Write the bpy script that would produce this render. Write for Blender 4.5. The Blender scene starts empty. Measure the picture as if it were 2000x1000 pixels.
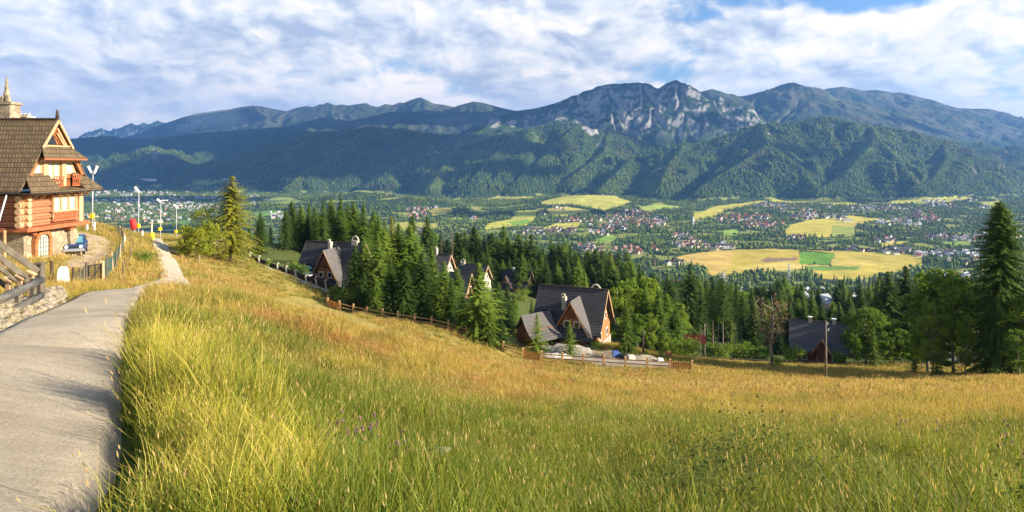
import bpy, bmesh, math, random
import numpy as np
from mathutils import Vector, Matrix

R = math.radians
SC = bpy.context.scene
COL = SC.collection
F = 1300.0            # focal length in px of the 2000 px wide picture; horizon at py 320
random.seed(7)
rng = np.random.default_rng(11)

# ---------------------------------------------------------------- camera
cam_d = bpy.data.cameras.new('camera')
cam = bpy.data.objects.new('camera', cam_d)
COL.objects.link(cam)
cam.location = (0, 0, 0)
cam.rotation_euler = (R(90), 0, 0)
cam_d.sensor_width = 36.0
cam_d.lens = 36.0 * F / 2000.0
cam_d.shift_y = -0.09
cam_d.clip_start = 0.1
cam_d.clip_end = 60000
SC.camera = cam

# ---------------------------------------------------------------- light
SUN_EL, SUN_AZ = R(21), R(-12)      # azimuth measured from +X (right) towards +Y
sdir = Vector((math.cos(SUN_EL) * math.cos(SUN_AZ), math.cos(SUN_EL) * math.sin(SUN_AZ), math.sin(SUN_EL)))
sl = bpy.data.lights.new('sun', 'SUN')
sl.energy = 5.0
sl.angle = R(0.5)
sl.color = (1.0, 0.87, 0.68)
so = bpy.data.objects.new('sun', sl)
so.rotation_euler = sdir.to_track_quat('Z', 'Y').to_euler()
COL.objects.link(so)
SC.view_settings.view_transform = 'Standard'
SC.view_settings.look = 'None'
SC.view_settings.gamma = 1.0
SC.view_settings.exposure = 1.32
SC.render.use_persistent_data = False
SC.cycles.max_bounces = 5
SC.cycles.diffuse_bounces = 2
SC.cycles.glossy_bounces = 1
SC.cycles.transmission_bounces = 2
SC.cycles.transparent_max_bounces = 4
SC.cycles.volume_bounces = 0
SC.cycles.caustics_reflective = False
SC.cycles.caustics_refractive = False

# ---------------------------------------------------------------- node helpers
class NT:
    def __init__(s, tree):
        s.t = tree
        s.n = tree.nodes
        s.l = tree.links
    def add(s, typ, **kw):
        nd = s.n.new(typ)
        for k, v in kw.items():
            setattr(nd, k, v)
        return nd
    def put(s, sock, v):
        if isinstance(v, bpy.types.NodeSocket):
            s.l.new(v, sock)
        elif v is not None:
            if hasattr(sock.default_value, '__len__') and not hasattr(v, '__len__'):
                v = (v,) * len(sock.default_value)
            if hasattr(v, '__len__') and len(v) == 3 and len(sock.default_value) == 4:
                v = (*v, 1)
            sock.default_value = v
    def math(s, op, a, b=None, c=None, clamp=False):
        nd = s.add('ShaderNodeMath', operation=op, use_clamp=clamp)
        s.put(nd.inputs[0], a)
        if b is not None: s.put(nd.inputs[1], b)
        if c is not None: s.put(nd.inputs[2], c)
        return nd.outputs[0]
    def vmath(s, op, a, b=None, scale=None):
        nd = s.add('ShaderNodeVectorMath', operation=op)
        s.put(nd.inputs[0], a)
        if b is not None: s.put(nd.inputs[1], b)
        if scale is not None: s.put(nd.inputs['Scale'], scale)
        return nd.outputs[0]
    def mix(s, f, a, b, blend='MIX'):
        nd = s.add('ShaderNodeMix', data_type='RGBA', blend_type=blend)
        s.put(nd.inputs[0], f)
        s.put(nd.inputs[6], a)
        s.put(nd.inputs[7], b)
        return nd.outputs[2]
    def noise(s, vec, scale, detail=4, rough=.55, dist=0.0, out=0):
        nd = s.add('ShaderNodeTexNoise')
        if vec is not None: s.put(nd.inputs['Vector'], vec)
        nd.inputs['Scale'].default_value = scale
        nd.inputs['Detail'].default_value = detail
        nd.inputs['Roughness'].default_value = rough
        nd.inputs['Distortion'].default_value = dist
        return nd.outputs[out]
    def ramp(s, f, stops, interp='LINEAR'):
        nd = s.add('ShaderNodeValToRGB')
        cr = nd.color_ramp
        cr.interpolation = interp
        while len(cr.elements) < len(stops): cr.elements.new(0.5)
        for e, (p, c) in zip(cr.elements, stops):
            e.position = p
            e.color = (*c, 1) if len(c) == 3 else c
        s.put(nd.inputs[0], f)
        return nd.outputs[0]
    def step(s, x, a, b, lo=0.0, hi=1.0):
        nd = s.add('ShaderNodeMapRange', interpolation_type='SMOOTHSTEP')
        s.put(nd.inputs[0], x)
        nd.inputs[1].default_value = a; nd.inputs[2].default_value = b
        nd.inputs[3].default_value = lo; nd.inputs[4].default_value = hi
        return nd.outputs[0]
    def sep(s, v):
        nd = s.add('ShaderNodeSeparateXYZ'); s.put(nd.inputs[0], v); return nd.outputs
    def comb(s, x, y, z):
        nd = s.add('ShaderNodeCombineXYZ')
        s.put(nd.inputs[0], x); s.put(nd.inputs[1], y); s.put(nd.inputs[2], z)
        return nd.outputs[0]

def new_mat(name):
    m = bpy.data.materials.new(name)
    m.use_nodes = True
    nt = NT(m.node_tree)
    b = m.node_tree.nodes['Principled BSDF']
    b.inputs['Specular IOR Level'].default_value = 0.25
    return m, nt, b

def wpos(nt):
    return nt.add('ShaderNodeNewGeometry').outputs['Position']

def mat(name, col, rough=.85, var=.25, scale=3.0, col2=None, bump=0.0, bscale=None, stretch=(1, 1, 1), metal=0.0, spec=.25, obj=True, detail=5):
    """a plain material whose colour wanders between two tones, with an optional fine bump"""
    m, nt, b = new_mat(name)
    tc = nt.add('ShaderNodeTexCoord')
    src = tc.outputs['Object'] if obj else wpos(nt)
    v = nt.vmath('MULTIPLY', src, stretch)
    n = nt.noise(v, scale, detail, .6)
    f = nt.step(n, .3, .7)
    c2 = col2 if col2 else tuple(min(1, x * (1 + var)) for x in col)
    c1 = col if col2 else tuple(x * (1 - var) for x in col)
    nt.put(b.inputs['Base Color'], nt.mix(f, c1, c2))
    b.inputs['Roughness'].default_value = rough
    b.inputs['Metallic'].default_value = metal
    b.inputs['Specular IOR Level'].default_value = spec
    if bump:
        bp = nt.add('ShaderNodeBump')
        bp.inputs['Strength'].default_value = min(1, bump)
        bp.inputs['Distance'].default_value = 0.03 * bump
        nt.put(bp.inputs['Height'], nt.noise(v, bscale or scale * 4, 4, .65))
        nt.put(b.inputs['Normal'], bp.outputs[0])
    return m

# ---------------------------------------------------------------- sky: a daylight sky broken by layers of cloud
world = bpy.data.worlds.new('World')
SC.world = world
world.use_nodes = True
w = NT(world.node_tree)
w.n.clear()
wout = w.add('ShaderNodeOutputWorld')
bg = w.add('ShaderNodeBackground')
sky = w.add('ShaderNodeTexSky', sky_type='NISHITA')
sky.sun_disc = False
sky.sun_elevation = SUN_EL
sky.sun_rotation = R(90) - SUN_AZ
sky.air_density = 1.0
sky.dust_density = 1.0
sky.ozone_density = 1.5
tcw = w.add('ShaderNodeTexCoord').outputs['Generated']
dx, dy, dz = w.sep(tcw)
_d0 = w.sep(tcw)
dx, dy, dz = _d0[0], _d0[1], _d0[2]
rx = w.math('DIVIDE', dx, w.math('MAXIMUM', dy, .2))
# cloud puffs shrink towards the horizon
up_ = w.math('MULTIPLY', w.math('LOGARITHM', w.math('ADD', w.math('MAXIMUM', dz, 0.0), .20), 2.718), 1.15)
lon = w.math('ARCTAN2', dx, dy)
wid_ = w.math('DIVIDE', .62, w.math('ADD', w.math('MAXIMUM', dz, 0.0), .30))
v0 = w.comb(w.math('MULTIPLY', lon, 1.9), up_, 0.0)
warp = w.vmath('SCALE', w.vmath('SUBTRACT', w.noise(v0, 4, 3, .5, out=1), (.5, .5, .5)), scale=.16)
vw = w.vmath('ADD', w.vmath('ADD', v0, warp), (1.7, .4, 0))
def cl(v, s, d=8, r=.50): return w.noise(v, s, d, r)
big = cl(vw, 2.9)
lit = w.math('SUBTRACT', big, cl(w.vmath('ADD', vw, (.03, .045, 0)), 2.9))
v2 = w.vmath('ADD', vw, (4.2, 1.3, .7))
sm = cl(v2, 9.0, 6, .5)
lit2 = w.math('SUBTRACT', sm, cl(w.vmath('ADD', v2, (.010, .016, 0)), 9.0, 6, .5))
# an opening of clear blue high on the right
ga = w.step(w.math('ABSOLUTE', w.math('SUBTRACT', rx, .42)), .30, .08)
gb = w.step(dz, .186, .212)
gap = w.math('MULTIPLY', ga, gb)
cov = w.math('ADD', w.math('MULTIPLY', big, .7), w.math('MULTIPLY', sm, .3))
cov = w.math('SUBTRACT', cov, w.math('MULTIPLY', gap, .19))
cover = w.step(cov, .30, .43)
cover = w.math('MAXIMUM', cover, w.math('MULTIPLY', w.step(dz, .13, .03), .9))
# overhead the cloud thins out to clear sky
cover = w.math('MULTIPLY', cover, w.step(dz, .55, .30, .12, 1.0))
leftish = w.step(rx, .25, -.75)
tone = w.math('ADD', w.math('MULTIPLY', w.math('MINIMUM', lit, .05), 5.2), w.math('MULTIPLY', lit2, 1.0))
tone = w.math('ADD', tone, w.math('MULTIPLY', w.math('SUBTRACT', sm, .5), .7))
tone = w.math('ADD', tone, w.math('MULTIPLY', w.math('SUBTRACT', .52, big), 1.5))
edge_ = w.math('SUBTRACT', w.step(cl(w.vmath('ADD', vw, (9, 3, 0)), 4.2, 7, .52), .47, .55), .5)
tone = w.math('ADD', tone, w.math('MULTIPLY', edge_, .17))
tone = w.math('ADD', .515, w.math('MULTIPLY', tone, .80))
tone = w.math('SUBTRACT', tone, w.math('MULTIPLY', leftish, .07))
ccol = w.ramp(tone, [(.10, (.40, .50, .69)), (.30, (.55, .64, .79)), (.47, (.69, .77, .87)), (.62, (.84, .88, .93)), (.86, (1.06, 1.03, 1.0))])
low = w.step(dz, .15, .02)
ccol = w.mix(w.math('MULTIPLY', low, .45), ccol, w.mix(leftish, (.90, .94, .99), (.74, .78, .89)))
skc = w.vmath('MULTIPLY', sky.outputs[0], (.05, .066, .086))
final = w.mix(cover, skc, w.vmath('MULTIPLY', ccol, (.57, .53, .485)))
w.put(bg.inputs['Color'], final)
bg.inputs['Strength'].default_value = 1.0
w.l.new(bg.outputs[0], wout.inputs[0])

# ---------------------------------------------------------------- object helpers
def P(px, py, d):
    return ((px - 1000) / F * d, d, (320 - py) / F * d)

def tag(o, label=None, cat=None, group=None, kind=None):
    if label: o['label'] = label
    if cat: o['category'] = cat
    if group: o['group'] = group
    if kind: o['kind'] = kind
    return o

def empty(name, loc, rz=0.0, label=None, cat=None, group=None):
    o = bpy.data.objects.new(name, None)
    COL.objects.link(o)
    o.location = loc
    o.rotation_euler = (0, 0, rz)
    o.empty_display_size = .3
    return tag(o, label, cat, group)

def mesh_np(name, V, Fc, mats=(), smooth=False, mi=None):
    """V (n,3), Fc (m,k) with one k"""
    V = np.asarray(V, np.float32); Fc = np.asarray(Fc, np.int32)
    me = bpy.data.meshes.new(name)
    k = Fc.shape[1]
    me.vertices.add(len(V)); me.vertices.foreach_set('co', V.ravel())
    me.loops.add(Fc.size); me.loops.foreach_set('vertex_index', Fc.ravel())
    me.polygons.add(len(Fc))
    me.polygons.foreach_set('loop_start', np.arange(len(Fc), dtype=np.int32) * k)
    if smooth: me.polygons.foreach_set('use_smooth', np.ones(len(Fc), bool))
    for m in mats: me.materials.append(m)
    if mi is not None: me.polygons.foreach_set('material_index', np.asarray(mi, np.int32))
    me.update(calc_edges=True)
    return me

def link(name, me, parent=None):
    o = bpy.data.objects.new(name, me)
    COL.objects.link(o)
    if parent is not None: o.parent = parent
    return o

class MB:
    """collects shapes and links them as one mesh; origin is taken off the points"""
    def __init__(s, origin=(0, 0, 0)):
        s.v = []; s.f = []; s.m = []; s.o = Vector(origin)
    def _add(s, vs, fs, mi=0):
        b = len(s.v)
        s.v += [tuple(Vector(v) - s.o) for v in vs]
        s.f += [tuple(i + b for i in f) for f in fs]
        s.m += [mi] * len(fs)
        return s
    def hexa(s, lo, hi, mi=0):
        """two quads (4 points each) joined"""
        vs = list(lo) + list(hi)
        return s._add(vs, [(3, 2, 1, 0), (4, 5, 6, 7), (0, 1, 5, 4), (1, 2, 6, 5), (2, 3, 7, 6), (3, 0, 4, 7)], mi)
    def box(s, c, size, rz=0.0, mi=0):
        cx, cy, cz = c; a, b, h = size[0] / 2, size[1] / 2, size[2] / 2
        co, si = math.cos(rz), math.sin(rz)
        q = [(-a, -b), (a, -b), (a, b), (-a, b)]
        r = [(cx + x * co - y * si, cy + x * si + y * co) for x, y in q]
        return s.hexa([(x, y, cz - h) for x, y in r], [(x, y, cz + h) for x, y in r], mi)
    def bar(s, p, q, wd, ht=None, mi=0, up=(0, 0, 1)):
        """a squared bar from p to q"""
        p, q = Vector(p), Vector(q); ht = ht or wd
        d = (q - p).normalized()
        u = Vector(up)
        if abs(d.dot(u)) > .95: u = Vector((0, 1, 0))
        x = d.cross(u).normalized() * wd / 2
        y = x.cross(d).normalized() * ht / 2
        return s.hexa([p - x - y, p + x - y, p + x + y, p - x + y], [q - x - y, q + x - y, q + x + y, q - x + y], mi)
    def tube(s, pts, rad, n=8, mi=0, cap=True):
        pts = [Vector(p) for p in pts]
        if not hasattr(rad, '__len__'): rad = [rad] * len(pts)
        vs = []; fs = []
        px = None
        for i, p in enumerate(pts):
            d = (pts[min(i + 1, len(pts) - 1)] - pts[max(i - 1, 0)])
            d = d.normalized() if d.length > 1e-6 else Vector((0, 0, 1))
            u = px if px is not None else (Vector((1, 0, 0)) if abs(d.x) < .9 else Vector((0, 1, 0)))
            x = (u - d * u.dot(d)).normalized(); y = d.cross(x); px = x
            for k in range(n):
                a = 2 * math.pi * k / n
                vs.append(p + (x * math.cos(a) + y * math.sin(a)) * rad[i])
        for i in range(len(pts) - 1):
            for k in range(n):
                k2 = (k + 1) % n
                fs.append((i * n + k, i * n + k2, (i + 1) * n + k2, (i + 1) * n + k))
        if cap:
            fs.append(tuple(reversed(range(n))))
            fs.append(tuple((len(pts) - 1) * n + k for k in range(n)))
        return s._add(vs, fs, mi)
    def poly(s, pts, ext, mi=0):
        """a flat polygon pushed along ext"""
        n = len(pts); e = Vector(ext)
        vs = [Vector(p) for p in pts] + [Vector(p) + e for p in pts]
        fs = [tuple(reversed(range(n))), tuple(range(n, 2 * n))]
        fs += [(i, (i + 1) % n, n + (i + 1) % n, n + i) for i in range(n)]
        return s._add(vs, fs, mi)
    def build(s, name, mats, parent=None, smooth=False, bevel=0.0):
        me = bpy.data.meshes.new(name)
        me.from_pydata(s.v, [], s.f)
        if not isinstance(mats, (list, tuple)): mats = [mats]
        for m in mats: me.materials.append(m)
        for p, mi in zip(me.polygons, s.m):
            p.material_index = mi
            p.use_smooth = smooth
        bm = bmesh.new(); bm.from_mesh(me)
        bmesh.ops.recalc_face_normals(bm, faces=bm.faces)
        if bevel:
            bmesh.ops.bevel(bm, geom=[e for e in bm.edges if len(e.link_faces) == 2 and e.calc_face_angle(0) > .6], offset=bevel, segments=1, affect='EDGES', clamp_overlap=True)
        bm.to_mesh(me); bm.free()
        return link(name, me, parent)

def kids(o):
    return [c for c in bpy.data.objects if c.parent == o]

def copy_tree(o, ch, loc=None, rz=None, scale=None):
    """copies a thing with the parts in ch: [(part, [subparts])]"""
    c = o.copy(); COL.objects.link(c)
    if loc is not None: c.location = loc
    if rz is not None: c.rotation_euler = (0, 0, rz)
    if scale is not None: c.scale = scale if hasattr(scale, '__len__') else (scale,) * 3
    for p, subs in ch:
        q = p.copy(); COL.objects.link(q); q.parent = c
        for x in subs:
            y = x.copy(); COL.objects.link(y); y.parent = q
    return c

# ---------------------------------------------------------------- numpy noise
_perm = np.random.default_rng(5).permutation(256)
_perm = np.concatenate([_perm, _perm])
_ga = np.random.default_rng(6).uniform(0, 2 * np.pi, 256)
_gx, _gy = np.cos(_ga), np.sin(_ga)
def perlin(x, y):
    xi = np.floor(x).astype(np.int64); yi = np.floor(y).astype(np.int64)
    xf = x - xi; yf = y - yi
    u = xf * xf * xf * (xf * (xf * 6 - 15) + 10); v = yf * yf * yf * (yf * (yf * 6 - 15) + 10)
    xi &= 255; yi &= 255
    def g(a, b, fx, fy):
        h = _perm[_perm[a & 255] + (b & 255)]
        return _gx[h] * fx + _gy[h] * fy
    n00 = g(xi, yi, xf, yf); n10 = g(xi + 1, yi, xf - 1, yf)
    n01 = g(xi, yi + 1, xf, yf - 1); n11 = g(xi + 1, yi + 1, xf - 1, yf - 1)
    return ((n00 * (1 - u) + n10 * u) * (1 - v) + (n01 * (1 - u) + n11 * u) * v) * 1.5
def fbm(x, y, s, oct=5, gain=.5, ridged=False, off=0.0):
    x = np.asarray(x, float) / s + off; y = np.asarray(y, float) / s + off * 1.7
    a = 1.0; t = 0.0; tot = 0.0
    for i in range(oct):
        n = perlin(x, y)
        if ridged: n = 1 - 2 * np.abs(n)
        t = t + a * n; tot += a; a *= gain; x = x * 2.03 + 17.1; y = y * 2.03 + 5.3
    return t / tot
def sstep(x, a, b):
    t = np.clip((x - a) / (b - a), 0, 1); return t * t * (3 - 2 * t)
def inpoly(px, py, poly):
    px = np.asarray(px); py = np.asarray(py)
    r = np.zeros(px.shape, bool); n = len(poly)
    for i in range(n):
        x1, y1 = poly[i]; x2, y2 = poly[(i + 1) % n]
        c = (y1 > py) != (y2 > py)
        with np.errstate(divide='ignore', invalid='ignore'):
            xx = (x2 - x1) * (py - y1) / (y2 - y1 + 1e-12) + x1
        r ^= c & (px < xx)
    return r
# ================================================================ the lie of the land
# heights near the camera are spanned over surveyed spots (px, py, distance)
CP = [P(*a) for a in [
 # road, right and left edge
 (235,1000,4.56),(245,800,7.76),(250,700,11.9),(258,650,16.3),(270,610,21.5),(290,566,28.5),(352,552,55),(340,520,75),(324,497,95),(312,484,112),
 (0,650,16.3),(60,620,20.5),(130,590,25.5),(190,573,29.5),
 # meadow
 (400,575,50),(500,600,55),(640,640,62),(800,700,65),(640,600,105),(860,642,98),(1020,702,94),(1200,722,90),(1352,729,88),(1600,744,88),(2000,740,80),(2300,745,75),
 (450,515,107),(490,512,125),(655,572,120),(640,572,135),(560,484,160),(600,497,160),(490,490,150),
 (1180,674,105),(1050,662,108),(1250,690,105),(1376,706,122),(1600,712,130),(1800,716,120),(1958,738,92),(1510,716,105),(1450,690,150),(1640,720,108),
 (860,640,112),(760,620,112),(1015,575,215),(930,562,190),(855,548,175),
 # left yard
 (75,505,57),(20,505,56),(140,497,61.5),(150,490,64),(178,440,90),(130,437,88),(268,460,104),(220,478,75),(240,470,85),(165,562,38),(205,558,40),(110,556,36),(60,545,38),(0,530,46),(312,466,124),(344,458,150),(297,467,118),(350,470,118),
 (240,530,55),(270,520,60),(300,530,62),
]] + [(0,-25,1.6),(-30,-25,1.2),(30,-25,1.2),(0,0,-1.7),(2,3,-2.15),(0,7,-3.5),(4,7.3,-3.8),(-40,0,-2.0),(-40,20,-4.6),(-55,35,-6.5),(-70,60,-8.0),(40,0,-1.8),(20,0,-1.75),(60,30,-10.4),(15,20,-7.8),(0,30,-10.3),(10,45,-15.5),(-8,15,-4.9),(35,50,-17.3),
 (-6,30,-8.0),(0,60,-19.2),(25,70,-23.3),(45,65,-21.9),(14,60,-20.2),(-110,100,-9),(-150,160,-22),(-230,330,-62),(-120,330,-62),(0,330,-74),(120,330,-84),(250,330,-86),(330,330,-86),(100,200,-56),(180,200,-57),(120,100,-33),(40,200,-50),(0,180,-42),(-80,210,-35),(-170,220,-38),(-40,250,-56),(60,150,-43)]
CP = np.array(CP)
def _tk(r2): return 0.5 * r2 * np.log(r2 + 1e-9)
def _solve():
    n = len(CP); x, y = CP[:, 0] / 100, CP[:, 1] / 100
    K = _tk((x[:, None] - x) ** 2 + (y[:, None] - y) ** 2) + np.eye(n) * 1e-5
    A = np.zeros((n + 3, n + 3)); A[:n, :n] = K
    A[:n, n] = 1; A[:n, n + 1] = x; A[:n, n + 2] = y; A[n:, :n] = A[:n, n:].T
    return np.linalg.solve(A, np.concatenate([CP[:, 2], [0, 0, 0]]))
_W = _solve()
def tps(X, Y):
    X = np.asarray(X, float); Y = np.asarray(Y, float)
    sh = X.shape; x = X.ravel() / 100; y = Y.ravel() / 100; out = np.empty(len(x))
    for i in range(0, len(x), 40000):
        a, b = x[i:i + 40000, None], y[i:i + 40000, None]
        out[i:i + 40000] = _tk((a - CP[:, 0] / 100) ** 2 + (b - CP[:, 1] / 100) ** 2) @ _W[:-3] + _W[-3] + _W[-2] * a[:, 0] + _W[-1] * b[:, 0]
    return out.reshape(sh)

ROAD_R = [(-.1,-14),(-1.15,-3),(-2.50,4.56),(-4.36,7.76),(-6.80,11.9),(-9.3,16.3),(-12.05,21.5),(-15.6,28.5),(-20.4,40),(-26.3,55),(-35,71),(-46.6,92),(-56,108),(-66,125)]
ROAD_L = [(-3.4,-14),(-4.5,-3),(-6.1,4.56),(-7.8,7.76),(-9.9,11.9),(-12.5,16.3),(-15.0,21.0),(-18.6,29.5),(-23.0,40),(-29.0,55),(-37.8,71),(-49.4,92),(-59,108),(-69,125)]
ROADP = ROAD_R + ROAD_L[::-1]
def seg_dist(X, Y, line):
    d = np.full(np.shape(X), 1e9)
    for (x1, y1), (x2, y2) in zip(line[:-1], line[1:]):
        L2 = (x2 - x1) ** 2 + (y2 - y1) ** 2
        t = np.clip(((X - x1) * (x2 - x1) + (Y - y1) * (y2 - y1)) / L2, 0, 1)
        d = np.minimum(d, np.hypot(X - x1 - t * (x2 - x1), Y - y1 - t * (y2 - y1)))
    return d

def h_near(X, Y, micro=True):
    z = tps(X, Y)
    if micro:
        m = fbm(X, Y, 9, 4) * .20 + fbm(X, Y, 2.6, 3, off=9) * .16 * sstep(Y, 90, 40) + fbm(X, Y, 1.1, 2, off=19) * .06
        rd = np.where(inpoly(X, Y, ROADP), 0, seg_dist(X, Y, ROADP + ROADP[:1]))
        z = z + m * sstep(rd, .2, 3) * sstep(Y, 2, 12)
        z = z + .16 * np.exp(-((rd - .75) / .5) ** 2) * (X > np.interp(Y, [a[1] for a in ROAD_R], [a[0] for a in ROAD_R])) * (Y < 26) * (Y > 1)
        z = z - .09 * (1 - sstep(rd, .0, .35)) * (Y < 140)
    return z

def h_valley(X, Y):
    u = (X / (Y + 30.0)) * F + 1000
    a = np.interp(Y, [200, 330, 700, 1000, 1300, 1600, 3000, 5000, 7000, 9500, 60000], [-50, -74, -152, -206, -248, -268, -268, -256, -240, -225, -200])
    b = np.interp(Y, [200, 330, 700, 1200, 1600, 3000, 5000, 7000, 9500, 60000], [-38, -63, -185, -262, -275, -275, -258, -232, -205, -190])
    k = sstep(u, 900, 500)
    z = a * (1 - k) + b * k
    z = z + fbm(X, Y, 700, 3) * 12 * sstep(Y, 900, 2500) + fbm(X, Y, 160, 3, off=3) * 5 * sstep(Y, 400, 900)
    return z

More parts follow.
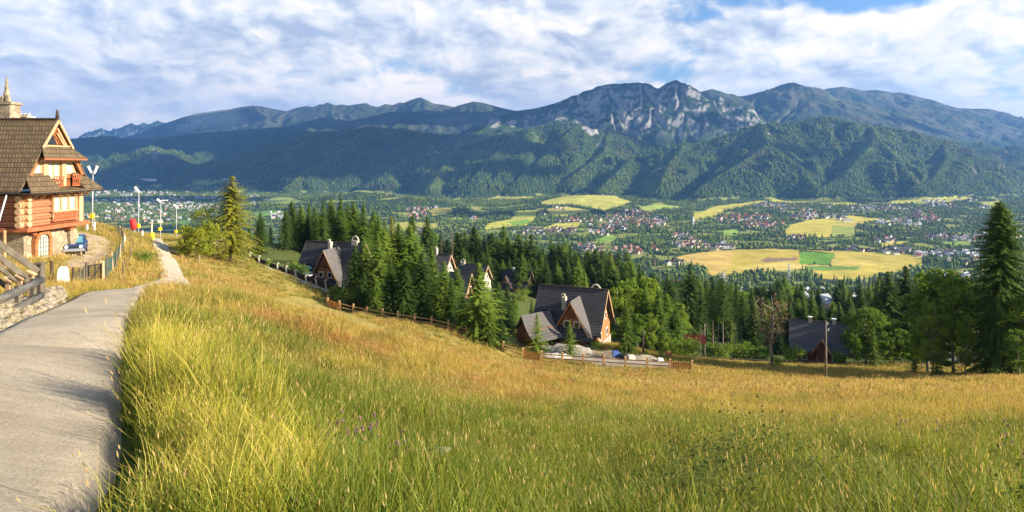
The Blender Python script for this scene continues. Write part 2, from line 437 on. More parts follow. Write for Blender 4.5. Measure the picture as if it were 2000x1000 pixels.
# ridges: (steepness, relief, kind, crest points). kind 0 forest, 1 high pasture, 2 bare rock
def rl(slope, relief, kind, *pts): return (slope, relief, kind, [P(*p) for p in pts])
def same(d, *pp): return [(a, b, d) for a, b in pp]
RIDGES = [
 rl(.8, 1500, 2, *same(16500, (120,280),(150,272),(175,262),(190,256),(197,250),(212,255),(225,256),(240,247),(257,240),(270,246),(280,239),(292,243),(307,235),(316,239),(330,240),(345,236),(380,250))),
 rl(.55, 1500, 1, *same(12500, (200,282),(240,272),(280,258),(330,238),(360,228),(382,222),(430,215),(450,213),(470,209),(495,206),(513,208),(530,212),(560,217),(580,210),(600,207),(612,209),(625,203),(632,205),(640,200),(655,206),(668,204),(680,206),(700,203),(715,201),(725,206),(735,208),(745,211),(752,203),(768,205),(780,200),(790,201),(800,196),(812,192),(822,190),(834,196),(846,202),(870,205),(890,210),(960,225),(1100,235))),
 rl(.55, 1200, 1, (380,222,12500),(420,255,11300),(440,275,10600)), rl(.6, 1200, 1, (495,206,12500),(520,240,11400),(500,262,10500)),
 rl(.7, 1200, 2, (640,200,12500),(650,226,11800)), rl(.7, 1200, 2, (822,190,12500),(800,222,11500),(780,245,10800)),
 rl(.55, 1200, 1, *same(10800, (840,228),(870,215),(895,206),(925,198),(945,201),(970,208),(995,214),(1060,225),(1150,235))),
 rl(.6, 1100, 1, (925,198,10800),(900,240,9900),(850,265,9300)),
 rl(.5, 1100, 1, *same(10200, (470,268),(520,256),(560,245),(600,236),(625,230),(645,229),(680,236),(720,228),(760,218),(800,216),(830,222),(880,222),(920,226),(1000,240),(1100,250))),
 rl(.5, 900, 0, (625,230,10200),(590,262,9400)), rl(.5, 900, 0, (800,216,10200),(760,255,9300)),
 rl(.8, 900, 0, *same(8800, (60,272),(130,270),(168,267),(215,264),(235,268),(250,270),(300,268),(350,263),(400,257),(470,252),(540,247),(600,254),(680,268),(760,282))),
 rl(.6, 900, 0, (170,267,8800),(190,300,8000),(205,335,7300)), rl(.6, 900, 0, (400,257,8800),(420,290,8100)), rl(.6, 900, 0, (540,247,8800),(520,285,8000)),
 rl(.7, 500, 0, *same(7500, (200,328),(235,312),(270,294),(297,285),(310,289),(330,302),(365,322))),
 rl(.9, 800, 0, *same(7100, (330,338),(380,322),(450,302),(500,288),(550,275),(590,264),(620,258),(660,254),(700,249),(725,246),(745,249),(765,252),(790,251),(820,258),(860,262),(900,263),(960,262),(1040,270))),
 rl(.65, 800, 0, (725,246,7100),(680,290,6500),(600,335,5900),(560,368,5500)), rl(.65, 800, 0, (820,258,7100),(810,300,6400),(750,345,5800)), rl(.65, 800, 0, (620,258,7100),(560,305,6500),(480,345,6000)),
 # the rocky massif
 rl(.95, 1100, 2, (860,285,7900),(890,262,8000),(930,243,8050),(965,228,8050),(1000,217,8050),(1030,213,8050),(1050,210,8050),(1075,203,8050),(1100,195,8050),(1115,187,8050),(1130,184,8050),(1140,177,8050),(1155,174,8050),(1168,167,8050),(1180,165,8050),(1195,163,8050),(1212,162,8050),(1228,161,8050),(1245,160,8050),(1258,161,8050),(1270,164,8050),(1280,171,8050),(1287,172,8050),(1295,166,8050),(1302,161,8050),(1312,157,8050),(1322,156,8050),(1333,161,8050),(1342,168,8050),(1350,176,8050),(1362,184,8050),(1375,190,8050),(1390,189,8050),(1405,186,8050),(1418,192,8050),(1432,196,8050),(1450,212,8000),(1470,232,7900),(1490,248,7800),(1530,275,7600)),
 rl(.85, 900, 2, (1130,184,8050),(1115,215,7700),(1050,248,7350),(1000,262,7100)), rl(.9, 900, 2, (1180,165,8050),(1195,205,7600),(1215,250,7200),(1240,285,6900)),
 rl(.9, 900, 2, (1250,160,8050),(1270,205,7600),(1285,245,7250)), rl(.95, 900, 2, (1322,156,8050),(1335,200,7600),(1340,245,7250),(1330,280,6950)), rl(.9, 900, 2, (1405,186,8050),(1400,225,7650),(1390,260,7300),(1400,290,7000)),
 rl(.8, 800, 0, (1000,217,8050),(960,245,7600),(930,262,7300)),
 # ridges on the right
 rl(.55, 1200, 1, *same(9600, (1340,190),(1365,179),(1390,173),(1405,177),(1420,183),(1435,187),(1450,187),(1465,184),(1480,180),(1495,176),(1510,171),(1525,165),(1540,161),(1552,161),(1565,166),(1580,172),(1610,182),(1660,195),(1720,210),(1800,238),(1880,262),(1940,280),(2020,300),(2120,325))),
 rl(.6, 900, 2, (1545,161,9600),(1560,205,8900),(1530,240,8300)), rl(.6, 900, 2, (1610,182,9600),(1640,215,8900),(1700,250,8300)), rl(.6, 900, 2, (1480,180,9600),(1480,215,9000)),
 rl(.6, 900, 2, (1720,210,9600),(1760,245,8900),(1800,275,8300)),
 rl(.5, 1200, 1, *same(11500, (1560,186),(1590,178),(1620,172),(1645,169),(1665,172),(1685,177),(1710,175),(1725,177),(1745,181),(1758,180),(1775,184),(1795,192),(1815,200),(1830,202),(1850,205),(1870,211),(1905,212),(1930,212),(1950,217),(1975,226),(2000,234),(2040,246),(2120,260))),
 rl(.5, 1000, 1, (1758,180,11500),(1780,215,10700),(1830,250,9900),(1880,262,9600)), rl(.5, 1000, 1, (1870,211,11500),(1900,245,10600)),
 # the low hills at the far right edge
 rl(.4, 600, 0, *same(7600, (1780,262),(1850,275),(1900,282),(1950,290),(2000,300),(2060,315),(2150,335))),
 rl(.4, 600, 0, (1950,290,7600),(1960,320,6900),(2010,350,6200)), rl(.4, 600, 0, *same(6700, (1930,330),(1980,318),(2050,322),(2120,330))),
 # the green hill in the middle
 rl(1.05, 700, 0, *same(6400, (640,372),(700,345),(750,328),(800,312),(850,300),(880,291),(910,280),(950,265),(990,258),(1030,250),(1060,246),(1095,241),(1115,239),(1135,241),(1150,245),(1165,252),(1190,258),(1220,266),(1260,276),(1300,288),(1380,310))),
 rl(.75, 600, 0, (1040,249,6400),(1000,275,5950),(960,310,5550),(930,345,5250)), rl(.75, 600, 0, (1135,241,6400),(1090,280,5950),(1050,320,5550),(1010,355,5200)),
 rl(.75, 600, 0, (1190,258,6400),(1180,300,5850),(1120,345,5350)), rl(.75, 600, 0, (900,285,6400),(880,310,5900),(860,340,5500),(840,368,5150)), rl(.75, 600, 0, (780,320,6400),(760,350,5700)),
 # the big green hill on the right
 rl(1.15, 700, 0, *same(5700, (1060,385),(1100,368),(1150,345),(1200,322),(1250,300),(1290,289),(1330,280),(1360,280),(1385,275),(1420,262),(1450,251),(1480,242),(1500,237),(1530,240),(1560,238),(1580,232),(1605,228),(1630,229),(1650,233),(1680,242),(1710,246),(1740,250),(1770,254),(1800,262),(1830,270),(1860,279),(1890,296),(1920,316),(1950,338),(1980,358),(2020,385))),
 rl(.85, 500, 0, (1490,240,5700),(1500,285,5300),(1440,325,5000),(1370,368,4650)), rl(.85, 500, 0, (1340,280,5700),(1310,320,5250),(1290,365,4800)), rl(.85, 500, 0, (1240,305,5700),(1200,345,5200),(1170,375,4850)),
 rl(.85, 500, 0, (1500,285,5300),(1560,325,4980),(1590,362,4700)), rl(.85, 500, 0, (1700,246,5700),(1712,268,5400),(1680,310,5080),(1655,340,4850),(1600,372,4620)), rl(.85, 500, 0, (1712,268,5400),(1750,310,5050),(1790,360,4700)),
 rl(.85, 500, 0, (1845,275,5700),(1850,310,5250),(1830,345,4900),(1790,375,4650)), rl(.85, 500, 0, (1900,302,5700),(1915,340,5150)),
 # small rises on the valley floor
 rl(.16, 60, 0, *same(3900, (645,380),(700,374),(760,380),(800,386))), rl(.14, 60, 0, *same(4100, (1060,392),(1110,382),(1140,379),(1200,385),(1260,398))), rl(.14, 50, 0, *same(4300, (1740,392),(1830,388),(1900,386))),
]

TT = np.linspace(-1.06, 1.06, 1161)
def _rows():
    r = [-25.0]
    while r[-1] < 16800:
        y = r[-1]
        st = 1.4 if y < 0 else .32 if y < 32 else .55 if y < 70 else 1.0 if y < 200 else np.interp(y, [200, 330, 1200, 2500, 4300, 7000, 9500, 16800], [1.2, 4, 9, 16, 20, 20, 30, 60])
        r.append(y + st)
    return np.array(r)
YY = _rows()
GX = TT[None, :] * (YY[:, None] + 30.0)
GY = np.repeat(YY[:, None], len(TT), 1)
near = GY[:, 0] < 345
H = h_valley(GX, GY)
k = sstep(GY[near], 230, 330)
H[near] = h_near(GX[near], GY[near]) * (1 - k) + H[near] * k
KIND = np.full(H.shape, -1, np.int8)
CREST = np.full(H.shape, -1e9)
far = np.where(YY > 2600)[0][0]
gx, gy = GX[far:], GY[far:]
wx = gx + fbm(gx, gy, 900, 4, off=21) * 170 ; wy = gy + fbm(gx, gy, 900, 4, off=33) * 170
base = H[far:].copy(); best = base.copy(); kd = KIND[far:]; cr = CREST[far:]
for slope, relief, kind, pts in RIDGES:
    for (x1, y1, z1), (x2, y2, z2) in zip(pts[:-1], pts[1:]):
        ym, yM = min(y1, y2), max(y1, y2); reach = 3.0 * relief / slope
        i0, i1 = np.searchsorted(YY[far:], [ym - reach, yM + reach])
        if i1 <= i0: continue
        xa, xb = min(x1, x2) - reach, max(x1, x2) + reach
        tm = (YY[far:][i1 - 1] + 30)
        j0, j1 = 0, len(TT)
        X, Y = wx[i0:i1], wy[i0:i1]
        X0, Y0 = gx[i0:i1], gy[i0:i1]
        cols = np.where((X0.max(0) > xa) & (X0.min(0) < xb))[0]
        if len(cols) == 0: continue
        j0, j1 = cols[0], cols[-1] + 1
        # the warp fades out close to the crest line so the skyline stays put
        X0, Y0, X, Y = X0[:, j0:j1], Y0[:, j0:j1], X[:, j0:j1], Y[:, j0:j1]
        L2 = (x2 - x1) ** 2 + (y2 - y1) ** 2 + 1e-6
        t = np.clip(((X0 - x1) * (x2 - x1) + (Y0 - y1) * (y2 - y1)) / L2, 0, 1)
        d0 = np.hypot(X0 - x1 - t * (x2 - x1), Y0 - y1 - t * (y2 - y1))
        f = sstep(d0, 30, 500)
        Xw, Yw = X0 + (X - X0) * f, Y0 + (Y - Y0) * f
        t = np.clip(((Xw - x1) * (x2 - x1) + (Yw - y1) * (y2 - y1)) / L2, 0, 1)
        d = np.hypot(Xw - x1 - t * (x2 - x1), Yw - y1 - t * (y2 - y1))
        zc = z1 + t * (z2 - z1)
        rel = zc - base[i0:i1, j0:j1]
        rel = np.maximum(rel, 20)
        z = zc - rel * (1 - np.clip(1 - d * slope / (rel * 1.35), 0, 1) ** 1.35)
        b = best[i0:i1, j0:j1]; win = z > b
        b[win] = z[win]
        kd[i0:i1, j0:j1][win] = kind
        cr[i0:i1, j0:j1][win] = np.broadcast_to(zc, z.shape)[win]
best = np.maximum(best, base)
drop = np.clip(cr - best, 0, 400); up = np.clip(best - base, 0, 500)
env = sstep(drop, 12, 170) * sstep(up, 8, 120)
rg = fbm(gx, gy, 560, 6, .55, True); r2 = fbm(gx, gy, 260, 5, .55, True, off=8)
amp = np.where(kd == 2, 170, np.where(kd == 1, 100, 185))
best = best + env * amp * (rg * .75 + r2 * .35 - .2) + (kd >= 0) * fbm(gx, gy, 70, 3, off=4) * np.where(kd == 2, 9, 3)
H[far:] = best
UP = np.zeros(H.shape); UP[far:] = best - base

def sample(A, X, Y):
    X = np.asarray(X, float); Y = np.asarray(Y, float)
    c = (X / (Y + 30.0) - TT[0]) / (TT[1] - TT[0]); c = np.clip(c, 0, len(TT) - 1.001)
    r = np.clip(np.searchsorted(YY, Y) - 1, 0, len(YY) - 2)
    fr = np.clip((Y - YY[r]) / (YY[r + 1] - YY[r]), 0, 1); ci = c.astype(int); fc = c - ci
    return (A[r, ci] * (1 - fc) + A[r, ci + 1] * fc) * (1 - fr) + (A[r + 1, ci] * (1 - fc) + A[r + 1, ci + 1] * fc) * fr
def gz(x, y): return float(sample(H, x, y))

# what can be seen over the ground in front (for thinning out what is hidden)
ang = H / np.maximum(GY, 3.0)
RUN = np.maximum.accumulate(np.where(GY > 3, ang, -9), axis=0)
PXg = 1000 + F * GX / np.maximum(GY, 1); PYg = 320 - F * H / np.maximum(GY, 1)

# ---------------------------------------------------------------- colours of the far ground (what grows there, plus painted sunlit patches)
FIELDS = [ # colour, polygon on the picture; projected on to the ground of the valley
 ((.50,.34,.11), [(1318,502),(1350,496),(1380,492),(1436,488),(1438,505),(1428,518),(1412,530),(1392,540),(1374,524),(1345,512)]),
 ((.44,.33,.07), [(1436,488),(1505,486),(1562,488),(1562,520),(1500,528),(1440,534),(1405,540),(1428,515)]),
 ((.22,.14,.10), [(1484,509),(1500,502),(1530,504),(1557,503),(1560,508),(1530,510),(1496,513)]),
 ((.13,.27,.03), [(1566,492),(1600,493),(1630,496),(1626,505),(1619,516),(1561,516),(1562,500)]),
 ((.55,.42,.14), [(1432,524),(1480,519),(1530,512),(1560,516),(1618,518),(1622,524),(1560,526),(1480,530)]),
 ((.46,.36,.08), [(1562,488),(1650,490),(1720,494),(1800,500),(1800,522),(1740,532),(1690,545),(1600,545),(1580,530),(1625,520),(1632,496),(1600,491)]),
 ((.15,.25,.05), [(1570,520),(1680,520),(1672,527),(1576,528)]),
 ((.52,.39,.11), [(1625,505),(1700,508),(1720,515),(1690,519),(1622,516)]),
 ((.48,.39,.08), [(1536,462),(1534,448),(1548,438),(1580,430),(1620,426),(1660,421),(1740,430),(1745,438),(1700,434),(1670,440),(1670,458),(1640,462),(1600,463)]),
 ((.30,.33,.08), [(1625,440),(1668,444),(1668,462),(1622,462)]),
 ((.43,.40,.08), [(945,448),(955,436),(985,430),(1000,428),(1010,412),(1048,411),(1045,428),(1030,440),(1000,442),(965,447)]),
 ((.20,.33,.05), [(990,434),(1030,428),(1040,434),(1010,441)]),
 ((.42,.39,.10), [(1056,394),(1080,388),(1110,382),(1140,377),(1200,384),(1235,394),(1215,401),(1180,411),(1150,405),(1120,400),(1060,399)]),
 ((.46,.39,.10), [(1070,408),(1105,403),(1155,411),(1130,418),(1100,423),(1075,419)]),
 ((.44,.40,.09), [(1050,448),(1085,437),(1135,433),(1142,439),(1115,446),(1060,450)]),
 ((.30,.36,.08), [(1250,406),(1280,398),(1328,403),(1310,408),(1255,411)]),
 ((.20,.30,.06), [(1163,468),(1190,458),(1207,462),(1195,473),(1165,473)]),
 ((.46,.40,.08), [(1355,428),(1355,416),(1378,412),(1380,409),(1400,402),(1440,398),(1495,391),(1503,395),(1440,406),(1410,413),(1410,419),(1375,427)]),
 ((.42,.40,.08), [(1500,391),(1560,389),(1620,388),(1650,393),(1690,400),(1650,402),(1600,397),(1520,398)]),
 ((.42,.40,.09), [(1730,398),(1760,386),(1830,387),(1895,382),(1905,386),(1850,395),(1800,397)]),
 ((.40,.38,.08), [(1915,397),(1955,391),(1945,408),(1928,404)]),
 ((.22,.32,.06), [(1410,450),(1440,448),(1440,461),(1412,459)]),
 ((.45,.38,.07), [(1718,474),(1775,470),(1772,475),(1722,482)]),
 ((.20,.28,.06), [(1840,472),(1900,474),(1890,480),(1850,479)]),
 ((.30,.33,.09), [(635,396),(650,384),(680,376),(700,371),(740,374),(800,382),(770,389),(700,392)]),
 ((.26,.30,.08), [(512,390),(540,385),(565,385),(595,394),(560,399),(520,396)]),
 ((.15,.26,.05), [(495,414),(530,410),(565,414),(540,420),(500,424)]),
 ((.40,.34,.09), [(838,412),(850,406),(880,406),(885,414),(870,419),(845,421)]),
 ((.38,.35,.09), [(768,444),(775,434),(800,433),(855,436),(855,448),(800,451)]),
 ((.38,.36,.10), [(950,388),(975,383),(1060,386),(1050,389),(960,390)]),
 ((.14,.24,.05), [(318,438),(345,432),(368,428),(372,442),(330,449)]),
 ((.16,.22,.08), [(375,352),(420,350),(440,356),(400,362),(375,360)]),
 ((.18,.22,.10), [(205,336),(225,333),(245,336),(230,340)]),
 ((.40,.34,.08), [(1440,585),(1480,584),(1500,592),(1460,598)]),
]
FOREST_C = np.array((.035, .062, .020)); GRASS_C = np.array((.10, .15, .04))
C = np.empty(H.shape + (3,)); C[:] = FOREST_C
FIELD = np.zeros(H.shape, bool)
wj = fbm(GX, GY, 60, 3) * 2.0
for colr, poly in FIELDS:
    ys = [q[1] for q in poly]
    m = inpoly(PXg + wj, PYg + wj * .4, poly) & (GY > 400) & (UP < 70) & (ang >= RUN - .004)
    C[m] = colr; FIELD |= m
patch = fbm(GX, GY, 120, 4, off=2)
vm = (GY > 300) & (UP < 25) & ~FIELD
C[vm] = FOREST_C * 1.1 + (np.array((.27, .29, .07)) - FOREST_C) * (sstep(patch[vm], .08, .22)[:, None])
st_ = np.sin((GX * .8 + GY * .35) / 9.0) * .5 + np.sin((GX * .3 - GY) / 14.0) * .5
C[FIELD] *= np.array((1.18, 1.22, .95)) * (1 + .30 * fbm(GX[FIELD], GY[FIELD], 90, 4, off=71) + .07 * st_[FIELD] + .12 * fbm(GX[FIELD], GY[FIELD], 14, 2, off=7))[:, None]
# high pasture and bare rock
m1 = KIND == 1
hgt = sstep(H, 150, 480)
gr = fbm(GX, GY, 400, 5, .6, off=12)
alp = np.array((.045, .062, .032)); alp2 = np.array((.10, .10, .065)); rock = np.array((.27, .265, .26)); scrub = np.array((.026, .045, .020))
a = (hgt * m1)[..., None]
C = C * (1 - a) + (alp + (alp2 - alp) * sstep(gr, -.1, .35)[..., None]) * a
gyy = np.gradient(H, axis=1) / np.maximum(np.gradient(GX, axis=1), .1); gyx = np.gradient(H, axis=0) / np.gradient(GY, axis=0)
steep = np.hypot(gyy, gyx)
rn = fbm(GX, H * 1.2 + GY * .5, 170, 5, .65, off=15); rn2 = fbm(GX, GY, 45, 4, .6, off=25)
rk = sstep(rn * .8 + rn2 * .55 + np.sin((H + rn * 60) / 16.0) * .10 + (steep - .85) * .5, .12, .38) * sstep(H, 230, 480) * (KIND == 2)
C = C * (1 - (sstep(H, 200, 350) * (KIND == 2))[..., None]) + scrub * (sstep(H, 200, 350) * (KIND == 2))[..., None]
C = C * (1 - rk[..., None]) + rock * rk[..., None]
# scree, clearings and painted-in sunlit patches on forest hills
def spot(px, py, rx, ry, d0, d1, col, amt=1.0):
    q = np.hypot((PXg - px) / rx, (PYg - py) / ry) + rn2 * .9 + rn * .4
    s = (sstep(q, 1.05, .75) * amt * ((GY > d0) & (GY < d1)))[..., None]
    global C
    C = C * (1 - s) + np.array(col) * s
ROCKY = (.42, .40, .37)
spot(1158, 258, 16, 7, 5800, 6700, ROCKY); spot(1145, 249, 8, 5, 5800, 6700, ROCKY); spot(1172, 284, 7, 5, 5700, 6700, ROCKY, .6)
spot(303, 300, 9, 14, 7000, 7700, (.22, .23, .22), .55); spot(1490, 240, 12, 4, 5300, 5800, ROCKY, .9); spot(1505, 262, 6, 5, 5000, 5800, ROCKY, .6); spot(1628, 247, 3, 5, 5000, 5800, ROCKY, .6)
spot(1000, 240, 10, 7, 7200, 8100, ROCKY, .8); spot(1048, 254, 14, 6, 6500, 8000, ROCKY, .8); spot(965, 240, 14, 14, 7400, 8100, ROCKY, .6)
spot(1330, 262, 5, 14, 6900, 8000, (.5, .48, .45), .8); spot(1362, 262, 5, 12, 6900, 8000, (.45, .44, .42), .6)
spot(1045, 268, 30, 18, 5000, 6500, (.13, .17, .05), .7); spot(935, 304, 30, 11, 5000, 6500, (.13, .17, .05), .7); spot(860, 355, 38, 16, 4600, 6000, (.12, .17, .05), .7)  # sunlit patches between the cloud shade, painted as paler green ground
spot(1718, 285, 40, 20, 4800, 5700, (.13, .18, .05), .7); spot(1660, 318, 22, 12, 4700, 5600, (.12, .16, .05), .6); spot(1610, 260, 25, 14, 5000, 5700, (.10, .14, .05), .5)  # sunlit ridge painted in as paler green ground
spot(420, 232, 60, 22, 11500, 12600, (.30, .30, .20), .8); spot(365, 250, 22, 12, 11500, 12600, (.26, .27, .18), .6)  # lit stretch of the far ridge, its brightness put into the ground colour
spot(560, 350, 14, 5, 5000, 8000, (.20, .24, .12), .8); spot(640, 312, 5, 18, 5500, 7100, (.25, .25, .2), .4)
for px_, py_ in [(905,275),(740,300),(640,330),(1300,310),(1540,290),(1900,330),(1960,300),(1960,320),(1110,290),(1750,335)]:
    spot(px_, py_, 26, 9, 4600, 7700, (.16, .11, .09), .55)

# near ground: soil showing between the grass, sand in the yards
SAND1 = [(130,500),(118,520),(150,535),(195,520),(218,490),(222,475),(200,462),(160,455),(132,452)]
SAND2 = [(1058,672),(1120,664),(1170,684),(1300,706),(1330,712),(1300,722),(1180,716),(1062,694)]
nm = GY < 345
gn = fbm(GX, GY, 5, 4, off=2)
gg = sstep(GY[nm] + gn[nm] * 8, 9, 30)[:, None]
C[nm] = (np.array((.07, .10, .02)) * (1 - gg) + np.array((.27, .22, .06)) * gg) * (1 + .35 * gn[nm])[:, None]
fw = nm & (GY > 120) & (GX > -60)
C[fw] = np.array((.07, .09, .025))
def world_poly(poly, dd): # picture polygon -> ground polygon
    out = []
    for (a, b) in poly:
        ys = np.linspace(dd[0], dd[1], 400); xs = (a - 1000) / F * ys
        zz = sample(H, xs, ys); py = 320 - F * zz / ys
        i = int(np.argmin(np.abs(py - b))); out.append((xs[i], ys[i]))
    return out
W1 = world_poly(SAND1, (35, 95)); W2 = world_poly(SAND2, (92, 112))
for poly, colr in ((W1, (.40, .31, .20)), (W2, (.30, .26, .20))):
    d = seg_dist(GX[nm], GY[nm], poly + poly[:1]); ins = inpoly(GX[nm], GY[nm], poly)
    sd = np.where(ins, d, -d); a = sstep(sd + gn[nm] * .8, -.4, .5)[:, None]
    C[nm] = C[nm] * (1 - a) + np.array(colr) * a

def ground_mat(name, bump=.4, bs=.3, var=.22, vs=.02, fine=.4):
    m, nt, b = new_mat(name)
    at = nt.add('ShaderNodeAttribute', attribute_name='col').outputs['Color']
    p = wpos(nt)
    n1 = nt.noise(p, vs, 6, .65); n2 = nt.noise(p, fine, 5, .7)
    k = nt.math('ADD', nt.math('MULTIPLY', nt.math('SUBTRACT', n1, .5), var * 4), nt.math('MULTIPLY', nt.math('SUBTRACT', n2, .5), var * 5))
    k = nt.math('ADD', k, 1.0)
    k = nt.math('MAXIMUM', k, .25)
    nt.put(b.inputs['Base Color'], nt.vmath('SCALE', at, scale=k))
    b.inputs['Roughness'].default_value = .95
    b.inputs['Specular IOR Level'].default_value = .1
    if bump:
        bp = nt.add('ShaderNodeBump'); bp.inputs['Strength'].default_value = bump; bp.inputs['Distance'].default_value = 1.0
        nt.put(bp.inputs['Height'], nt.math('MULTIPLY', nt.noise(p, bs, 5, .7), .35 / bs)); nt.put(b.inputs['Normal'], bp.outputs[0])
    return m
M_NEAR = ground_mat('meadow_soil', .5, 9.0, .2, .5, 14.0)
M_VAL = ground_mat('valley_land', .3, .2, .16, .012, .12)
M_MTN = ground_mat('mountain_land', .6, .05, .22, .004, .045)
def sheet(name, r0, r1, m):
    nr, nc = r1 - r0, len(TT)
    V = np.stack([GX[r0:r1], GY[r0:r1], H[r0:r1]], -1).reshape(-1, 3)
    i = (np.arange(nr - 1)[:, None] * nc + np.arange(nc - 1)[None, :]).ravel()
    Q = np.stack([i, i + 1, i + nc + 1, i + nc], 1)
    me = mesh_np(name, V, Q, [m], smooth=True)
    ca = me.color_attributes.new('col', 'FLOAT_COLOR', 'POINT')
    cc = np.ones((len(V), 4), np.float32); cc[:, :3] = C[r0:r1].reshape(-1, 3)
    ca.data.foreach_set('color', cc.ravel())
    return tag(link(name, me), kind='structure')
ra, rb = np.searchsorted(YY, [330, 4300])
sheet('ground', 0, ra + 1, M_NEAR)
sheet('valley_terrain', ra, rb + 1, M_VAL)
sheet('mountain_terrain', rb, len(YY), M_MTN)

# ---------------------------------------------------------------- the air: one closed box of thin haze round everything
def haze_box():
    mb = MB()
    mb.hexa([(-19500, -40, -340), (19500, -40, -340), (19500, 17300, -340), (-19500, 17300, -340)],
            [(-19500, -40, 1560), (19500, -40, 1560), (19500, 17300, 1560), (-19500, 17300, 1560)])
    m = bpy.data.materials.new('haze_air'); m.use_nodes = True
    nt = NT(m.node_tree); nt.n.clear()
    o = nt.add('ShaderNodeOutputMaterial'); v = nt.add('ShaderNodeVolumePrincipled')
    v.inputs['Color'].default_value = (.16, .42, 1.0, 1)
    v.inputs['Density'].default_value = 4.3e-5
    v.inputs['Anisotropy'].default_value = 0.1
    nt.l.new(v.outputs[0], o.inputs['Volume'])
    h = mb.build('haze', m)
    tag(h, kind='stuff')
    h['label'] = 'thin blue haze hanging in the air over the valley'
haze_box()
# ---------------------------------------------------------------- cloud added overhead, out of the picture, placed to shade the far hills
def shade_clouds():
    r = np.random.default_rng(3)
    hgt = 3000.0
    k = hgt / math.sin(SUN_EL)
    ox, oy = sdir.x * k, sdir.y * k
    V = []; Fs = []; n0 = 0
    targets = [(-4800, 6200, 1500, 900), (-2300, 6600, 1700, 1000), (-3300, 8600, 2300, 900), (-6800, 8800, 1500, 1200), (-900, 8300, 900, 900), (-400, 6100, 620, 420),
               (-1500, 4600, 900, 420), (-3300, 4600, 800, 500), (350, 6900, 500, 420), (1150, 6500, 500, 260), (250, 5400, 420, 180), (2150, 5350, 260, 110), (-2300, 12300, 1500, 500), (-7600, 12300, 1400, 600), (-1200, 11400, 1700, 700), (-3000, 10300, 2600, 500), (900, 10300, 500, 300),
               (2900, 7000, 700, 300), (4300, 9000, 700, 600), (1250, 7600, 420, 250), (3300, 4300, 500, 120), (800, 3300, 500, 130), (-600, 2600, 300, 140)]
    bm = bmesh.new(); bmesh.ops.create_icosphere(bm, subdivisions=3, radius=1.0)
    bv = np.array([v.co for v in bm.verts]); bf = np.array([[v.index for v in f.verts] for f in bm.faces]); bm.free()
    for tx, ty, rx, ry in targets:
        for i in range(9):
            a = r.uniform(0, 6.28); q = r.uniform(0, .75)
            s = r.uniform(.35, .6)
            c = np.array([tx + ox + math.cos(a) * q * rx, ty + oy + math.sin(a) * q * ry, hgt + r.uniform(0, 120)])
            v = bv * np.array([rx * s, ry * s, min(rx, ry) * .22 + 40])
            v = v * (1 + .35 * perlin(bv[:, 0] * 2 + i * 3.1, bv[:, 1] * 2 + bv[:, 2] * 2 + tx))[:, None]
            v[:, 2] = np.maximum(v[:, 2], -50)
            V.append(v + c); Fs.append(bf + n0); n0 += len(bv)
    me = mesh_np('shade_clouds', np.concatenate(V), np.concatenate(Fs), [mat('cloud_white', (.8, .82, .85), 1, .05, .001)], smooth=True)
    o = tag(link('shade_clouds', me), kind='stuff'); o['label'] = 'white broken cloud placed unseen above the valley to shade the far hills'
shade_clouds()

# ---------------------------------------------------------------- scattering: one object of stuff carrying many small copies
def scatter(name, label, pts, rot, scl, idx, protos):
    """pts (n,3), rot (n,3) euler, scl (n,3); protos: meshes"""
    me = bpy.data.meshes.new(name)
    n = len(pts)
    me.vertices.add(n); me.vertices.foreach_set('co', np.asarray(pts, np.float32).ravel())
    for nm, arr in (('rot', rot), ('scl', scl)):
        a = me.attributes.new(nm, 'FLOAT_VECTOR', 'POINT'); a.data.foreach_set('vector', np.asarray(arr, np.float32).ravel())
    a = me.attributes.new('idx', 'INT', 'POINT'); a.data.foreach_set('value', np.asarray(idx, np.int32))
    o = link(name, me); tag(o, kind='stuff'); o['label'] = label
    g = bpy.data.node_groups.new(name, 'GeometryNodeTree')
    g.interface.new_socket('Geometry', in_out='INPUT', socket_type='NodeSocketGeometry')
    g.interface.new_socket('Geometry', in_out='OUTPUT', socket_type='NodeSocketGeometry')
    N = g.nodes; L = g.links
    gi = N.new('NodeGroupInput'); go = N.new('NodeGroupOutput')
    iop = N.new('GeometryNodeInstanceOnPoints'); L.new(gi.outputs[0], iop.inputs['Points'])
    join = N.new('GeometryNodeJoinGeometry')
    for p in reversed(protos):
        oi = N.new('GeometryNodeObjectInfo'); oi.inputs['Object'].default_value = p; oi.inputs['As Instance'].default_value = False
        gi2 = N.new('GeometryNodeGeometryToInstance'); L.new(oi.outputs['Geometry'], gi2.inputs[0]); L.new(gi2.outputs[0], join.inputs[0])
    L.new(join.outputs[0], iop.inputs['Instance'])
    iop.inputs['Pick Instance'].default_value = True
    def na(nm, t):
        a = N.new('GeometryNodeInputNamedAttribute'); a.data_type = t; a.inputs['Name'].default_value = nm; return a.outputs[0]
    L.new(na('idx', 'INT'), iop.inputs['Instance Index'])
    L.new(na('rot', 'FLOAT_VECTOR'), iop.inputs['Rotation'])
    L.new(na('scl', 'FLOAT_VECTOR'), iop.inputs['Scale'])
    L.new(iop.outputs[0], go.inputs[0])
    md = o.modifiers.new('scatter', 'NODES'); md.node_group = g
    return o

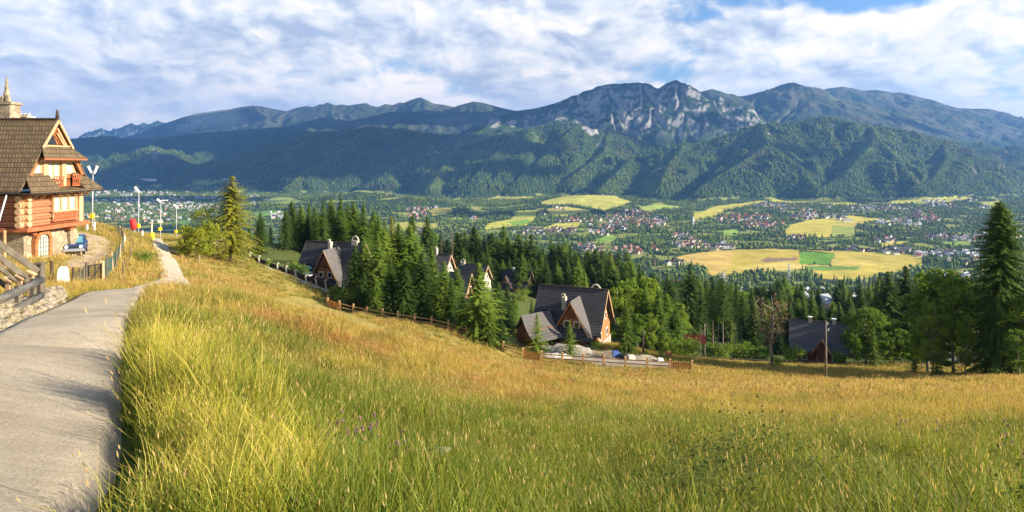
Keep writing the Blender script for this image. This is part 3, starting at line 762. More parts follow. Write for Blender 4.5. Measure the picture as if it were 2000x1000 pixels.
def leaf_mat(name, c1, c2, rough=.7, trans=.0, island=False, pscale=.05, third=None):
    """foliage: tone differs from plant to plant and from clump to clump"""
    m, nt, b = new_mat(name)
    gn_ = nt.add('ShaderNodeNewGeometry')
    n = nt.noise(gn_.outputs['Position'], pscale, 3, .6)
    oi = nt.add('ShaderNodeObjectInfo').outputs['Random']
    f = nt.math('ADD', nt.math('MULTIPLY', oi, .45), nt.math('MULTIPLY', nt.step(n, .3, .7), .35))
    if island:
        f = nt.math('ADD', f, nt.math('MULTIPLY', gn_.outputs['Random Per Island'], .35))
    col = nt.mix(f, c1, c2)
    if third:
        n3 = nt.noise(nt.vmath('ADD', gn_.outputs['Position'], (931.0, 77.0, 0)), pscale * .6, 2, .5)
        col = nt.mix(nt.math('MULTIPLY', nt.step(n3, .6, .68), nt.step(oi, .4, .6)), col, third)
    nt.put(b.inputs['Base Color'], col)
    b.inputs['Roughness'].default_value = rough
    b.inputs['Specular IOR Level'].default_value = .15
    if trans:
        tr = nt.add('ShaderNodeBsdfTranslucent'); nt.put(tr.inputs['Color'], nt.vmath('MULTIPLY', col, (1.35, 1.25, .7)))
        mx = nt.add('ShaderNodeMixShader'); mx.inputs[0].default_value = trans
        nt.l.new(b.outputs[0], mx.inputs[1]); nt.l.new(tr.outputs[0], mx.inputs[2])
        nt.l.new(mx.outputs[0], m.node_tree.nodes['Material Output'].inputs[0])
    return m

def proto(name, V, Fc, mats, mi=None, smooth=False):
    return bpy.data.objects.new(name, mesh_np(name, V, Fc, mats, smooth, mi))

M_FARCON = leaf_mat('far_conifer_green', (.044, .085, .015), (.17, .23, .034), pscale=.004, third=(.14, .085, .06))
M_FARDEC = leaf_mat('far_leaf_green', (.06, .10, .018), (.19, .25, .045), pscale=.006)

def far_conifer(seed, tiers=4, n=7):
    r = np.random.default_rng(seed); V = []; Fs = []
    for t in range(tiers):
        z0 = .08 + t * .86 / tiers; z1 = z0 + 1.55 / tiers; rad = .21 * (1 - t / (tiers + .3)) ** .8
        b = len(V); V.append((r.normal(0, .01), r.normal(0, .01), min(1.0, z1)))
        for k in range(n):
            a = 2 * math.pi * (k + r.uniform(-.3, .3)) / n; q = rad * r.uniform(.7, 1.15)
            V.append((math.cos(a) * q, math.sin(a) * q, z0 + r.uniform(-.03, .03)))
        for k in range(n): Fs.append((b, b + 1 + k, b + 1 + (k + 1) % n))
    return proto('far_conifer', V, Fs, [M_FARCON])
def far_broad(seed):
    r = np.random.default_rng(seed); V = []; Fs = []
    bm = bmesh.new(); bmesh.ops.create_icosphere(bm, subdivisions=1, radius=1.0)
    bv = np.array([v.co for v in bm.verts]); bf = np.array([[v.index for v in f.verts] for f in bm.faces]); bm.free()
    n0 = 0
    for i in range(4):
        a = r.uniform(0, 6.28); q = r.uniform(.05, .2)
        v = bv * r.uniform(.18, .3, 3) * r.uniform(.8, 1.25, (len(bv), 1)) + (math.cos(a) * q, math.sin(a) * q, r.uniform(.35, .75))
        V.append(v); Fs.append(bf + n0); n0 += len(bv)
    return proto('far_broadleaf', np.concatenate(V), np.concatenate(Fs), [M_FARDEC])
FARC = [far_conifer(i) for i in range(4)]; FARB = [far_broad(10 + i) for i in range(4)]

# ---- where the towns lie: (px, py, spread x, spread y, how many, dominating roof)
TOWNS = [
 (205,378,26,6,26,'w'),(235,395,45,9,40,'w'),(300,378,60,6,40,'w'),(300,392,70,7,46,'w'),(385,387,45,5,36,'w'),(340,402,80,7,46,'w'),(260,415,70,8,36,'w'),(395,405,40,8,24,'w'),(300,432,60,8,24,'w'),(210,425,40,8,16,'w'),
 (430,372,20,5,10,'w'),(490,385,22,5,16,'w'),(530,400,26,6,18,'r'),(500,400,20,5,10,'w'),(545,425,15,7,10,'w'),
 (690,400,40,3,14,'r'),(745,399,20,4,10,'r'),(815,410,16,8,24,'r'),(835,403,12,5,12,'w'),(808,424,14,4,12,'r'),(822,452,10,5,8,'d'),(925,428,12,3,5,'w'),
 (1088,408,14,3,8,'d'),(1057,419,5,2,3,'r'),(1115,430,26,3,16,'r'),(1040,455,28,6,22,'d'),(1075,452,40,5,24,'d'),(1110,452,18,5,10,'d'),
 (1210,430,26,9,44,'p'),(1200,445,20,6,22,'p'),(1240,420,20,8,20,'r'),(1290,436,14,5,12,'w'),(1255,432,30,10,18,'r'),(1180,456,25,5,10,'w'),(1165,490,18,5,12,'d'),(1150,486,14,5,8,'r'),(1245,490,30,6,14,'r'),(1222,512,8,3,5,'d'),(1340,478,26,7,26,'p'),(1335,462,20,4,8,'r'),
 (1440,430,40,7,46,'r'),(1490,440,30,6,34,'r'),(1480,425,30,5,24,'p'),(1500,402,26,4,26,'p'),(1530,404,20,5,22,'p'),(1565,425,16,4,16,'r'),(1580,418,16,8,14,'p'),(1390,485,26,4,16,'d'),(1415,480,10,3,4,'w'),
 (1620,425,20,4,10,'w'),(1670,410,35,5,18,'w'),(1710,408,28,5,26,'p'),(1740,408,18,6,18,'p'),(1780,412,18,5,14,'p'),(1795,422,22,5,22,'r'),(1812,430,18,5,22,'r'),(1830,398,20,5,24,'w'),(1855,404,12,5,14,'p'),(1890,390,24,4,22,'p'),(1760,434,18,5,16,'w'),(1730,436,20,3,14,'w'),(1790,440,14,3,6,'w'),(1920,408,14,5,8,'w'),
 (1840,464,30,5,24,'d'),(1880,466,30,5,16,'w'),(1730,470,16,4,10,'r'),(1940,455,22,6,14,'w'),(1980,460,14,6,10,'w'),(1670,490,30,3,8,'d'),(1745,492,20,4,14,'d'),(1765,490,14,4,8,'d'),(1795,500,8,4,5,'w'),(1860,498,30,5,14,'w'),(1900,498,8,5,4,'w'),(1880,512,20,5,8,'d'),(1550,466,30,2,8,'r'),
 (1330,515,18,4,4,'d'),(1620,600,50,12,18,'w'),(1690,615,20,6,6,'w'),(1445,582,14,5,5,'d'),(1580,577,20,4,5,'w'),(1330,560,8,6,3,'r'),(1860,545,30,8,8,'w'),
]
HS = []
_ry = YY[(YY > 560) & (YY < 9000)]
def on_ground(px, py, y0=560, y1=9000):
    """the spot of ground seen at a point of the photograph"""
    xs = (px - 1000) / F * _ry; zz = sample(H, xs, _ry); q = 320 - F * zz / _ry
    ok = np.where((q <= py) & (_ry >= y0) & (_ry <= y1))[0]
    if len(ok) == 0: return None
    return xs[ok[0]], _ry[ok[0]], zz[ok[0]]
hr = np.random.default_rng(21)
for ti, (px, py, sx, sy, n, rf) in enumerate(TOWNS):
    for i in range(n):
        for tr in range(6):
            a, b = px + hr.normal(0, .55) * sx, py + hr.normal(0, .55) * sy
            g = on_ground(a, b)
            if g is None: continue
            x, y, z = g
            if float(sample(UP, x, y)) > 30: continue
            gap_ = 15 if y < 3000 else 20
            if any(abs(x - q[0]) < gap_ and abs(y - q[1]) < gap_ * 1.3 for q in HS): continue
            HS.append((x, y, z, ti, rf)); break
HXY = np.array([(q[0], q[1]) for q in HS])
def near_house(X, Y, r):
    out = np.zeros(len(X), bool)
    for i in range(0, len(X), 4000):
        d = np.abs(X[i:i + 4000, None] - HXY[:, 0]), (Y[i:i + 4000, None] - HXY[:, 1])
        out[i:i + 4000] = ((d[0] < r) & (d[1] > -r * 2.4) & (d[1] < r)).any(1)
    return out

def rand_fan(n, y0, y1, k=1.0, seed=0, p=1.0):
    r = np.random.default_rng(seed)
    Y = (y0 ** (1 + p) + r.uniform(0, 1, n) * (y1 ** (1 + p) - y0 ** (1 + p))) ** (1 / (1 + p))
    X = r.uniform(-.86, .86, n) * Y * k
    return X, Y
def plant_far(name, label, n, y0, y1, protos_, h0, h1, keep, seed, wide=1.0, p=1.0):
    X, Y = rand_fan(n, y0, y1, seed=seed, p=p)
    Z = sample(H, X, Y)
    vis = (Z + 25) / Y >= sample(RUN, X, Y) - .0005
    m = vis & keep(X, Y, Z)
    X, Y, Z = X[m], Y[m], Z[m]
    m = ~near_house(X, Y, 11); X, Y, Z = X[m], Y[m], Z[m]
    r = np.random.default_rng(seed + 99); q = len(X)
    s = r.uniform(h0, h1, q); wdt = s * r.uniform(.7, 1.3, q) * wide
    rot = np.stack([r.normal(0, .03, q), r.normal(0, .03, q), r.uniform(0, 6.28, q)], 1)
    print(name, q)
    return scatter(name, label, np.stack([X, Y, Z - .5], 1), rot, np.stack([wdt, wdt, s], 1), r.integers(0, len(protos_), q), protos_)
def fld(X, Y): return sample(FIELD.astype(float), X, Y) < .15
mixn = lambda X, Y: fbm(X, Y, 260, 3, off=5)
clear = lambda X, Y: fbm(X, Y, 120, 4, off=2)
upv = lambda X, Y: sample(UP, X, Y)
plant_far('valley_spruce_wood', 'dark conifer woods spread between the fields and villages of the valley floor', 60000, 1050, 5600, FARC, 12, 21,
          lambda X, Y, Z: fld(X, Y) & (upv(X, Y) < 90) & (mixn(X, Y) > -.05) & (clear(X, Y) < .14), 1)
plant_far('valley_leafy_wood', 'rounded leafy trees in loose belts between the valley houses', 46000, 1050, 5600, FARB, 9, 16,
          lambda X, Y, Z: fld(X, Y) & (upv(X, Y) < 90) & (mixn(X, Y) < .06) & (clear(X, Y) < .16), 2, 1.1)
plant_far('town_wood', 'trees growing all through the far town below the dark hills', 16000, 5000, 8600, FARB, 10, 16,
          lambda X, Y, Z: fld(X, Y) & (upv(X, Y) < 30) & (X < 0), 3, 1.2)
plant_far('hill_forest', 'dense conifer forest covering the hills behind the valley', 150000, 4300, 7700, FARC, 17, 27,
          lambda X, Y, Z: fld(X, Y) & (upv(X, Y) >= 30) & (sample((KIND == 0).astype(float), X, Y) > .5) & (sample(C[..., 0], X, Y) < .13), 4, 1.15)

# ---------------------------------------------------------------- village houses: the 300 that show largest are things of their own
MW = {'white': mat('plaster_white', (.72, .70, .66), .9, .12, .3), 'cream': mat('plaster_cream', (.62, .52, .38), .9, .15, .3), 'pink': mat('plaster_pink', (.60, .42, .34), .9, .15, .3), 'wood': mat('house_timber', (.30, .15, .07), .8, .3, .6)}
MR = {'red': mat('roof_red', (.30, .09, .055), .7, .3, .4), 'dark': mat('roof_dark_slate', (.075, .07, .07), .6, .3, .4), 'grey': mat('roof_grey_metal', (.42, .43, .45), .45, .2, .3), 'brown': mat('roof_brown', (.17, .11, .08), .8, .3, .4), 'rose': mat('roof_faded_rose', (.33, .19, .15), .8, .3, .4)}
M_PANE = mat('window_pane_dark', (.04, .05, .06), .15, .2, 1, spec=.6)
def house_mesh(wl, rf, w_, d_, e, r_, dorm, big=False):
    mb = MB()
    a, b = w_ / 2, d_ / 2
    mb.box((0, 0, e / 2 - 1), (w_, d_, e + 2), 0, 0)
    mb.poly([(-a, -b, e), (-a, b, e), (-a, 0, e + r_)], (w_, 0, 0), 0)
    o = .7
    sl_ = r_ / b
    for s in (-1, 1):
        p = [(-a - o, s * (b + o), e - o * sl_), (a + o, s * (b + o), e - o * sl_), (a + o, 0, e + r_ + .05), (-a - o, 0, e + r_ + .05)]
        mb.poly(p, (0, 0, .35), 1)
    for k in range(dorm):
        x = (-.22 + .44 * k) * w_ if dorm > 1 else 0
        for s in (-1, 1):
            mb.poly([(x - 1.7, s * b * .98, e), (x + 1.7, s * b * .98, e), (x, s * b * .98, e + r_ * .66)], (0, -s * b * .6, 0), 0)
            for q in (-1, 1):
                mb.poly([(x + q * 2.1, s * (b + .4), e - .3), (x, s * (b + .4), e + r_ * .75), (x, s * b * .2, e + r_ * .75), (x + q * 2.1, s * b * .6, e - .3)], (0, 0, .25), 1)
    mb.box((w_ * .22, .8, e + r_ * .9), (.9, .9, r_ * .7), 0, 0)
    for s in (-1, 1):
        for k in range(3):
            for zz in ((e * .35,) if e < 4 else (e * .28, e * .72)):
                mb.box(((-.3 + .3 * k) * w_, s * b, zz), (1.2, .12, 1.2), 0, 2)
        for k in (-1, 1):
            mb.box((s * a, k * d_ * .22, e * .5), (.12, 1.3, 1.3), 0, 2)
        mb.box((s * a, 0, e + r_ * .35), (.12, 1.2, 1.3), 0, 2)
    tmp = mb.build('house', [MW[wl], MR[rf], M_PANE]); me = tmp.data
    bpy.data.objects.remove(tmp)
    return me
HV = {}
for wl, rf, spec_ in [('white', 'red', 0), ('cream', 'red', 1), ('white', 'dark', 2), ('cream', 'dark', 3), ('wood', 'dark', 0), ('white', 'grey', 1), ('cream', 'grey', 2), ('pink', 'rose', 3), ('cream', 'brown', 0), ('white', 'brown', 2), ('pink', 'red', 1)]:
    w_, d_, e, r_, dm = [(11, 9, 4.5, 5.5, 1), (14, 10, 5.5, 6, 2), (18, 11, 7, 5, 2), (10, 8.5, 3.5, 6, 0)][spec_]
    HV[(wl, rf)] = house_mesh(wl, rf, w_, d_, e, r_, dm)
PICK = {'w': [('white', 'grey')] * 4 + [('cream', 'grey')] * 2 + [('white', 'dark'), ('white', 'red'), ('cream', 'brown')], 'r': [('white', 'red'), ('cream', 'red'), ('pink', 'red'), ('pink', 'rose'), ('white', 'dark'), ('white', 'brown')],
        'p': [('pink', 'rose')] * 2 + [('white', 'dark'), ('white', 'grey'), ('cream', 'dark'), ('cream', 'red'), ('white', 'brown')], 'd': [('white', 'dark')] * 2 + [('cream', 'dark'), ('wood', 'dark'), ('cream', 'brown')]}
def place_of(px, py, y):
    if px < 470: return 'the far town below the dark hills'
    if px < 620: return 'the far hamlet beyond the golden spruce'
    if px < 780: return 'the hamlet below the long pale meadow'
    if px < 900: return 'the village inside the middle woods'
    if px < 1150: return 'the village between the small golden fields'
    if y < 1300: return 'the nearest valley streets past the slope forest'
    if px < 1370: return 'the wooded village beside the white spire'
    if py > 480: return 'the row above the large ploughed field'
    if px < 1620 and py > 400: return 'the large village between golden fields'
    if px < 1620: return 'the upper village under the green hill'
    if py < 425: return 'the hillside village beneath the green hill'
    return 'the scattered village behind the lone spruce'
vis = []
for i, (x, y, z, ti, rf) in enumerate(HS):
    px = 1000 + F * x / y
    if -20 < px < 2020 and (z + 7) / y > float(sample(RUN, x, y)) - .002: vis.append((y, i))
vis.sort()
print('houses', len(HS), len(vis))
REST = []
hcount = 0
for rank, (y_, i) in enumerate(vis):
    x, y, z, ti, rf = HS[i]
    key = PICK[rf][int(hr.integers(0, len(PICK[rf])))]
    rz = hr.choice([0, 1.57]) + hr.normal(.25, .35); s = hr.uniform(.8, 1.15)
    if rank < 296:
        px, py = 1000 + F * x / y, 320 - F * z / y
        pl = place_of(px, py, y)
        o = link('village_house', HV[key]); o.location = (x, y, z); o.rotation_euler = (0, 0, rz); o.scale = (s, s, s)
        wn = {'white': 'white', 'cream': 'cream', 'pink': 'pinkish', 'wood': 'timber'}[key[0]]
        rn_ = {'red': 'red', 'dark': 'dark', 'grey': 'pale grey', 'brown': 'brown', 'rose': 'faded rose'}[key[1]]
        tag(o, 'tiny %s house, %s roof, in %s' % (wn, rn_, pl), 'house', '%s houses with %s roofs in %s' % (wn, rn_, pl))
    else:
        REST.append((x, y, z, rz, s * 1.05, list(HV).index(key)))
if REST:
    q = np.array(REST)
    ho = [bpy.data.objects.new('house_copy', HV[k]) for k in HV]
    scatter('distant_town', 'hundreds of tiny houses of the far town and villages', q[:, :3], np.stack([q[:, 3] * 0, q[:, 3] * 0, q[:, 3]], 1), np.repeat(q[:, 4:5], 3, 1), q[:, 5].astype(int), ho)

plant_far('hill_leafy_wood', 'lighter green leafy trees mixed into the forest of the green hill', 60000, 4300, 6000, FARB, 15, 23,
          lambda X, Y, Z: fld(X, Y) & (upv(X, Y) >= 25) & (X > 300) & (sample(C[..., 0], X, Y) < .13) & (fbm(X, Y, 420, 3, off=55) > -.12), 14, 1.15)
# ================================================================ trees near enough to tell apart
M_BARK = mat('spruce_bark', (.13, .085, .06), .95, .35, 6, bump=.8, stretch=(1, 1, .25))
M_BARKG = mat('grey_bark', (.20, .17, .13), .95, .35, 6, bump=.8, stretch=(1, 1, .25))
LM = {
 'dark': leaf_mat('needles_dark', (.030, .062, .013), (.085, .145, .024), trans=.15, island=True, pscale=.12),
 'mid': leaf_mat('needles_green', (.050, .105, .014), (.16, .24, .032), trans=.18, island=True, pscale=.12),
 'bright': leaf_mat('needles_fresh', (.085, .165, .018), (.22, .31, .038), trans=.2, island=True, pscale=.12),
 'gold': leaf_mat('needles_golden', (.11, .13, .014), (.30, .30, .03), trans=.2, island=True, pscale=.12),
 'leaf': leaf_mat('leaves_green', (.075, .14, .016), (.21, .30, .035), trans=.35, island=True, pscale=.12),
 'leafdark': leaf_mat('leaves_deep_green', (.065, .135, .016), (.17, .27, .032), trans=.35, island=True, pscale=.12),
 'leafgold': leaf_mat('leaves_yellow_green', (.15, .20, .02), (.42, .42, .05), trans=.35, island=True, pscale=.12),
 'weed': leaf_mat('weed_leaves', (.045, .075, .014), (.14, .16, .03), trans=.3, island=True, pscale=.8),
 'brown': leaf_mat('dry_brown_needles', (.13, .085, .045), (.23, .16, .08), trans=.1, island=True, pscale=.12),
}
def spruce_mesh(seed, h=20.0, rad=3.2, bottom=.05, dens=1.0, shape=.85, droop=.45, twig=.55, gappy=.1, low=False):
    """crown of a spruce: whorls of drooping fronds, each a row of small hanging twigs"""
    r = np.random.default_rng(seed)
    V = []; Fs = []
    z = bottom * h
    lev = 0
    while z < h * .985:
        t = z / h
        Lm = rad * ((1 - t) / (1 - bottom)) ** shape * (.55 + .45 * min(1, (t - bottom) * 12 + .3))
        n = int((5 + 4 * min(1, Lm / 2)) * dens)
        for k in range(n):
            if r.uniform() < gappy: continue
            a = 2 * math.pi * (k / n) + r.uniform(-.4, .4) + lev * .7
            L = max(.15, Lm * r.uniform(.62, 1.18))
            ns = max(2, int(L / (.36 if not low else .6)))
            ca, sa = math.cos(a), math.sin(a)
            dz0 = .18 * (t - .3); dr = droop * r.uniform(.6, 1.3) * (1.1 - t)
            zz = z + r.uniform(-.15, .15)
            for s in range(ns + 1):
                u = (s + .3) / (ns + .3)
                q = L * u
                pz = zz + q * dz0 - dr * q * q / (L + .6) * 1.1 + .10 * L * u ** 3
                px_, py_ = ca * q, sa * q
                tw = twig * (1.15 - .65 * u) * min(1.0, .35 + L / 2.2) * r.uniform(.7, 1.25)
                wd_ = tw * (.34 if not low else .5)
                for sd in (-1, 1):
                    an = a + sd * r.uniform(.55, 1.15)
                    ex, ey, ez = px_ + math.cos(an) * tw, py_ + math.sin(an) * tw, pz - tw * r.uniform(.25, .75)
                    nx, ny = -math.sin(an) * wd_ / 2, math.cos(an) * wd_ / 2
                    b = len(V)
                    V += [(px_ + nx, py_ + ny, pz + .04), (px_ - nx, py_ - ny, pz - .02), (ex, ey, ez)]
                    Fs.append((b, b + 1, b + 2))
                if not low or s % 2:
                    b = len(V); an = a + r.uniform(-.3, .3)
                    V += [(px_ - sa * wd_ * .7, py_ + ca * wd_ * .7, pz), (px_ + sa * wd_ * .7, py_ - ca * wd_ * .7, pz), (px_ + math.cos(an) * tw * 1.1, py_ + math.sin(an) * tw * 1.1, pz - tw * .25)]
                    Fs.append((b, b + 1, b + 2))
        z += (.40 if not low else .7) * r.uniform(.8, 1.2) * (1 - .45 * t) / dens
        lev += 1
    for k in range(5):
        b = len(V); a = k * 1.26
        V += [(math.cos(a) * .1, math.sin(a) * .1, h * .955), (math.cos(a + 1) * .1, math.sin(a + 1) * .1, h * .96), (0, 0, h * 1.01)]
        Fs.append((b, b + 1, b + 2))
    return np.array(V), np.array(Fs)
def trunk_mb(h, r0, r1=.04, wob=.0, seed=0, n=7):
    r = np.random.default_rng(seed)
    pts = [(0, 0, -1.2)] + [(r.normal(0, wob), r.normal(0, wob), h * q) for q in (.0, .15, .35, .6, .8, 1)]
    rr = [r0 * 1.15, r0 * 1.1, r0 * .85, r0 * .7, r0 * .45, r0 * .25, r1]
    return MB().tube(pts, rr, n)
def leaf_cloud(seed, blobs, n, size, V=None):
    """small leaf faces round the ends of the branches"""
    r = np.random.default_rng(seed)
    bl = np.array(blobs); wgt = (bl[:, 3] ** 2); wgt = wgt / wgt.sum()
    k = r.choice(len(bl), n, p=wgt)
    d = r.normal(0, 1, (n, 3)); d /= np.linalg.norm(d, axis=1)[:, None]
    q = r.uniform(.25, 1, n) ** .45
    c = bl[k, :3] + d * (bl[k, 3] * q)[:, None] * np.array([1, 1, .8])
    nrm = d * .6 + r.normal(0, .6, (n, 3)) + (0, 0, .35); nrm /= np.linalg.norm(nrm, axis=1)[:, None]
    t1 = np.cross(nrm, r.normal(0, 1, (n, 3))); t1 /= np.linalg.norm(t1, axis=1)[:, None]
    t2 = np.cross(nrm, t1)
    s = (size * r.uniform(.6, 1.3, n))[:, None]
    P4 = np.stack([c - t1 * s, c - t2 * s * .5, c + t1 * s, c + t2 * s * .5], 1).reshape(-1, 3)
    return P4, np.arange(4 * n).reshape(n, 4)
def broad_parts(seed, h, rad, trunk_r, n, size, bare=.18, limbs=7, blob=.34, lean=0.0):
    r = np.random.default_rng(seed)
    tb = MB(); blobs = []
    tb.tube([(0, 0, -1), (0, 0, 0), (r.normal(0, .1), r.normal(0, .1), h * .3), (r.normal(0, .25), r.normal(0, .25), h * .62), (lean, 0, h * .93)], [trunk_r * 1.2, trunk_r, trunk_r * .75, trunk_r * .45, .04], 8)
    for i in range(limbs):
        z0 = h * (bare + (.8 - bare) * (i + r.uniform(0, .6)) / limbs); a = i * 2.4 + r.uniform(-.4, .4)
        prof = math.sin(math.pi * min(.98, max(.12, (z0 / h - bare * .4) / (1 - bare * .3)))) ** .55
        L = rad * prof * r.uniform(.7, 1.05)
        p1 = (math.cos(a) * L * .5, math.sin(a) * L * .5, z0 + L * .3); p2 = (math.cos(a) * L * .9, math.sin(a) * L * .9, z0 + L * .5)
        tb.tube([(0, 0, z0), p1, p2], [trunk_r * .4, trunk_r * .22, .03], 5)
        for j in range(3):
            a2 = a + r.uniform(-.8, .8); e = (math.cos(a2) * L * r.uniform(.45, .85), math.sin(a2) * L * r.uniform(.45, .85), z0 + L * r.uniform(.15, .75))
            tb.tube([p1, e], [trunk_r * .15, .02], 4)
            blobs.append((*e, rad * blob * r.uniform(.6, 1.15)))
        blobs.append((*p2, rad * blob * r.uniform(.6, 1.0)))
    for j in range(4):
        blobs.append((lean + r.normal(0, rad * .2), r.normal(0, rad * .2), h * r.uniform(.8, .95), rad * blob * r.uniform(.5, .9)))
    V, Q = leaf_cloud(seed + 50, blobs, n, size)
    return tb, V, Q

def make_tree(kind, crown_name, V, Fc, leafm, tb, barkm):
    root = empty(kind, (0, 0, 0))
    cr = link('crown', mesh_np('crown', V, Fc, [leafm]), root)
    tr = tb.build('trunk', barkm, root, smooth=True)
    return root, cr, tr
PT = {}
def spruce_proto(key, leafm, seed, h, rad, **kw):
    V, Fc = spruce_mesh(seed, h, rad, **kw)
    PT[key] = ('spruce_tree', mesh_np('crown', V, Fc, [LM[leafm]]), trunk_mb(h * .97, .012 * h + .03, seed=seed), M_BARK, h)
for i in range(3):
    spruce_proto('dark%d' % i, 'dark', 31 + i, 20, 5.2 - .4 * i, twig=.8, dens=1.05, shape=(.85, .68, 1.0)[i], gappy=(.1, .22, .14)[i], droop=(.45, .75, .3)[i])
    spruce_proto('mid%d' % i, 'mid', 41 + i, 17, 5.0 - .4 * i, twig=.8, dens=1.05, shape=(.8, 1.0, .7)[i], gappy=(.18, .1, .24)[i], droop=(.6, .35, .7)[i])
spruce_proto('bright0', 'bright', 51, 13, 4.2, twig=.7); spruce_proto('bright1', 'bright', 52, 12, 3.9, twig=.7)
spruce_proto('gold0', 'gold', 61, 14, 4.6, bottom=.14, gappy=.22, shape=.7, droop=.7, twig=.7)
spruce_proto('gold1', 'gold', 63, 18, 4.2, twig=.7)
spruce_proto('hero', 'mid', 71, 26, 7.2, bottom=.03, shape=.62, droop=.75, twig=1.0, gappy=.14, dens=1.15)
spruce_proto('small0', 'mid', 81, 5, 1.9, twig=.42, bottom=.03, dens=1.3); spruce_proto('small1', 'bright', 82, 5, 1.9, twig=.42, bottom=.02, dens=1.3)
# tall pines, bare below
for i in range(2):
    V, Fc = spruce_mesh(91 + i, 20, 3.4, bottom=.45, shape=.6, droop=.5, gappy=.2)
    PT['pine%d' % i] = ('pine_tree', mesh_np('crown', V, Fc, [LM['mid' if i else 'dark']]), trunk_mb(19.5, .2, seed=i), M_BARKG, 20)
V, Fc = spruce_mesh(97, 14, 1.3, bottom=.3, shape=.5, gappy=.72, droop=.6)
PT['dead'] = ('dead_spruce_tree', mesh_np('crown', V, Fc, [LM['brown']]), trunk_mb(14, .16, seed=5), M_BARKG, 14)
def broad_proto(key, name, leafm, seed, h, rad, tr, n, size, **kw):
    tb, V, Q = broad_parts(seed, h, rad, tr, n, size, **kw)
    PT[key] = (name, mesh_np('crown', V, Q, [LM[leafm]]), tb, M_BARKG, h)
broad_proto('apple', 'leafy_tree', 'leafgold', 101, 6.5, 3.9, .17, 7500, .17, bare=.12, limbs=11, blob=.27)
broad_proto('thicket', 'leafy_tree', 'leafgold', 108, 8, 2.2, .12, 1500, .15, bare=.12, limbs=9, blob=.3)
broad_proto('leaf0', 'leafy_tree', 'leaf', 102, 10, 4.2, .2, 6500, .22, limbs=10, blob=.33)
broad_proto('leaf1', 'leafy_tree', 'leaf', 103, 12, 3.6, .2, 6500, .22, limbs=11, blob=.3)
broad_proto('deep0', 'leafy_tree', 'leafdark', 104, 15, 3.9, .22, 7500, .25, bare=.3, limbs=12, blob=.33)
broad_proto('deep1', 'leafy_tree', 'leafdark', 105, 12, 3.2, .2, 5500, .24, bare=.2, limbs=10, blob=.33)
broad_proto('bush0', 'shrub', 'leaf', 106, 2.6, 1.9, .06, 1500, .14, bare=.02, limbs=7, blob=.45)
broad_proto('bush1', 'shrub', 'leafdark', 107, 2.4, 1.6, .06, 1700, .11, bare=.02, limbs=7, blob=.45)
broad_proto('withered', 'withered_tree', 'brown', 109, 11, 3.0, .26, 900, .16, bare=.25, limbs=12, blob=.3)
PROTO_OBJ = {}
def plant(key, x, y, h, wsc=1.0, label='', group=None, z=None, cat='tree', name=None, rz=None):
    """a tree of its own: an empty at the foot of the trunk, crown and trunk as its parts"""
    nm, cme, tb, bark, h0 = PT[key]
    if key not in PROTO_OBJ:
        t = tb.build('trunk', bark, None, smooth=True); PROTO_OBJ[key] = t.data; bpy.data.objects.remove(t)
    z = gz(x, y) if z is None else z
    if nm == 'spruce_tree' and key != 'hero': wsc *= 1.18 * rng.uniform(.84, 1.16)
    o = empty(name or nm, (x, y, z - .1), rng.uniform(0, 6.28) if rz is None else rz, label, cat, group)
    s = h / h0; o.scale = (s * wsc, s * wsc, s)
    o.rotation_euler[0] = rng.normal(0, .018); o.rotation_euler[1] = rng.normal(0, .018)
    link('crown', cme, o); link('trunk', PROTO_OBJ[key], o)
    return o
ORD = 'first second third fourth fifth sixth seventh eighth ninth tenth eleventh twelfth thirteenth fourteenth fifteenth sixteenth seventeenth eighteenth nineteenth twentieth'.split()
ORD += ['twenty-' + q for q in ORD[:9]] + ['thirtieth'] + ['thirty-' + q for q in ORD[:9]] + ['fortieth'] + ['forty-' + q for q in ORD[:9]] + ['fiftieth'] + ['fifty-' + q for q in ORD[:9]]
def count_off(phrase):
    '''gives each of the trees gathered under a label its place in the row, counted from the road side'''
    t = sorted((o for o in SC.objects if o.parent is None and o.get('label') == phrase[0]), key=lambda o: o.location.x / o.location.y)
    for i, o in enumerate(t): o['label'] = phrase[1] % ORD[i]
def plant_px(key, px, d, top, wsc=1.0, **kw):
    x = (px - 1000) / F * d; z = gz(x, d)
    h = (320 - top) / F * d - z
    if key.startswith('bush'): h = min(h, 3.0)
    return plant(key, x, d, max(h, 1.0), wsc, z=z, **kw)
# ---- those with a face of their own
plant_px('gold0', 450, 107, 342, 1.15, label='tall golden-lit spruce standing alone beside the leafy tree on the road bend')
plant_px('apple', 388, 99, 440, 1.05, label='broad yellow-green leafy tree by the road bend in front of the golden spruce')
plant_px('thicket', 402, 108, 395, 1.0, label='thin half-bare tree poking up behind the broad yellow-green one')
plant_px('hero', 1958, 92, 388, 1.0, label='very tall lone spruce with hanging boughs at the edge of the meadow')
plant_px('withered', 1508, 105, 566, 1.0, label='withered tree with reddish brown twigs in the middle of the lower meadow')
plant_px('leaf0', 1690, 124, 604, 1.15, label='bright green rounded leafy tree beside the small dark-roofed house')
plant_px('small0', 1706, 116, 640, .8, label='slim young spruce in front of the bright rounded leafy tree')
plant_px('leaf1', 1822, 94, 590, .85, label='open light green leafy tree at the meadow edge, low crown')
plant_px('deep0', 1862, 96, 522, .95, label='tall dark leafy tree on a bare trunk next to the lone spruce')
plant_px('deep1', 1812, 100, 528, .95, label='tall dark leafy tree behind the light green one at the meadow edge')
plant_px('leaf1', 1885, 90, 610, .5, label='thin sapling with sparse leaves just before the lone spruce')
plant_px('bright0', 1145, 152, 528, .62, label='slim fresh green larch rising behind the main chalet roof')
plant_px('small1', 1048, 99, 612, 1.15, label='young spruce in front of the grey shed roof by the fence')
plant_px('small0', 1113, 98, 626, .85, label='narrow young spruce before the front wall of the main chalet')
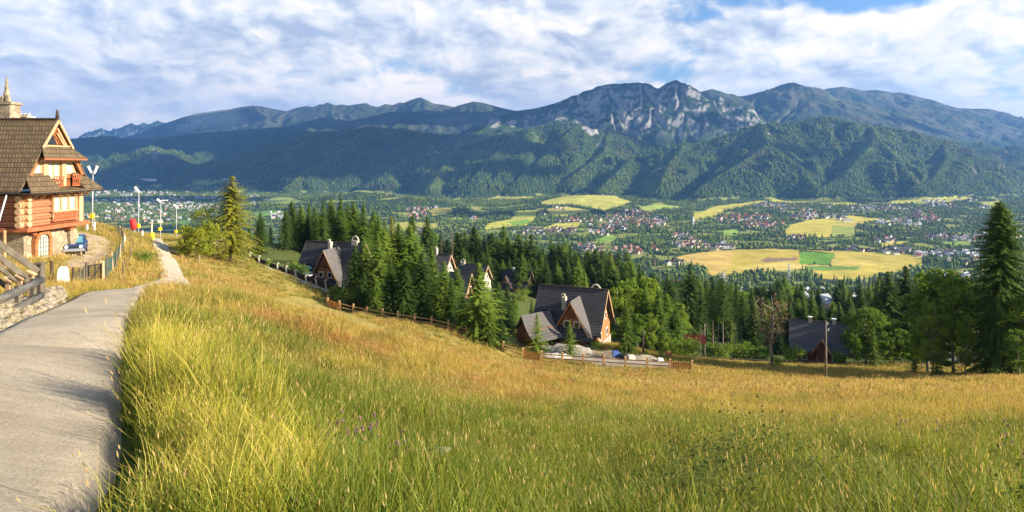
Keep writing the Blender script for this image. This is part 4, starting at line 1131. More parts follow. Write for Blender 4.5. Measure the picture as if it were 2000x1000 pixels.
plant_px('mid1', 1222, 101, 585, 1.1, label='dark young spruce right against the far gable of the main chalet')
plant_px('dark0', 1345, 188, 512, 1.15, label='broad dark spruce towering over the woods behind the red planks')
plant_px('dark1', 1655, 146, 566, .55, label='very slim dark spruce behind the small dark-roofed house')
plant_px('dark1', 835, 232, 420, .95, label='tallest dark spruce of the belt, its tip standing clear over the others')
plant_px('gold1', 767, 130, 418, .85, label='yellowish spruce top standing over the cluster by the second chalet')
plant_px('dead', 862, 222, 465, 1.0, label='grey dead spruce at the front of the dark belt', cat='tree')
plant_px('dead', 885, 225, 450, 1.0, label='brown dead spruce deeper in the dark belt', cat='tree')
plant_px('gold1', 1192, 236, 490, 1.2, label='olive gold spruce at the end of the dark belt above the main chalet')
for px, d, top, k, wsc, lb in [(508,150,412,'dark0',.95,'dark spruce just behind the golden-lit one, wide at the foot'), (486,158,436,'dark2',.9,'shorter dark spruce half hidden behind the golden-lit one'), (528,170,440,'dark1',.9,'dark spruce above the grassy knoll near the golden-lit one')]:
    plant_px(k, px, d, top, wsc, label=lb, group='dark spruces behind the grassy knoll')
# the tall group above the grassy knoll
for i, (px, top, k) in enumerate([(556,404,'dark0'),(572,391,'dark1'),(588,400,'mid0'),(604,394,'mid1'),(616,400,'mid2'),(628,384,'dark2'),(644,385,'mid0'),(664,383,'mid1'),(678,394,'mid2'),(691,391,'mid0'),(709,396,'mid1'),(729,412,'mid2'),(741,418,'mid0'),(752,428,'mid1'),(650,402,'dark0'),(600,415,'dark1'),(700,415,'dark2'),(722,430,'bright0')]):
    plant_px(k, px, 158 + (i * 37 % 23), top, 1.0, label='tall green spruce in the sunlit stand rising above the grassy knoll and second chalet', group='spruces in the stand above the grassy knoll')
# the cluster between the two chalets, behind the wooden fence
for i, (px, d, top, k, wsc) in enumerate([(694,112,478,'dark0',1.1),(714,116,462,'mid0',1.0),(735,112,455,'mid1',1.15),(752,118,446,'bright0',1.0),(778,122,432,'mid2',1.1),(798,120,438,'bright1',1.1),(812,115,470,'mid0',1.1),(760,106,500,'dark2',1.2),(790,105,520,'dark1',1.2),(824,107,492,'dark0',1.25),(842,112,480,'mid1',1.1),(868,108,508,'bright0',.95),(880,104,540,'dark2',1.2),(905,101,575,'mid0',1.2),(934,99,510,'bright1',1.2),(952,97,585,'mid1',1.4),(970,112,548,'dark1',1.1),(988,118,556,'dark0',1.0),(1003,122,570,'mid2',1.0),(978,97,620,'dark0',1.5),(1040,150,582,'dark2',1.0),(1058,150,590,'mid2',.9),(708,106,530,'dark1',1.2),(732,104,545,'mid2',1.2),(918,110,560,'mid0',1.0),(893,112,520,'mid2',.9),(684,113,545,'bright1',.9)]):
    kk = {'dark': 'dark', 'mid': 'green', 'brig': 'fresh green', 'gold': 'golden'}[k[:4].rstrip('012')]
    plant_px(k, px, d, top, wsc, label='%s layered spruce crowded behind the wooden rail fence between the chalets' % kk, group='%s spruces crowded behind the wooden fence' % kk)
# the dark belt behind the chalets
tops = np.interp(np.arange(826, 1262, 8.5), [820,840,870,900,940,960,990,1020,1060,1090,1140,1180,1220,1260], [438,440,466,448,446,458,458,468,468,480,480,492,500,530])
for i, tp in enumerate(tops):
    px = 826 + i * 8.5 + rng.normal(0, 2)
    plant_px(['dark0', 'mid1', 'dark1', 'dark2', 'mid2'][i * 7 % 5], px, 236 + (i * 53 % 40), tp + rng.normal(0, 8), 1.15 + rng.uniform(0, .2), label='dark spruce in the dense belt behind the middle chalets', group='spruces in the dense belt behind the chalets')
for i in range(30):
    px = 900 + i * 12 + rng.normal(0, 3)
    plant_px(['dark1', 'mid0', 'dark2'][i % 3], px, 218 + (i * 31 % 14), 490 + (px - 900) * .09 + rng.normal(0, 9), 1.1, label='dark spruce in the front row of the belt behind the middle chalets', group='spruces in the front row of the dense belt')
# mixed wood on the right of the main chalet
for i, (px, d, top, k, wsc) in enumerate([(1205,128,560,'leaf1',.9),(1230,132,545,'leaf1',1.0),(1248,140,540,'leaf0',.8),(1262,128,556,'mid2',1.0),(1283,126,566,'mid1',1.0),(1300,135,570,'bright0',1.1),(1318,128,600,'mid2',1.1),(1270,118,610,'leaf1',.7),(1296,112,650,'leaf0',.7),(1245,116,610,'leafd',1),(1328,140,590,'leaf1',.8),(1225,160,520,'dark1',1.1),(1252,170,515,'dark2',1.1),(1280,175,530,'dark0',1.1),(1308,180,545,'dark1',1.1)]):
    k = 'deep1' if k == 'leafd' else k
    leafy = k[:4] in ('leaf', 'deep')
    lb = ('fresh green leafy tree in the mixed wood behind the main chalet' if leafy else 'green spruce in the mixed wood behind the main chalet')
    plant_px(k, px, d, top, wsc, label=lb, group=('leafy trees' if leafy else 'spruces') + ' in the mixed wood')
for i, (px, top) in enumerate([(1368,556),(1380,545),(1392,538),(1402,546),(1412,540),(1424,548),(1436,552),(1448,566),(1372,580),(1418,572),(1396,590)]):
    plant_px('pine%d' % (i % 2), px, 146 + (i * 13 % 17), top, 1.0 + .1 * (i % 3), label='tall pine with a long bare trunk in the grove by the red planks', group='pines with bare trunks in the grove')
for i, (px, d, top, k) in enumerate([(1458,165,590,'dark0'),(1474,150,576,'dark2'),(1490,160,588,'mid1'),(1525,165,578,'mid0'),(1540,160,590,'dark1'),(1556,170,580,'mid2'),(1572,168,586,'mid1'),(1590,172,582,'mid0'),(1606,168,588,'dark2'),(1624,172,584,'mid2'),(1640,165,592,'dark0'),(1516,150,600,'dark2'),(1500,170,582,'mid2'),(1668,170,588,'mid1'),(1684,180,570,'dark1')]):
    plant_px(k, px, d, top, 1.05, label='dark spruce in the row behind the small dark-roofed house', group='spruces behind the small dark-roofed house')
for i, (px, d, top, k, wsc) in enumerate([(1722,160,545,'dark0',1.1),(1738,150,528,'dark1',1.2),(1752,158,540,'dark2',1.1),(1766,152,516,'dark0',1.3),(1786,158,540,'dark1',1.1),(1800,170,550,'mid0',1.1),(1715,150,575,'mid2',1.0),(1905,150,545,'dark1',1.1),(1925,150,560,'dark2',1.0),(1885,160,550,'mid1',1.0),(1840,150,560,'dark0',1.0)]):
    plant_px(k, px, d, top, wsc, label='dark spruce in the clump between the bright leafy tree and the lone spruce', group='dark spruces near the lone spruce')
for i, (px, d, top, k, wsc) in enumerate([(1745,122,622,'leaf1',.9),(1762,118,640,'deep1',1.1),(1728,118,645,'deep1',1.0),(1668,118,650,'deep1',.8),(1782,112,660,'deep1',1.1),(1800,104,640,'deep1',1.0),(1838,98,640,'deep1',1.1),(1790,150,590,'leaf0',.9),(1848,120,600,'leaf0',.9),(1905,110,620,'deep1',1.0),(1990,84,640,'deep1',1.1),(2015,88,560,'leaf1',1.0),(1785,98,700,'small0',1.6),(1830,92,690,'small0',1.4)]):
    plant_px(k, px, d, top, wsc, label='leafy growth in the green tangle between the small house and the lone spruce' if k != 'small0' else 'squat young spruce at the foot of the meadow edge trees', group='tangle by the lone spruce' if k != 'small0' else 'squat young spruces')
# shrubs
for px, d, top, k, wsc, lb in [(278,63,494,'bush1',1.0,'small round dark bush on the grassy bank beside the road'), (580,128,500,'bush0',1.1,'green bush in the garden next to the second chalet'), (512,126,500,'small0',1.0,'little conical conifer inside the dark garden wall'), (526,124,508,'bush1',.7,'low dark bush inside the garden wall'),
    (1516,104,700,'bush1',1.2,'dark bush at the foot of the withered tree'), (1165,101,668,'bush0',1.0,'yellowish bush in front of the main chalet corner'), (1290,100,672,'small1',1.3,'round dark green conifer behind the end of the fence'), (1262,100,690,'bush1',.8,'low bush beside the rubble heap behind the fence'),
    (1345,110,668,'bush0',1.0,'light green shrub near the red planks'), (1325,118,650,'bush0',1.6,'large light green shrub under the mixed wood'), (1410,125,668,'bush0',1.0,'shrub below the pine grove, its nearest one'), (1455,128,660,'bush0',1.4,'tall light shrub beside the pine grove'), (1480,126,668,'bush1',1.2,'dark shrub between the pine grove and the withered tree'),
    (1552,124,682,'bush0',.9,'shrub at the near corner of the small dark-roofed house'), (1640,122,690,'bush1',.9,'shrub at the far corner of the small dark-roofed house'), (1540,130,672,'leaf0',.5,'small leafy tree hard by the small dark-roofed house'), (1385,126,672,'bush1',1.0,'dark shrub in front of the pine grove'), (1435,130,664,'bush1',1.0,'dark shrub under the pines'),
    (665,112,562,'bush1',1.2,'dark shrub at the end of the garden wall'), (675,108,575,'bush0',1.0,'green shrub by the first fence panel'), (490,130,505,'bush0',.6,'low shrub at the start of the garden wall'), (955,150,584,'bush0',1.0,'shrub beside the brown chalet path'), (1020,200,560,'bush0',1.0,'shrub below the white-gabled chalet'), (1062,170,575,'bush0',1.3,'shrub on the slope over the main chalet')]:
    plant_px(k, px, d, top, wsc, label=lb, cat='bush' if 'bush' in k else 'tree')

for ph in [('tall green spruce in the sunlit stand rising above the grassy knoll and second chalet', '%s spruce from the knoll side in the tall sunlit stand'),
  ('dark spruce in the dense belt behind the middle chalets', '%s spruce from the knoll end of the dense dark belt'),
  ('dark spruce in the front row of the belt behind the middle chalets', '%s spruce from the knoll end of the belt\'s front row'),
  ('tall pine with a long bare trunk in the grove by the red planks', '%s tall bare-trunked pine counted from the red planks'),
  ('dark spruce in the row behind the small dark-roofed house', '%s spruce from the pine grove in the row behind the small house'),
  ('dark spruce in the clump between the bright leafy tree and the lone spruce', '%s dark spruce from the small house in the clump by the lone spruce'),
  ('leafy growth in the green tangle between the small house and the lone spruce', '%s leafy clump from the small house towards the lone spruce'),
  ('squat young spruce at the foot of the meadow edge trees', '%s squat young spruce along the foot of the meadow edge trees'),
  ('fresh green leafy tree in the mixed wood behind the main chalet', '%s leafy tree from the main chalet in the mixed wood'),
  ('green spruce in the mixed wood behind the main chalet', '%s green spruce from the main chalet in the mixed wood')] + [
  ('%s layered spruce crowded behind the wooden rail fence between the chalets' % k, '%%s %s layered spruce from the second chalet behind the wooden fence' % k) for k in ('dark', 'green', 'fresh green')]:
    count_off(ph)
# ---- the wood farther down the slope
def low_proto(seed, key, h, rad, **kw):
    V, Fc = spruce_mesh(seed, h, rad, low=True, **kw); V = V / h
    return proto('slope_spruce', V, Fc, [LM[key]])
LOWC = [low_proto(201, 'dark', 18, 5.4, twig=1.3), low_proto(202, 'dark', 18, 5.0, twig=1.3), low_proto(203, 'mid', 18, 5.2, twig=1.3)]
def low_leaf(seed):
    tb, V, Q = broad_parts(seed, 10, 3.8, .2, 500, .55, limbs=8, blob=.36)
    return proto('slope_leafy', V / 10, Q, [LM['leafdark' if seed % 2 else 'leaf']])
LOWB = [low_leaf(211), low_leaf(212)]
plant_far('slope_forest', 'spruce forest running down the slope behind the chalets', 16000, 265, 1080, LOWC, 13, 21, lambda X, Y, Z: (fbm(X, Y, 150, 3, off=5) > -.12) & ~((np.abs(1000 + F * X / Y - 1465) < 45) & (Y > 300) & (Y < 640)) & ~((np.abs(1000 + F * X / Y - 1620) < 85) & (Y > 300) & (Y < 760)), 11, 1.0, p=.6)
plant_far('slope_leafy_wood', 'leafy trees mixed into the forest on the lower slope', 7000, 265, 1080, LOWB, 9, 15, lambda X, Y, Z: (fbm(X, Y, 150, 3, off=5) < .05) & ~((np.abs(1000 + F * X / Y - 1465) < 45) & (Y > 330) & (Y < 620)) & ~((np.abs(1000 + F * X / Y - 1620) < 75) & (Y > 330) & (Y < 740)), 12, 1.0, p=.6)
# more of the belt between 120 and 265 m, where nothing else stands
def belt(n, seed, protos_, h0, h1, keep, name, label):
    r = np.random.default_rng(seed); Y = r.uniform(130, 270, n); X = r.uniform(-.85, .86, n) * Y
    Z = sample(H, X, Y); q = 1000 + F * X / Y
    m = keep(q, Y, X); X, Y, Z = X[m], Y[m], Z[m]; k = len(X)
    s = r.uniform(h0, h1, k); rot = np.stack([r.normal(0, .03, k), r.normal(0, .03, k), r.uniform(0, 6.28, k)], 1)
    scatter(name, label, np.stack([X, Y, Z - .4], 1), rot, np.stack([s, s, s], 1), r.integers(0, len(protos_), k), protos_)
belt(900, 5, LOWC, 10, 16, lambda q, Y, X: ((q > 1250) & (q < 1500) & (Y > 190)) | ((q > 1700) & (Y > 150)) | ((q > 1050) & (Y > 245)) | ((q > 560) & (q < 800) & (Y > 185)) | ((q < 560) & (q > 400) & (Y > 200)), 'back_wood', 'spruces filling the wood behind the nearer trees')
# ================================================================ buildings
def shingle_mat(name, c1, c2, c3, row=.35, wid=.3, bump=.8):
    m, nt, b = new_mat(name)
    o = nt.add('ShaderNodeTexCoord').outputs['Object']
    x, y, z = nt.sep(o)
    v = nt.comb(nt.math('ADD', x, nt.math('MULTIPLY', y, 1.0)), z, 0.0)
    br = nt.add('ShaderNodeTexBrick'); nt.put(br.inputs['Vector'], v)
    br.inputs['Scale'].default_value = 1.0; br.inputs['Brick Width'].default_value = wid; br.inputs['Row Height'].default_value = row
    br.inputs['Mortar Size'].default_value = row * .09; br.inputs['Mortar Smooth'].default_value = .6; br.inputs['Bias'].default_value = 0.0
    br.inputs['Color1'].default_value = (*c1, 1); br.inputs['Color2'].default_value = (*c2, 1); br.inputs['Mortar'].default_value = (*c3, 1)
    n = nt.noise(o, 1.2, 5, .65)
    st = nt.noise(nt.vmath('MULTIPLY', o, (7, 7, .8)), 1.5, 4, .6)
    k = nt.math('ADD', .62, nt.math('ADD', nt.math('MULTIPLY', n, .45), nt.math('MULTIPLY', st, .35)))
    nt.put(b.inputs['Base Color'], nt.vmath('SCALE', br.outputs['Color'], scale=k))
    b.inputs['Roughness'].default_value = .8
    # each course laps over the next
    saw = nt.math('FRACT', nt.math('DIVIDE', z, row))
    bp = nt.add('ShaderNodeBump'); bp.inputs['Strength'].default_value = bump; bp.inputs['Distance'].default_value = .06
    nt.put(bp.inputs['Height'], nt.math('ADD', nt.math('MULTIPLY', saw, -1.0), nt.math('MULTIPLY', st, .4))); nt.put(b.inputs['Normal'], bp.outputs[0])
    return m
def log_mat(name, c1, c2, row=.3, bump=.8, dark=.35):
    m, nt, b = new_mat(name)
    o = nt.add('ShaderNodeTexCoord').outputs['Object']
    x, y, z = nt.sep(o)
    f = nt.math('FRACT', nt.math('DIVIDE', z, row))
    tri = nt.math('ABSOLUTE', nt.math('SUBTRACT', nt.math('MULTIPLY', f, 2.0), 1.0))
    n = nt.noise(nt.vmath('MULTIPLY', o, (.6, .6, 6)), 2.2, 5, .65); n2 = nt.noise(o, .8, 4, .6)
    col = nt.mix(nt.math('ADD', nt.math('MULTIPLY', n, .6), nt.math('MULTIPLY', n2, .4)), c1, c2)
    seam = nt.step(tri, .86, .97)
    col = nt.mix(seam, col, tuple(c * dark for c in c1))
    nt.put(b.inputs['Base Color'], col)
    b.inputs['Roughness'].default_value = .75
    bp = nt.add('ShaderNodeBump'); bp.inputs['Strength'].default_value = bump; bp.inputs['Distance'].default_value = .08
    nt.put(bp.inputs['Height'], nt.math('ADD', nt.math('MULTIPLY', nt.math('POWER', tri, 2.5), -1.0), nt.math('MULTIPLY', n, .12))); nt.put(b.inputs['Normal'], bp.outputs[0])
    return m
def stone_mat(name, c1, c2, mortar, scale=1.8, bump=.8):
    m, nt, b = new_mat(name)
    o = nt.add('ShaderNodeTexCoord').outputs['Object']
    wv = nt.vmath('ADD', o, nt.vmath('SCALE', nt.noise(o, 1.5, 3, .5, out=1), scale=.35))
    def vor(feat):
        v = nt.add('ShaderNodeTexVoronoi', feature=feat); nt.put(v.inputs['Vector'], wv); v.inputs['Scale'].default_value = scale; return v
    ce = vor('F1'); ed = vor('DISTANCE_TO_EDGE')
    col = nt.mix(nt.sep(ce.outputs['Color'])[0], c1, c2)
    col = nt.mix(nt.math('MULTIPLY', nt.noise(o, 9, 4, .7), .5), col, tuple(c * .5 for c in c1))
    e = nt.step(ed.outputs['Distance'], .02, .07)
    nt.put(b.inputs['Base Color'], nt.mix(e, mortar, col)); b.inputs['Roughness'].default_value = .9
    bp = nt.add('ShaderNodeBump'); bp.inputs['Strength'].default_value = bump; bp.inputs['Distance'].default_value = .06
    nt.put(bp.inputs['Height'], nt.math('ADD', e, nt.math('MULTIPLY', nt.noise(o, 12, 4, .7), .5))); nt.put(b.inputs['Normal'], bp.outputs[0])
    return m
M_SH1 = shingle_mat('weathered_shingles', (.165, .115, .060), (.105, .078, .045), (.03, .022, .015), .40, .28)
M_SH2 = shingle_mat('dark_shingles', (.085, .078, .075), (.06, .057, .06), (.02, .02, .02), .36, .3)
M_SHG = shingle_mat('grey_shingles', (.13, .12, .115), (.10, .095, .095), (.04, .04, .04), .34, .3)
M_LOG1 = log_mat('orange_logs', (.26, .095, .045), (.44, .20, .105), .54)
M_LOG2 = log_mat('amber_logs', (.30, .12, .04), (.42, .20, .08), .3)
M_LOG3 = log_mat('brown_logs', (.17, .06, .035), (.26, .10, .05), .3)
M_STONE = stone_mat('field_stone', (.27, .215, .14), (.46, .38, .26), (.24, .20, .14), 1.5)
M_STONE2 = stone_mat('grey_field_stone', (.30, .27, .23), (.48, .44, .37), (.25, .22, .19), 1.8)
M_ORANGE = mat('orange_timber', (.34, .13, .05), .65, .2, 2.5, bump=.3, stretch=(1, 1, 4))
M_PALEW = mat('pale_timber', (.52, .33, .18), .65, .15, 2.5, bump=.3, stretch=(1, 1, 4))
M_REDW = mat('red_brown_timber', (.36, .11, .05), .7, .2, 2.5, bump=.3)
M_DARKW = mat('dark_timber', (.07, .045, .03), .8, .3, 3, bump=.3)
M_GREYW = mat('silvered_timber', (.115, .098, .075), .85, .3, 3, bump=.6, stretch=(1, 1, 1))
M_GREYW2 = mat('grey_log_bark', (.11, .105, .095), .9, .35, 5, bump=1.0, stretch=(.4, .4, 2))
M_FENCE = mat('honey_fence_timber', (.42, .25, .12), .7, .2, 3, bump=.4)
M_GLASSG = mat('curtained_glass', (.42, .50, .40), .12, .12, 2.0, spec=.6)
M_GLASSD = mat('dark_glass', (.025, .03, .035), .08, .1, 2.0, spec=.8)
M_GLASSB = mat('sky_blue_glass', (.12, .36, .48), .1, .1, 2.0, spec=.8)
M_WHITE = mat('white_paint', (.78, .77, .74), .6, .06, 3)
M_METAL = mat('galvanised_steel', (.62, .63, .65), .4, .08, 3, metal=.6)
M_WPOLE = mat('pale_steel_pole', (.50, .51, .54), .4, .06, 3, metal=.2)
M_YEL = mat('yellow_plastic', (.90, .62, .02), .5, .06, 2)
M_RED = mat('red_plastic', (.72, .03, .03), .5, .08, 2)
M_DARKM = mat('dark_metal', (.04, .045, .05), .45, .2, 3, metal=.4)
M_RENDER = mat('pale_plaster', (.52, .46, .37), .9, .1, 1.0)

def carve(mb, y0, y1, z0, z1, x, n=8, m=0):
    """an openwork balustrade panel in the plane x = const: rails and crossed slats"""
    mb.box((x, (y0 + y1) / 2, z1), (.09, y1 - y0, .09), 0, m); mb.box((x, (y0 + y1) / 2, z0), (.09, y1 - y0, .09), 0, m)
    st = (y1 - y0) / n
    for i in range(n):
        a, b = y0 + i * st, y0 + (i + 1) * st
        mb.bar((x + .005, a, z0 + .05), (x + .005, b, z1 - .05), .07, .05, m); mb.bar((x - .045, b, z0 + .05), (x - .045, a, z1 - .05), .07, .05, m)

def big_chalet():
    O = (-44.0, 58.7, -8.3)
    root = empty('log_chalet', O, 0, 'large orange log chalet with steep shingled roof on a stone base above the yard', 'chalet')
    B = lambda: MB(O)
    XW = -40.3
    b = B(); b.hexa([(-60, 55.6, -9.6), (-40.75, 55.6, -9.6), (-40.75, 61.9, -9.6), (-60, 61.9, -9.6)], [(-60, 55.8, -5.6), (-40.95, 55.8, -5.6), (-40.95, 61.7, -5.6), (-60, 61.7, -5.6)])
    b.build('stone_base', M_STONE, root)
    b = B(); b.hexa([(-41.3, 61.0, -9.4), (-40.2, 61.0, -9.4), (-40.2, 62.6, -9.4), (-41.3, 62.6, -9.4)], [(-41.3, 61.2, -5.9), (-40.7, 61.2, -5.9), (-40.7, 62.2, -5.9), (-41.3, 62.2, -5.9)]); b.build('stone_buttress', M_STONE, root)
    # arched door
    def arch(y0, y1, zb, zt, x0, x1, n=10):
        r = (y1 - y0) / 2; c = (y0 + y1) / 2
        pts = [(x0, y0, zb), (x0, y1, zb)] + [(x0, c + r * math.cos(math.pi * i / n), zt - r + r * math.sin(math.pi * i / n)) for i in range(n + 1)]
        return pts, (x1 - x0, 0, 0)
    d = B(); p, e = arch(57.0, 58.3, -8.25, -6.0, -40.80, -40.62); d.poly(p, e); d = d.build('door', M_GLASSG, root)
    f = B()
    for s, y in ((0, 56.78), (1, 58.52)): f.box((-40.68, y, -7.45), (.34, .36, 1.9))
    for i in range(8):
        a0, a1 = math.pi * i / 8, math.pi * (i + 1) / 8
        f.bar((-40.64, 57.65 + .87 * math.cos(a0), -6.65 + .75 * math.sin(a0)), (-40.64, 57.65 + .87 * math.cos(a1), -6.65 + .75 * math.sin(a1)), .36, .34)
    f.box((-40.68, 57.65, -8.28), (.36, 2.2, .2))
    f.build('door_frame', M_ORANGE, d)
    g = B()
    for i in range(1, 4): g.box((-40.60, 57.0 + i * .33, -7.2), (.04, .03, 2.0))
    for i in range(5): g.box((-40.60, 57.65, -8.0 + i * .4), (.04, 1.25, .03))
    g.build('glazing_bars', M_DARKW, d)
    # floor beams
    b = B(); b.box((-50.2, 58.8, -5.5), (20.7, 8.0, .34)); b.box((-41.4, 56.6, -5.85), (1.8, .5, .36)); b.box((-41.2, 61.0, -5.85), (1.9, .5, .36)); b.build('floor_beam', M_REDW, root, bevel=.03)
    # log storey: round logs with crossing ends
    lw = B()
    for i in range(5):
        z = -5.06 + i * .54
        lw.tube([(XW - .28, 54.75 if i % 2 else 54.9, z), (XW - .28, 62.5, z)], .285, 10)
        lw.tube([(-62, 55.28, z + .02), (XW + .12 - (i % 2) * .15, 55.28, z + .02)], .285, 10)
    lw.box((-50, 58.7, -3.9), (18.8, 6.6, 2.7))
    lw.build('log_wall', M_LOG1, root, smooth=False)
    c = B()
    for i in range(5):
        z = -5.06 + i * .54
        c.tube([(XW - .1, 55.28, z + .02), (XW + .28, 55.28, z + .02)], [.3, .26], 9); c.tube([(XW - .28, 55.1, z), (XW - .28, 54.62, z)], [.3, .26], 9)
    c.build('corner_joints', M_PALEW, root)
    b = B(); b.box((XW - .1, 62.1, -4.0), (.5, .55, 2.75)); b.build('corner_post', M_PALEW, root, bevel=.04)
    # the three-light window with the carved panel
    wf = B(); y0, y1, z0, z1 = 58.3, 61.3, -4.15, -2.95
    for i in range(4): wf.box((XW + .1, y0 + i * (y1 - y0) / 3, (z0 + z1) / 2), (.22, .16 if i in (0, 3) else .2, z1 - z0 + .1))
    wf.box((XW + .1, 59.8, z1 + .05), (.25, 3.3, .16)); wf.box((XW + .12, 59.8, z0 - .03), (.28, 3.3, .12))
    wo = wf.build('window', M_PALEW, root)
    pn = B(); pn.box((XW + .04, 59.8, -3.55), (.06, 2.95, 1.15)); pn.build('pane', M_GLASSG, wo)
    cp = B(); cp.box((XW + .1, 59.8, -4.6), (.08, 3.1, .72)); cp.build('panel', M_PALEW, wo)
    cc = B(); carve(cc, 58.3, 61.3, -4.92, -4.28, XW + .2, 12); cc.box((XW + .18, 59.8, -5.0), (.3, 3.4, .12)); cc.build('carving', M_REDW, wo)
    # rafters under the eaves
    for i in range(9):
        y = 54.9 + i * .96
        r = B(); r.bar((XW - .3, y, -2.62), (XW + .85, y, -2.50), .24, .22); r.bar((XW, y, -2.95), (XW + .5, y, -2.66), .2, .18)
        r.build('rafter_end', M_PALEW if i % 3 else M_ORANGE, root, bevel=.03)
    for i in range(5):
        r = B(); r.bar((-42.5 - i * 2.2, 55.2, -2.55), (-42.5 - i * 2.2, 54.3, -2.5), .22, .22); r.build('rafter_end', M_ORANGE, root)
    # main roof: steep, kicked out at the eaves
    def slab(mb, pts, t=.16):
        mb.poly(pts, (0, 0, t)); return mb
    rf = B(); X0, X1 = -62, -39.95
    prof = [(54.0, -2.38), (55.1, -1.05), (56.1, .35), (58.7, 3.7), (61.3, .35), (62.3, -1.05), (63.5, -2.42)]
    lo = [(y, z) for y, z in prof]; hi = [(y, z + .22) for y, z in prof]; ring = lo + hi[::-1]
    rf.poly([(X0, y, z) for y, z in ring], (X1 - X0, 0, 0))
    rfo = rf.build('roof', M_SH1, root)
    rc = B(); rc.box((-51, 58.7, 3.98), (22, .3, .12)); rc.build('ridge_board', M_DARKW, rfo)
    gu = B(); gu.tube([(-62, 53.93, -2.42), (-39.6, 53.93, -2.42), (-39.05, 54.0, -2.45)], .07, 6); gu.tube([(-39.0, 54, -2.45), (-39.0, 63.5, -2.5)], .06, 6); gu.build('gutter', M_DARKM, rfo)
    # skirts below the gable
    sk = B(); xe, xt = -39.05, -40.35
    for a, b_ in ((54.0, 57.75), (60.95, 63.5)):
        ya, yb = (55.1, 57.75) if a < 56 else (60.95, 62.3)
        sk.hexa([(xe, a, -2.42), (xe, b_, -2.42), (xt, yb, -1.0), (xt, ya, -1.0)], [(xe, a, -2.24), (xe, b_, -2.24), (xt, yb, -.78), (xt, ya, -.78)])
    sk.hexa([(xe, 57.75, -2.42), (xe, 60.95, -2.42), (xt, 60.95, -2.2), (xt, 57.75, -2.2)], [(xe, 57.75, -2.26), (xe, 60.95, -2.26), (xt, 60.95, -2.04), (xt, 57.75, -2.04)])
    sk.build('lower_skirt_roof', M_SH1, root)
    sk = B(); sk.hexa([(-39.3, 55.95, .36), (-39.3, 61.5, .36), (-40.35, 60.4, 1.5), (-40.35, 57.0, 1.5)], [(-39.3, 55.95, .54), (-39.3, 61.5, .54), (-40.35, 60.4, 1.72), (-40.35, 57.0, 1.72)])
    sk.build('upper_skirt_roof', M_SH1, root)
    b = B(); b.box((-39.28, 58.72, .40), (.08, 5.6, .14)); b.build('fascia', M_REDW, root)
    # gable walls
    gw = B(); gw.poly([(-40.6, 55.3, -1.0), (-40.6, 62.1, -1.0), (-40.6, 60.9, .6), (-40.6, 56.5, .6)], (.15, 0, 0)); gw.box((-40.55, 59.35, -1.55), (.2, 3.2, 1.1)); gw.build('gallery_wall', M_ORANGE, root)
    for i in range(5):
        r = B(); y = 56.6 + i * 1.06; r.bar((-40.5, y, .20), (-39.45, y, .34), .2, .18); r.build('rafter_end', M_PALEW, root, bevel=.02)
    def pane_win(pts, frame, nm='window'):
        w_ = B(); n = len(pts)
        for i in range(n): w_.bar((-40.40, *pts[i]), (-40.40, *pts[(i + 1) % n]), frame, .12, up=(1, 0, 0))
        wo_ = w_.build(nm, M_PALEW, root); q = B(); q.poly([(-40.44, *p_) for p_ in pts], (.03, 0, 0)); q.build('pane', M_GLASSG, wo_)
    pane_win([(55.75, -.85), (57.1, -.85), (57.1, .15), (56.45, .15)], .13); pane_win([(60.15, -.85), (61.55, -.85), (60.9, .15), (60.15, .15)], .13)
    pane_win([(57.85, -1.95), (58.55, -1.95), (58.55, .1), (57.85, .1)], .1, 'balcony_door'); pane_win([(58.65, -1.95), (59.35, -1.95), (59.35, .1), (58.65, .1)], .1, 'balcony_door')
    b = B(); b.box((-40.3, 57.45, -.4), (.2, .55, 1.15)); b.box((-40.3, 59.75, -.9), (.25, .55, 2.2)); b.build('gallery_post', M_PALEW, root)
    for s, e0, e1 in ((0, (55.35, -1.0), (56.35, .45)), (1, (62.05, -1.0), (61.05, .45))):
        b = B(); b.bar((-40.1, *e0), (-40.1, *e1), .3, .2, up=(1, 0, 0)); b.build('verge_board', M_ORANGE, root)
    bl = B(); carve(bl, 59.9, 61.0, -1.95, -1.0, -39.55, 4); carve(bl, 57.8, 59.0, -1.95, -1.1, -39.7, 4); bl.build('balustrade', M_REDW, root)
    # top gable with the dark triangular window
    t = B(); t.poly([(-40.55, 57.0, 1.5), (-40.55, 60.4, 1.5), (-40.55, 58.7, 3.6)], (.15, 0, 0)); t.build('top_gable', M_ORANGE, root)
    t = B(); t.poly([(-40.38, 57.45, 1.62), (-40.38, 59.1, 1.62), (-40.38, 58.35, 2.85)], (.03, 0, 0)); t.build('triangular_window', M_GLASSD, root)
    for k in range(4):
        b = B(); b.bar((-40.25 + .06 * k, 60.35 - .24 * k, 1.55), (-40.25 + .06 * k, 58.95 - .1 * k, 3.4 - .25 * k), .12, .08, up=(1, 0, 0)); b.build('rayed_board', M_PALEW if k % 2 else M_ORANGE, root)
    for e0, e1 in (((56.75, 1.35), (58.7, 3.78)), ((60.65, 1.35), (58.7, 3.78))):
        b = B(); b.bar((-39.98, *e0), (-39.98, *e1), .2, .12, up=(1, 0, 0)); b.build('verge_board', M_PALEW, root)
    b = B(); b.box((-40.2, 58.8, 1.56), (.3, 3.4, .12)); b.build('sill', M_PALEW, root)
    fn = B(); fn.tube([(-40.1, 58.7, 3.8), (-40.1, 58.7, 4.05), (-40.1, 58.7, 4.12), (-40.1, 58.7, 4.25), (-40.1, 58.7, 4.32), (-40.1, 58.7, 4.45), (-40.1, 58.7, 4.55), (-40.1, 58.7, 4.8)], [.1, .1, .2, .1, .18, .08, .13, .03], 8); fn.build('finial', M_DARKW, root)
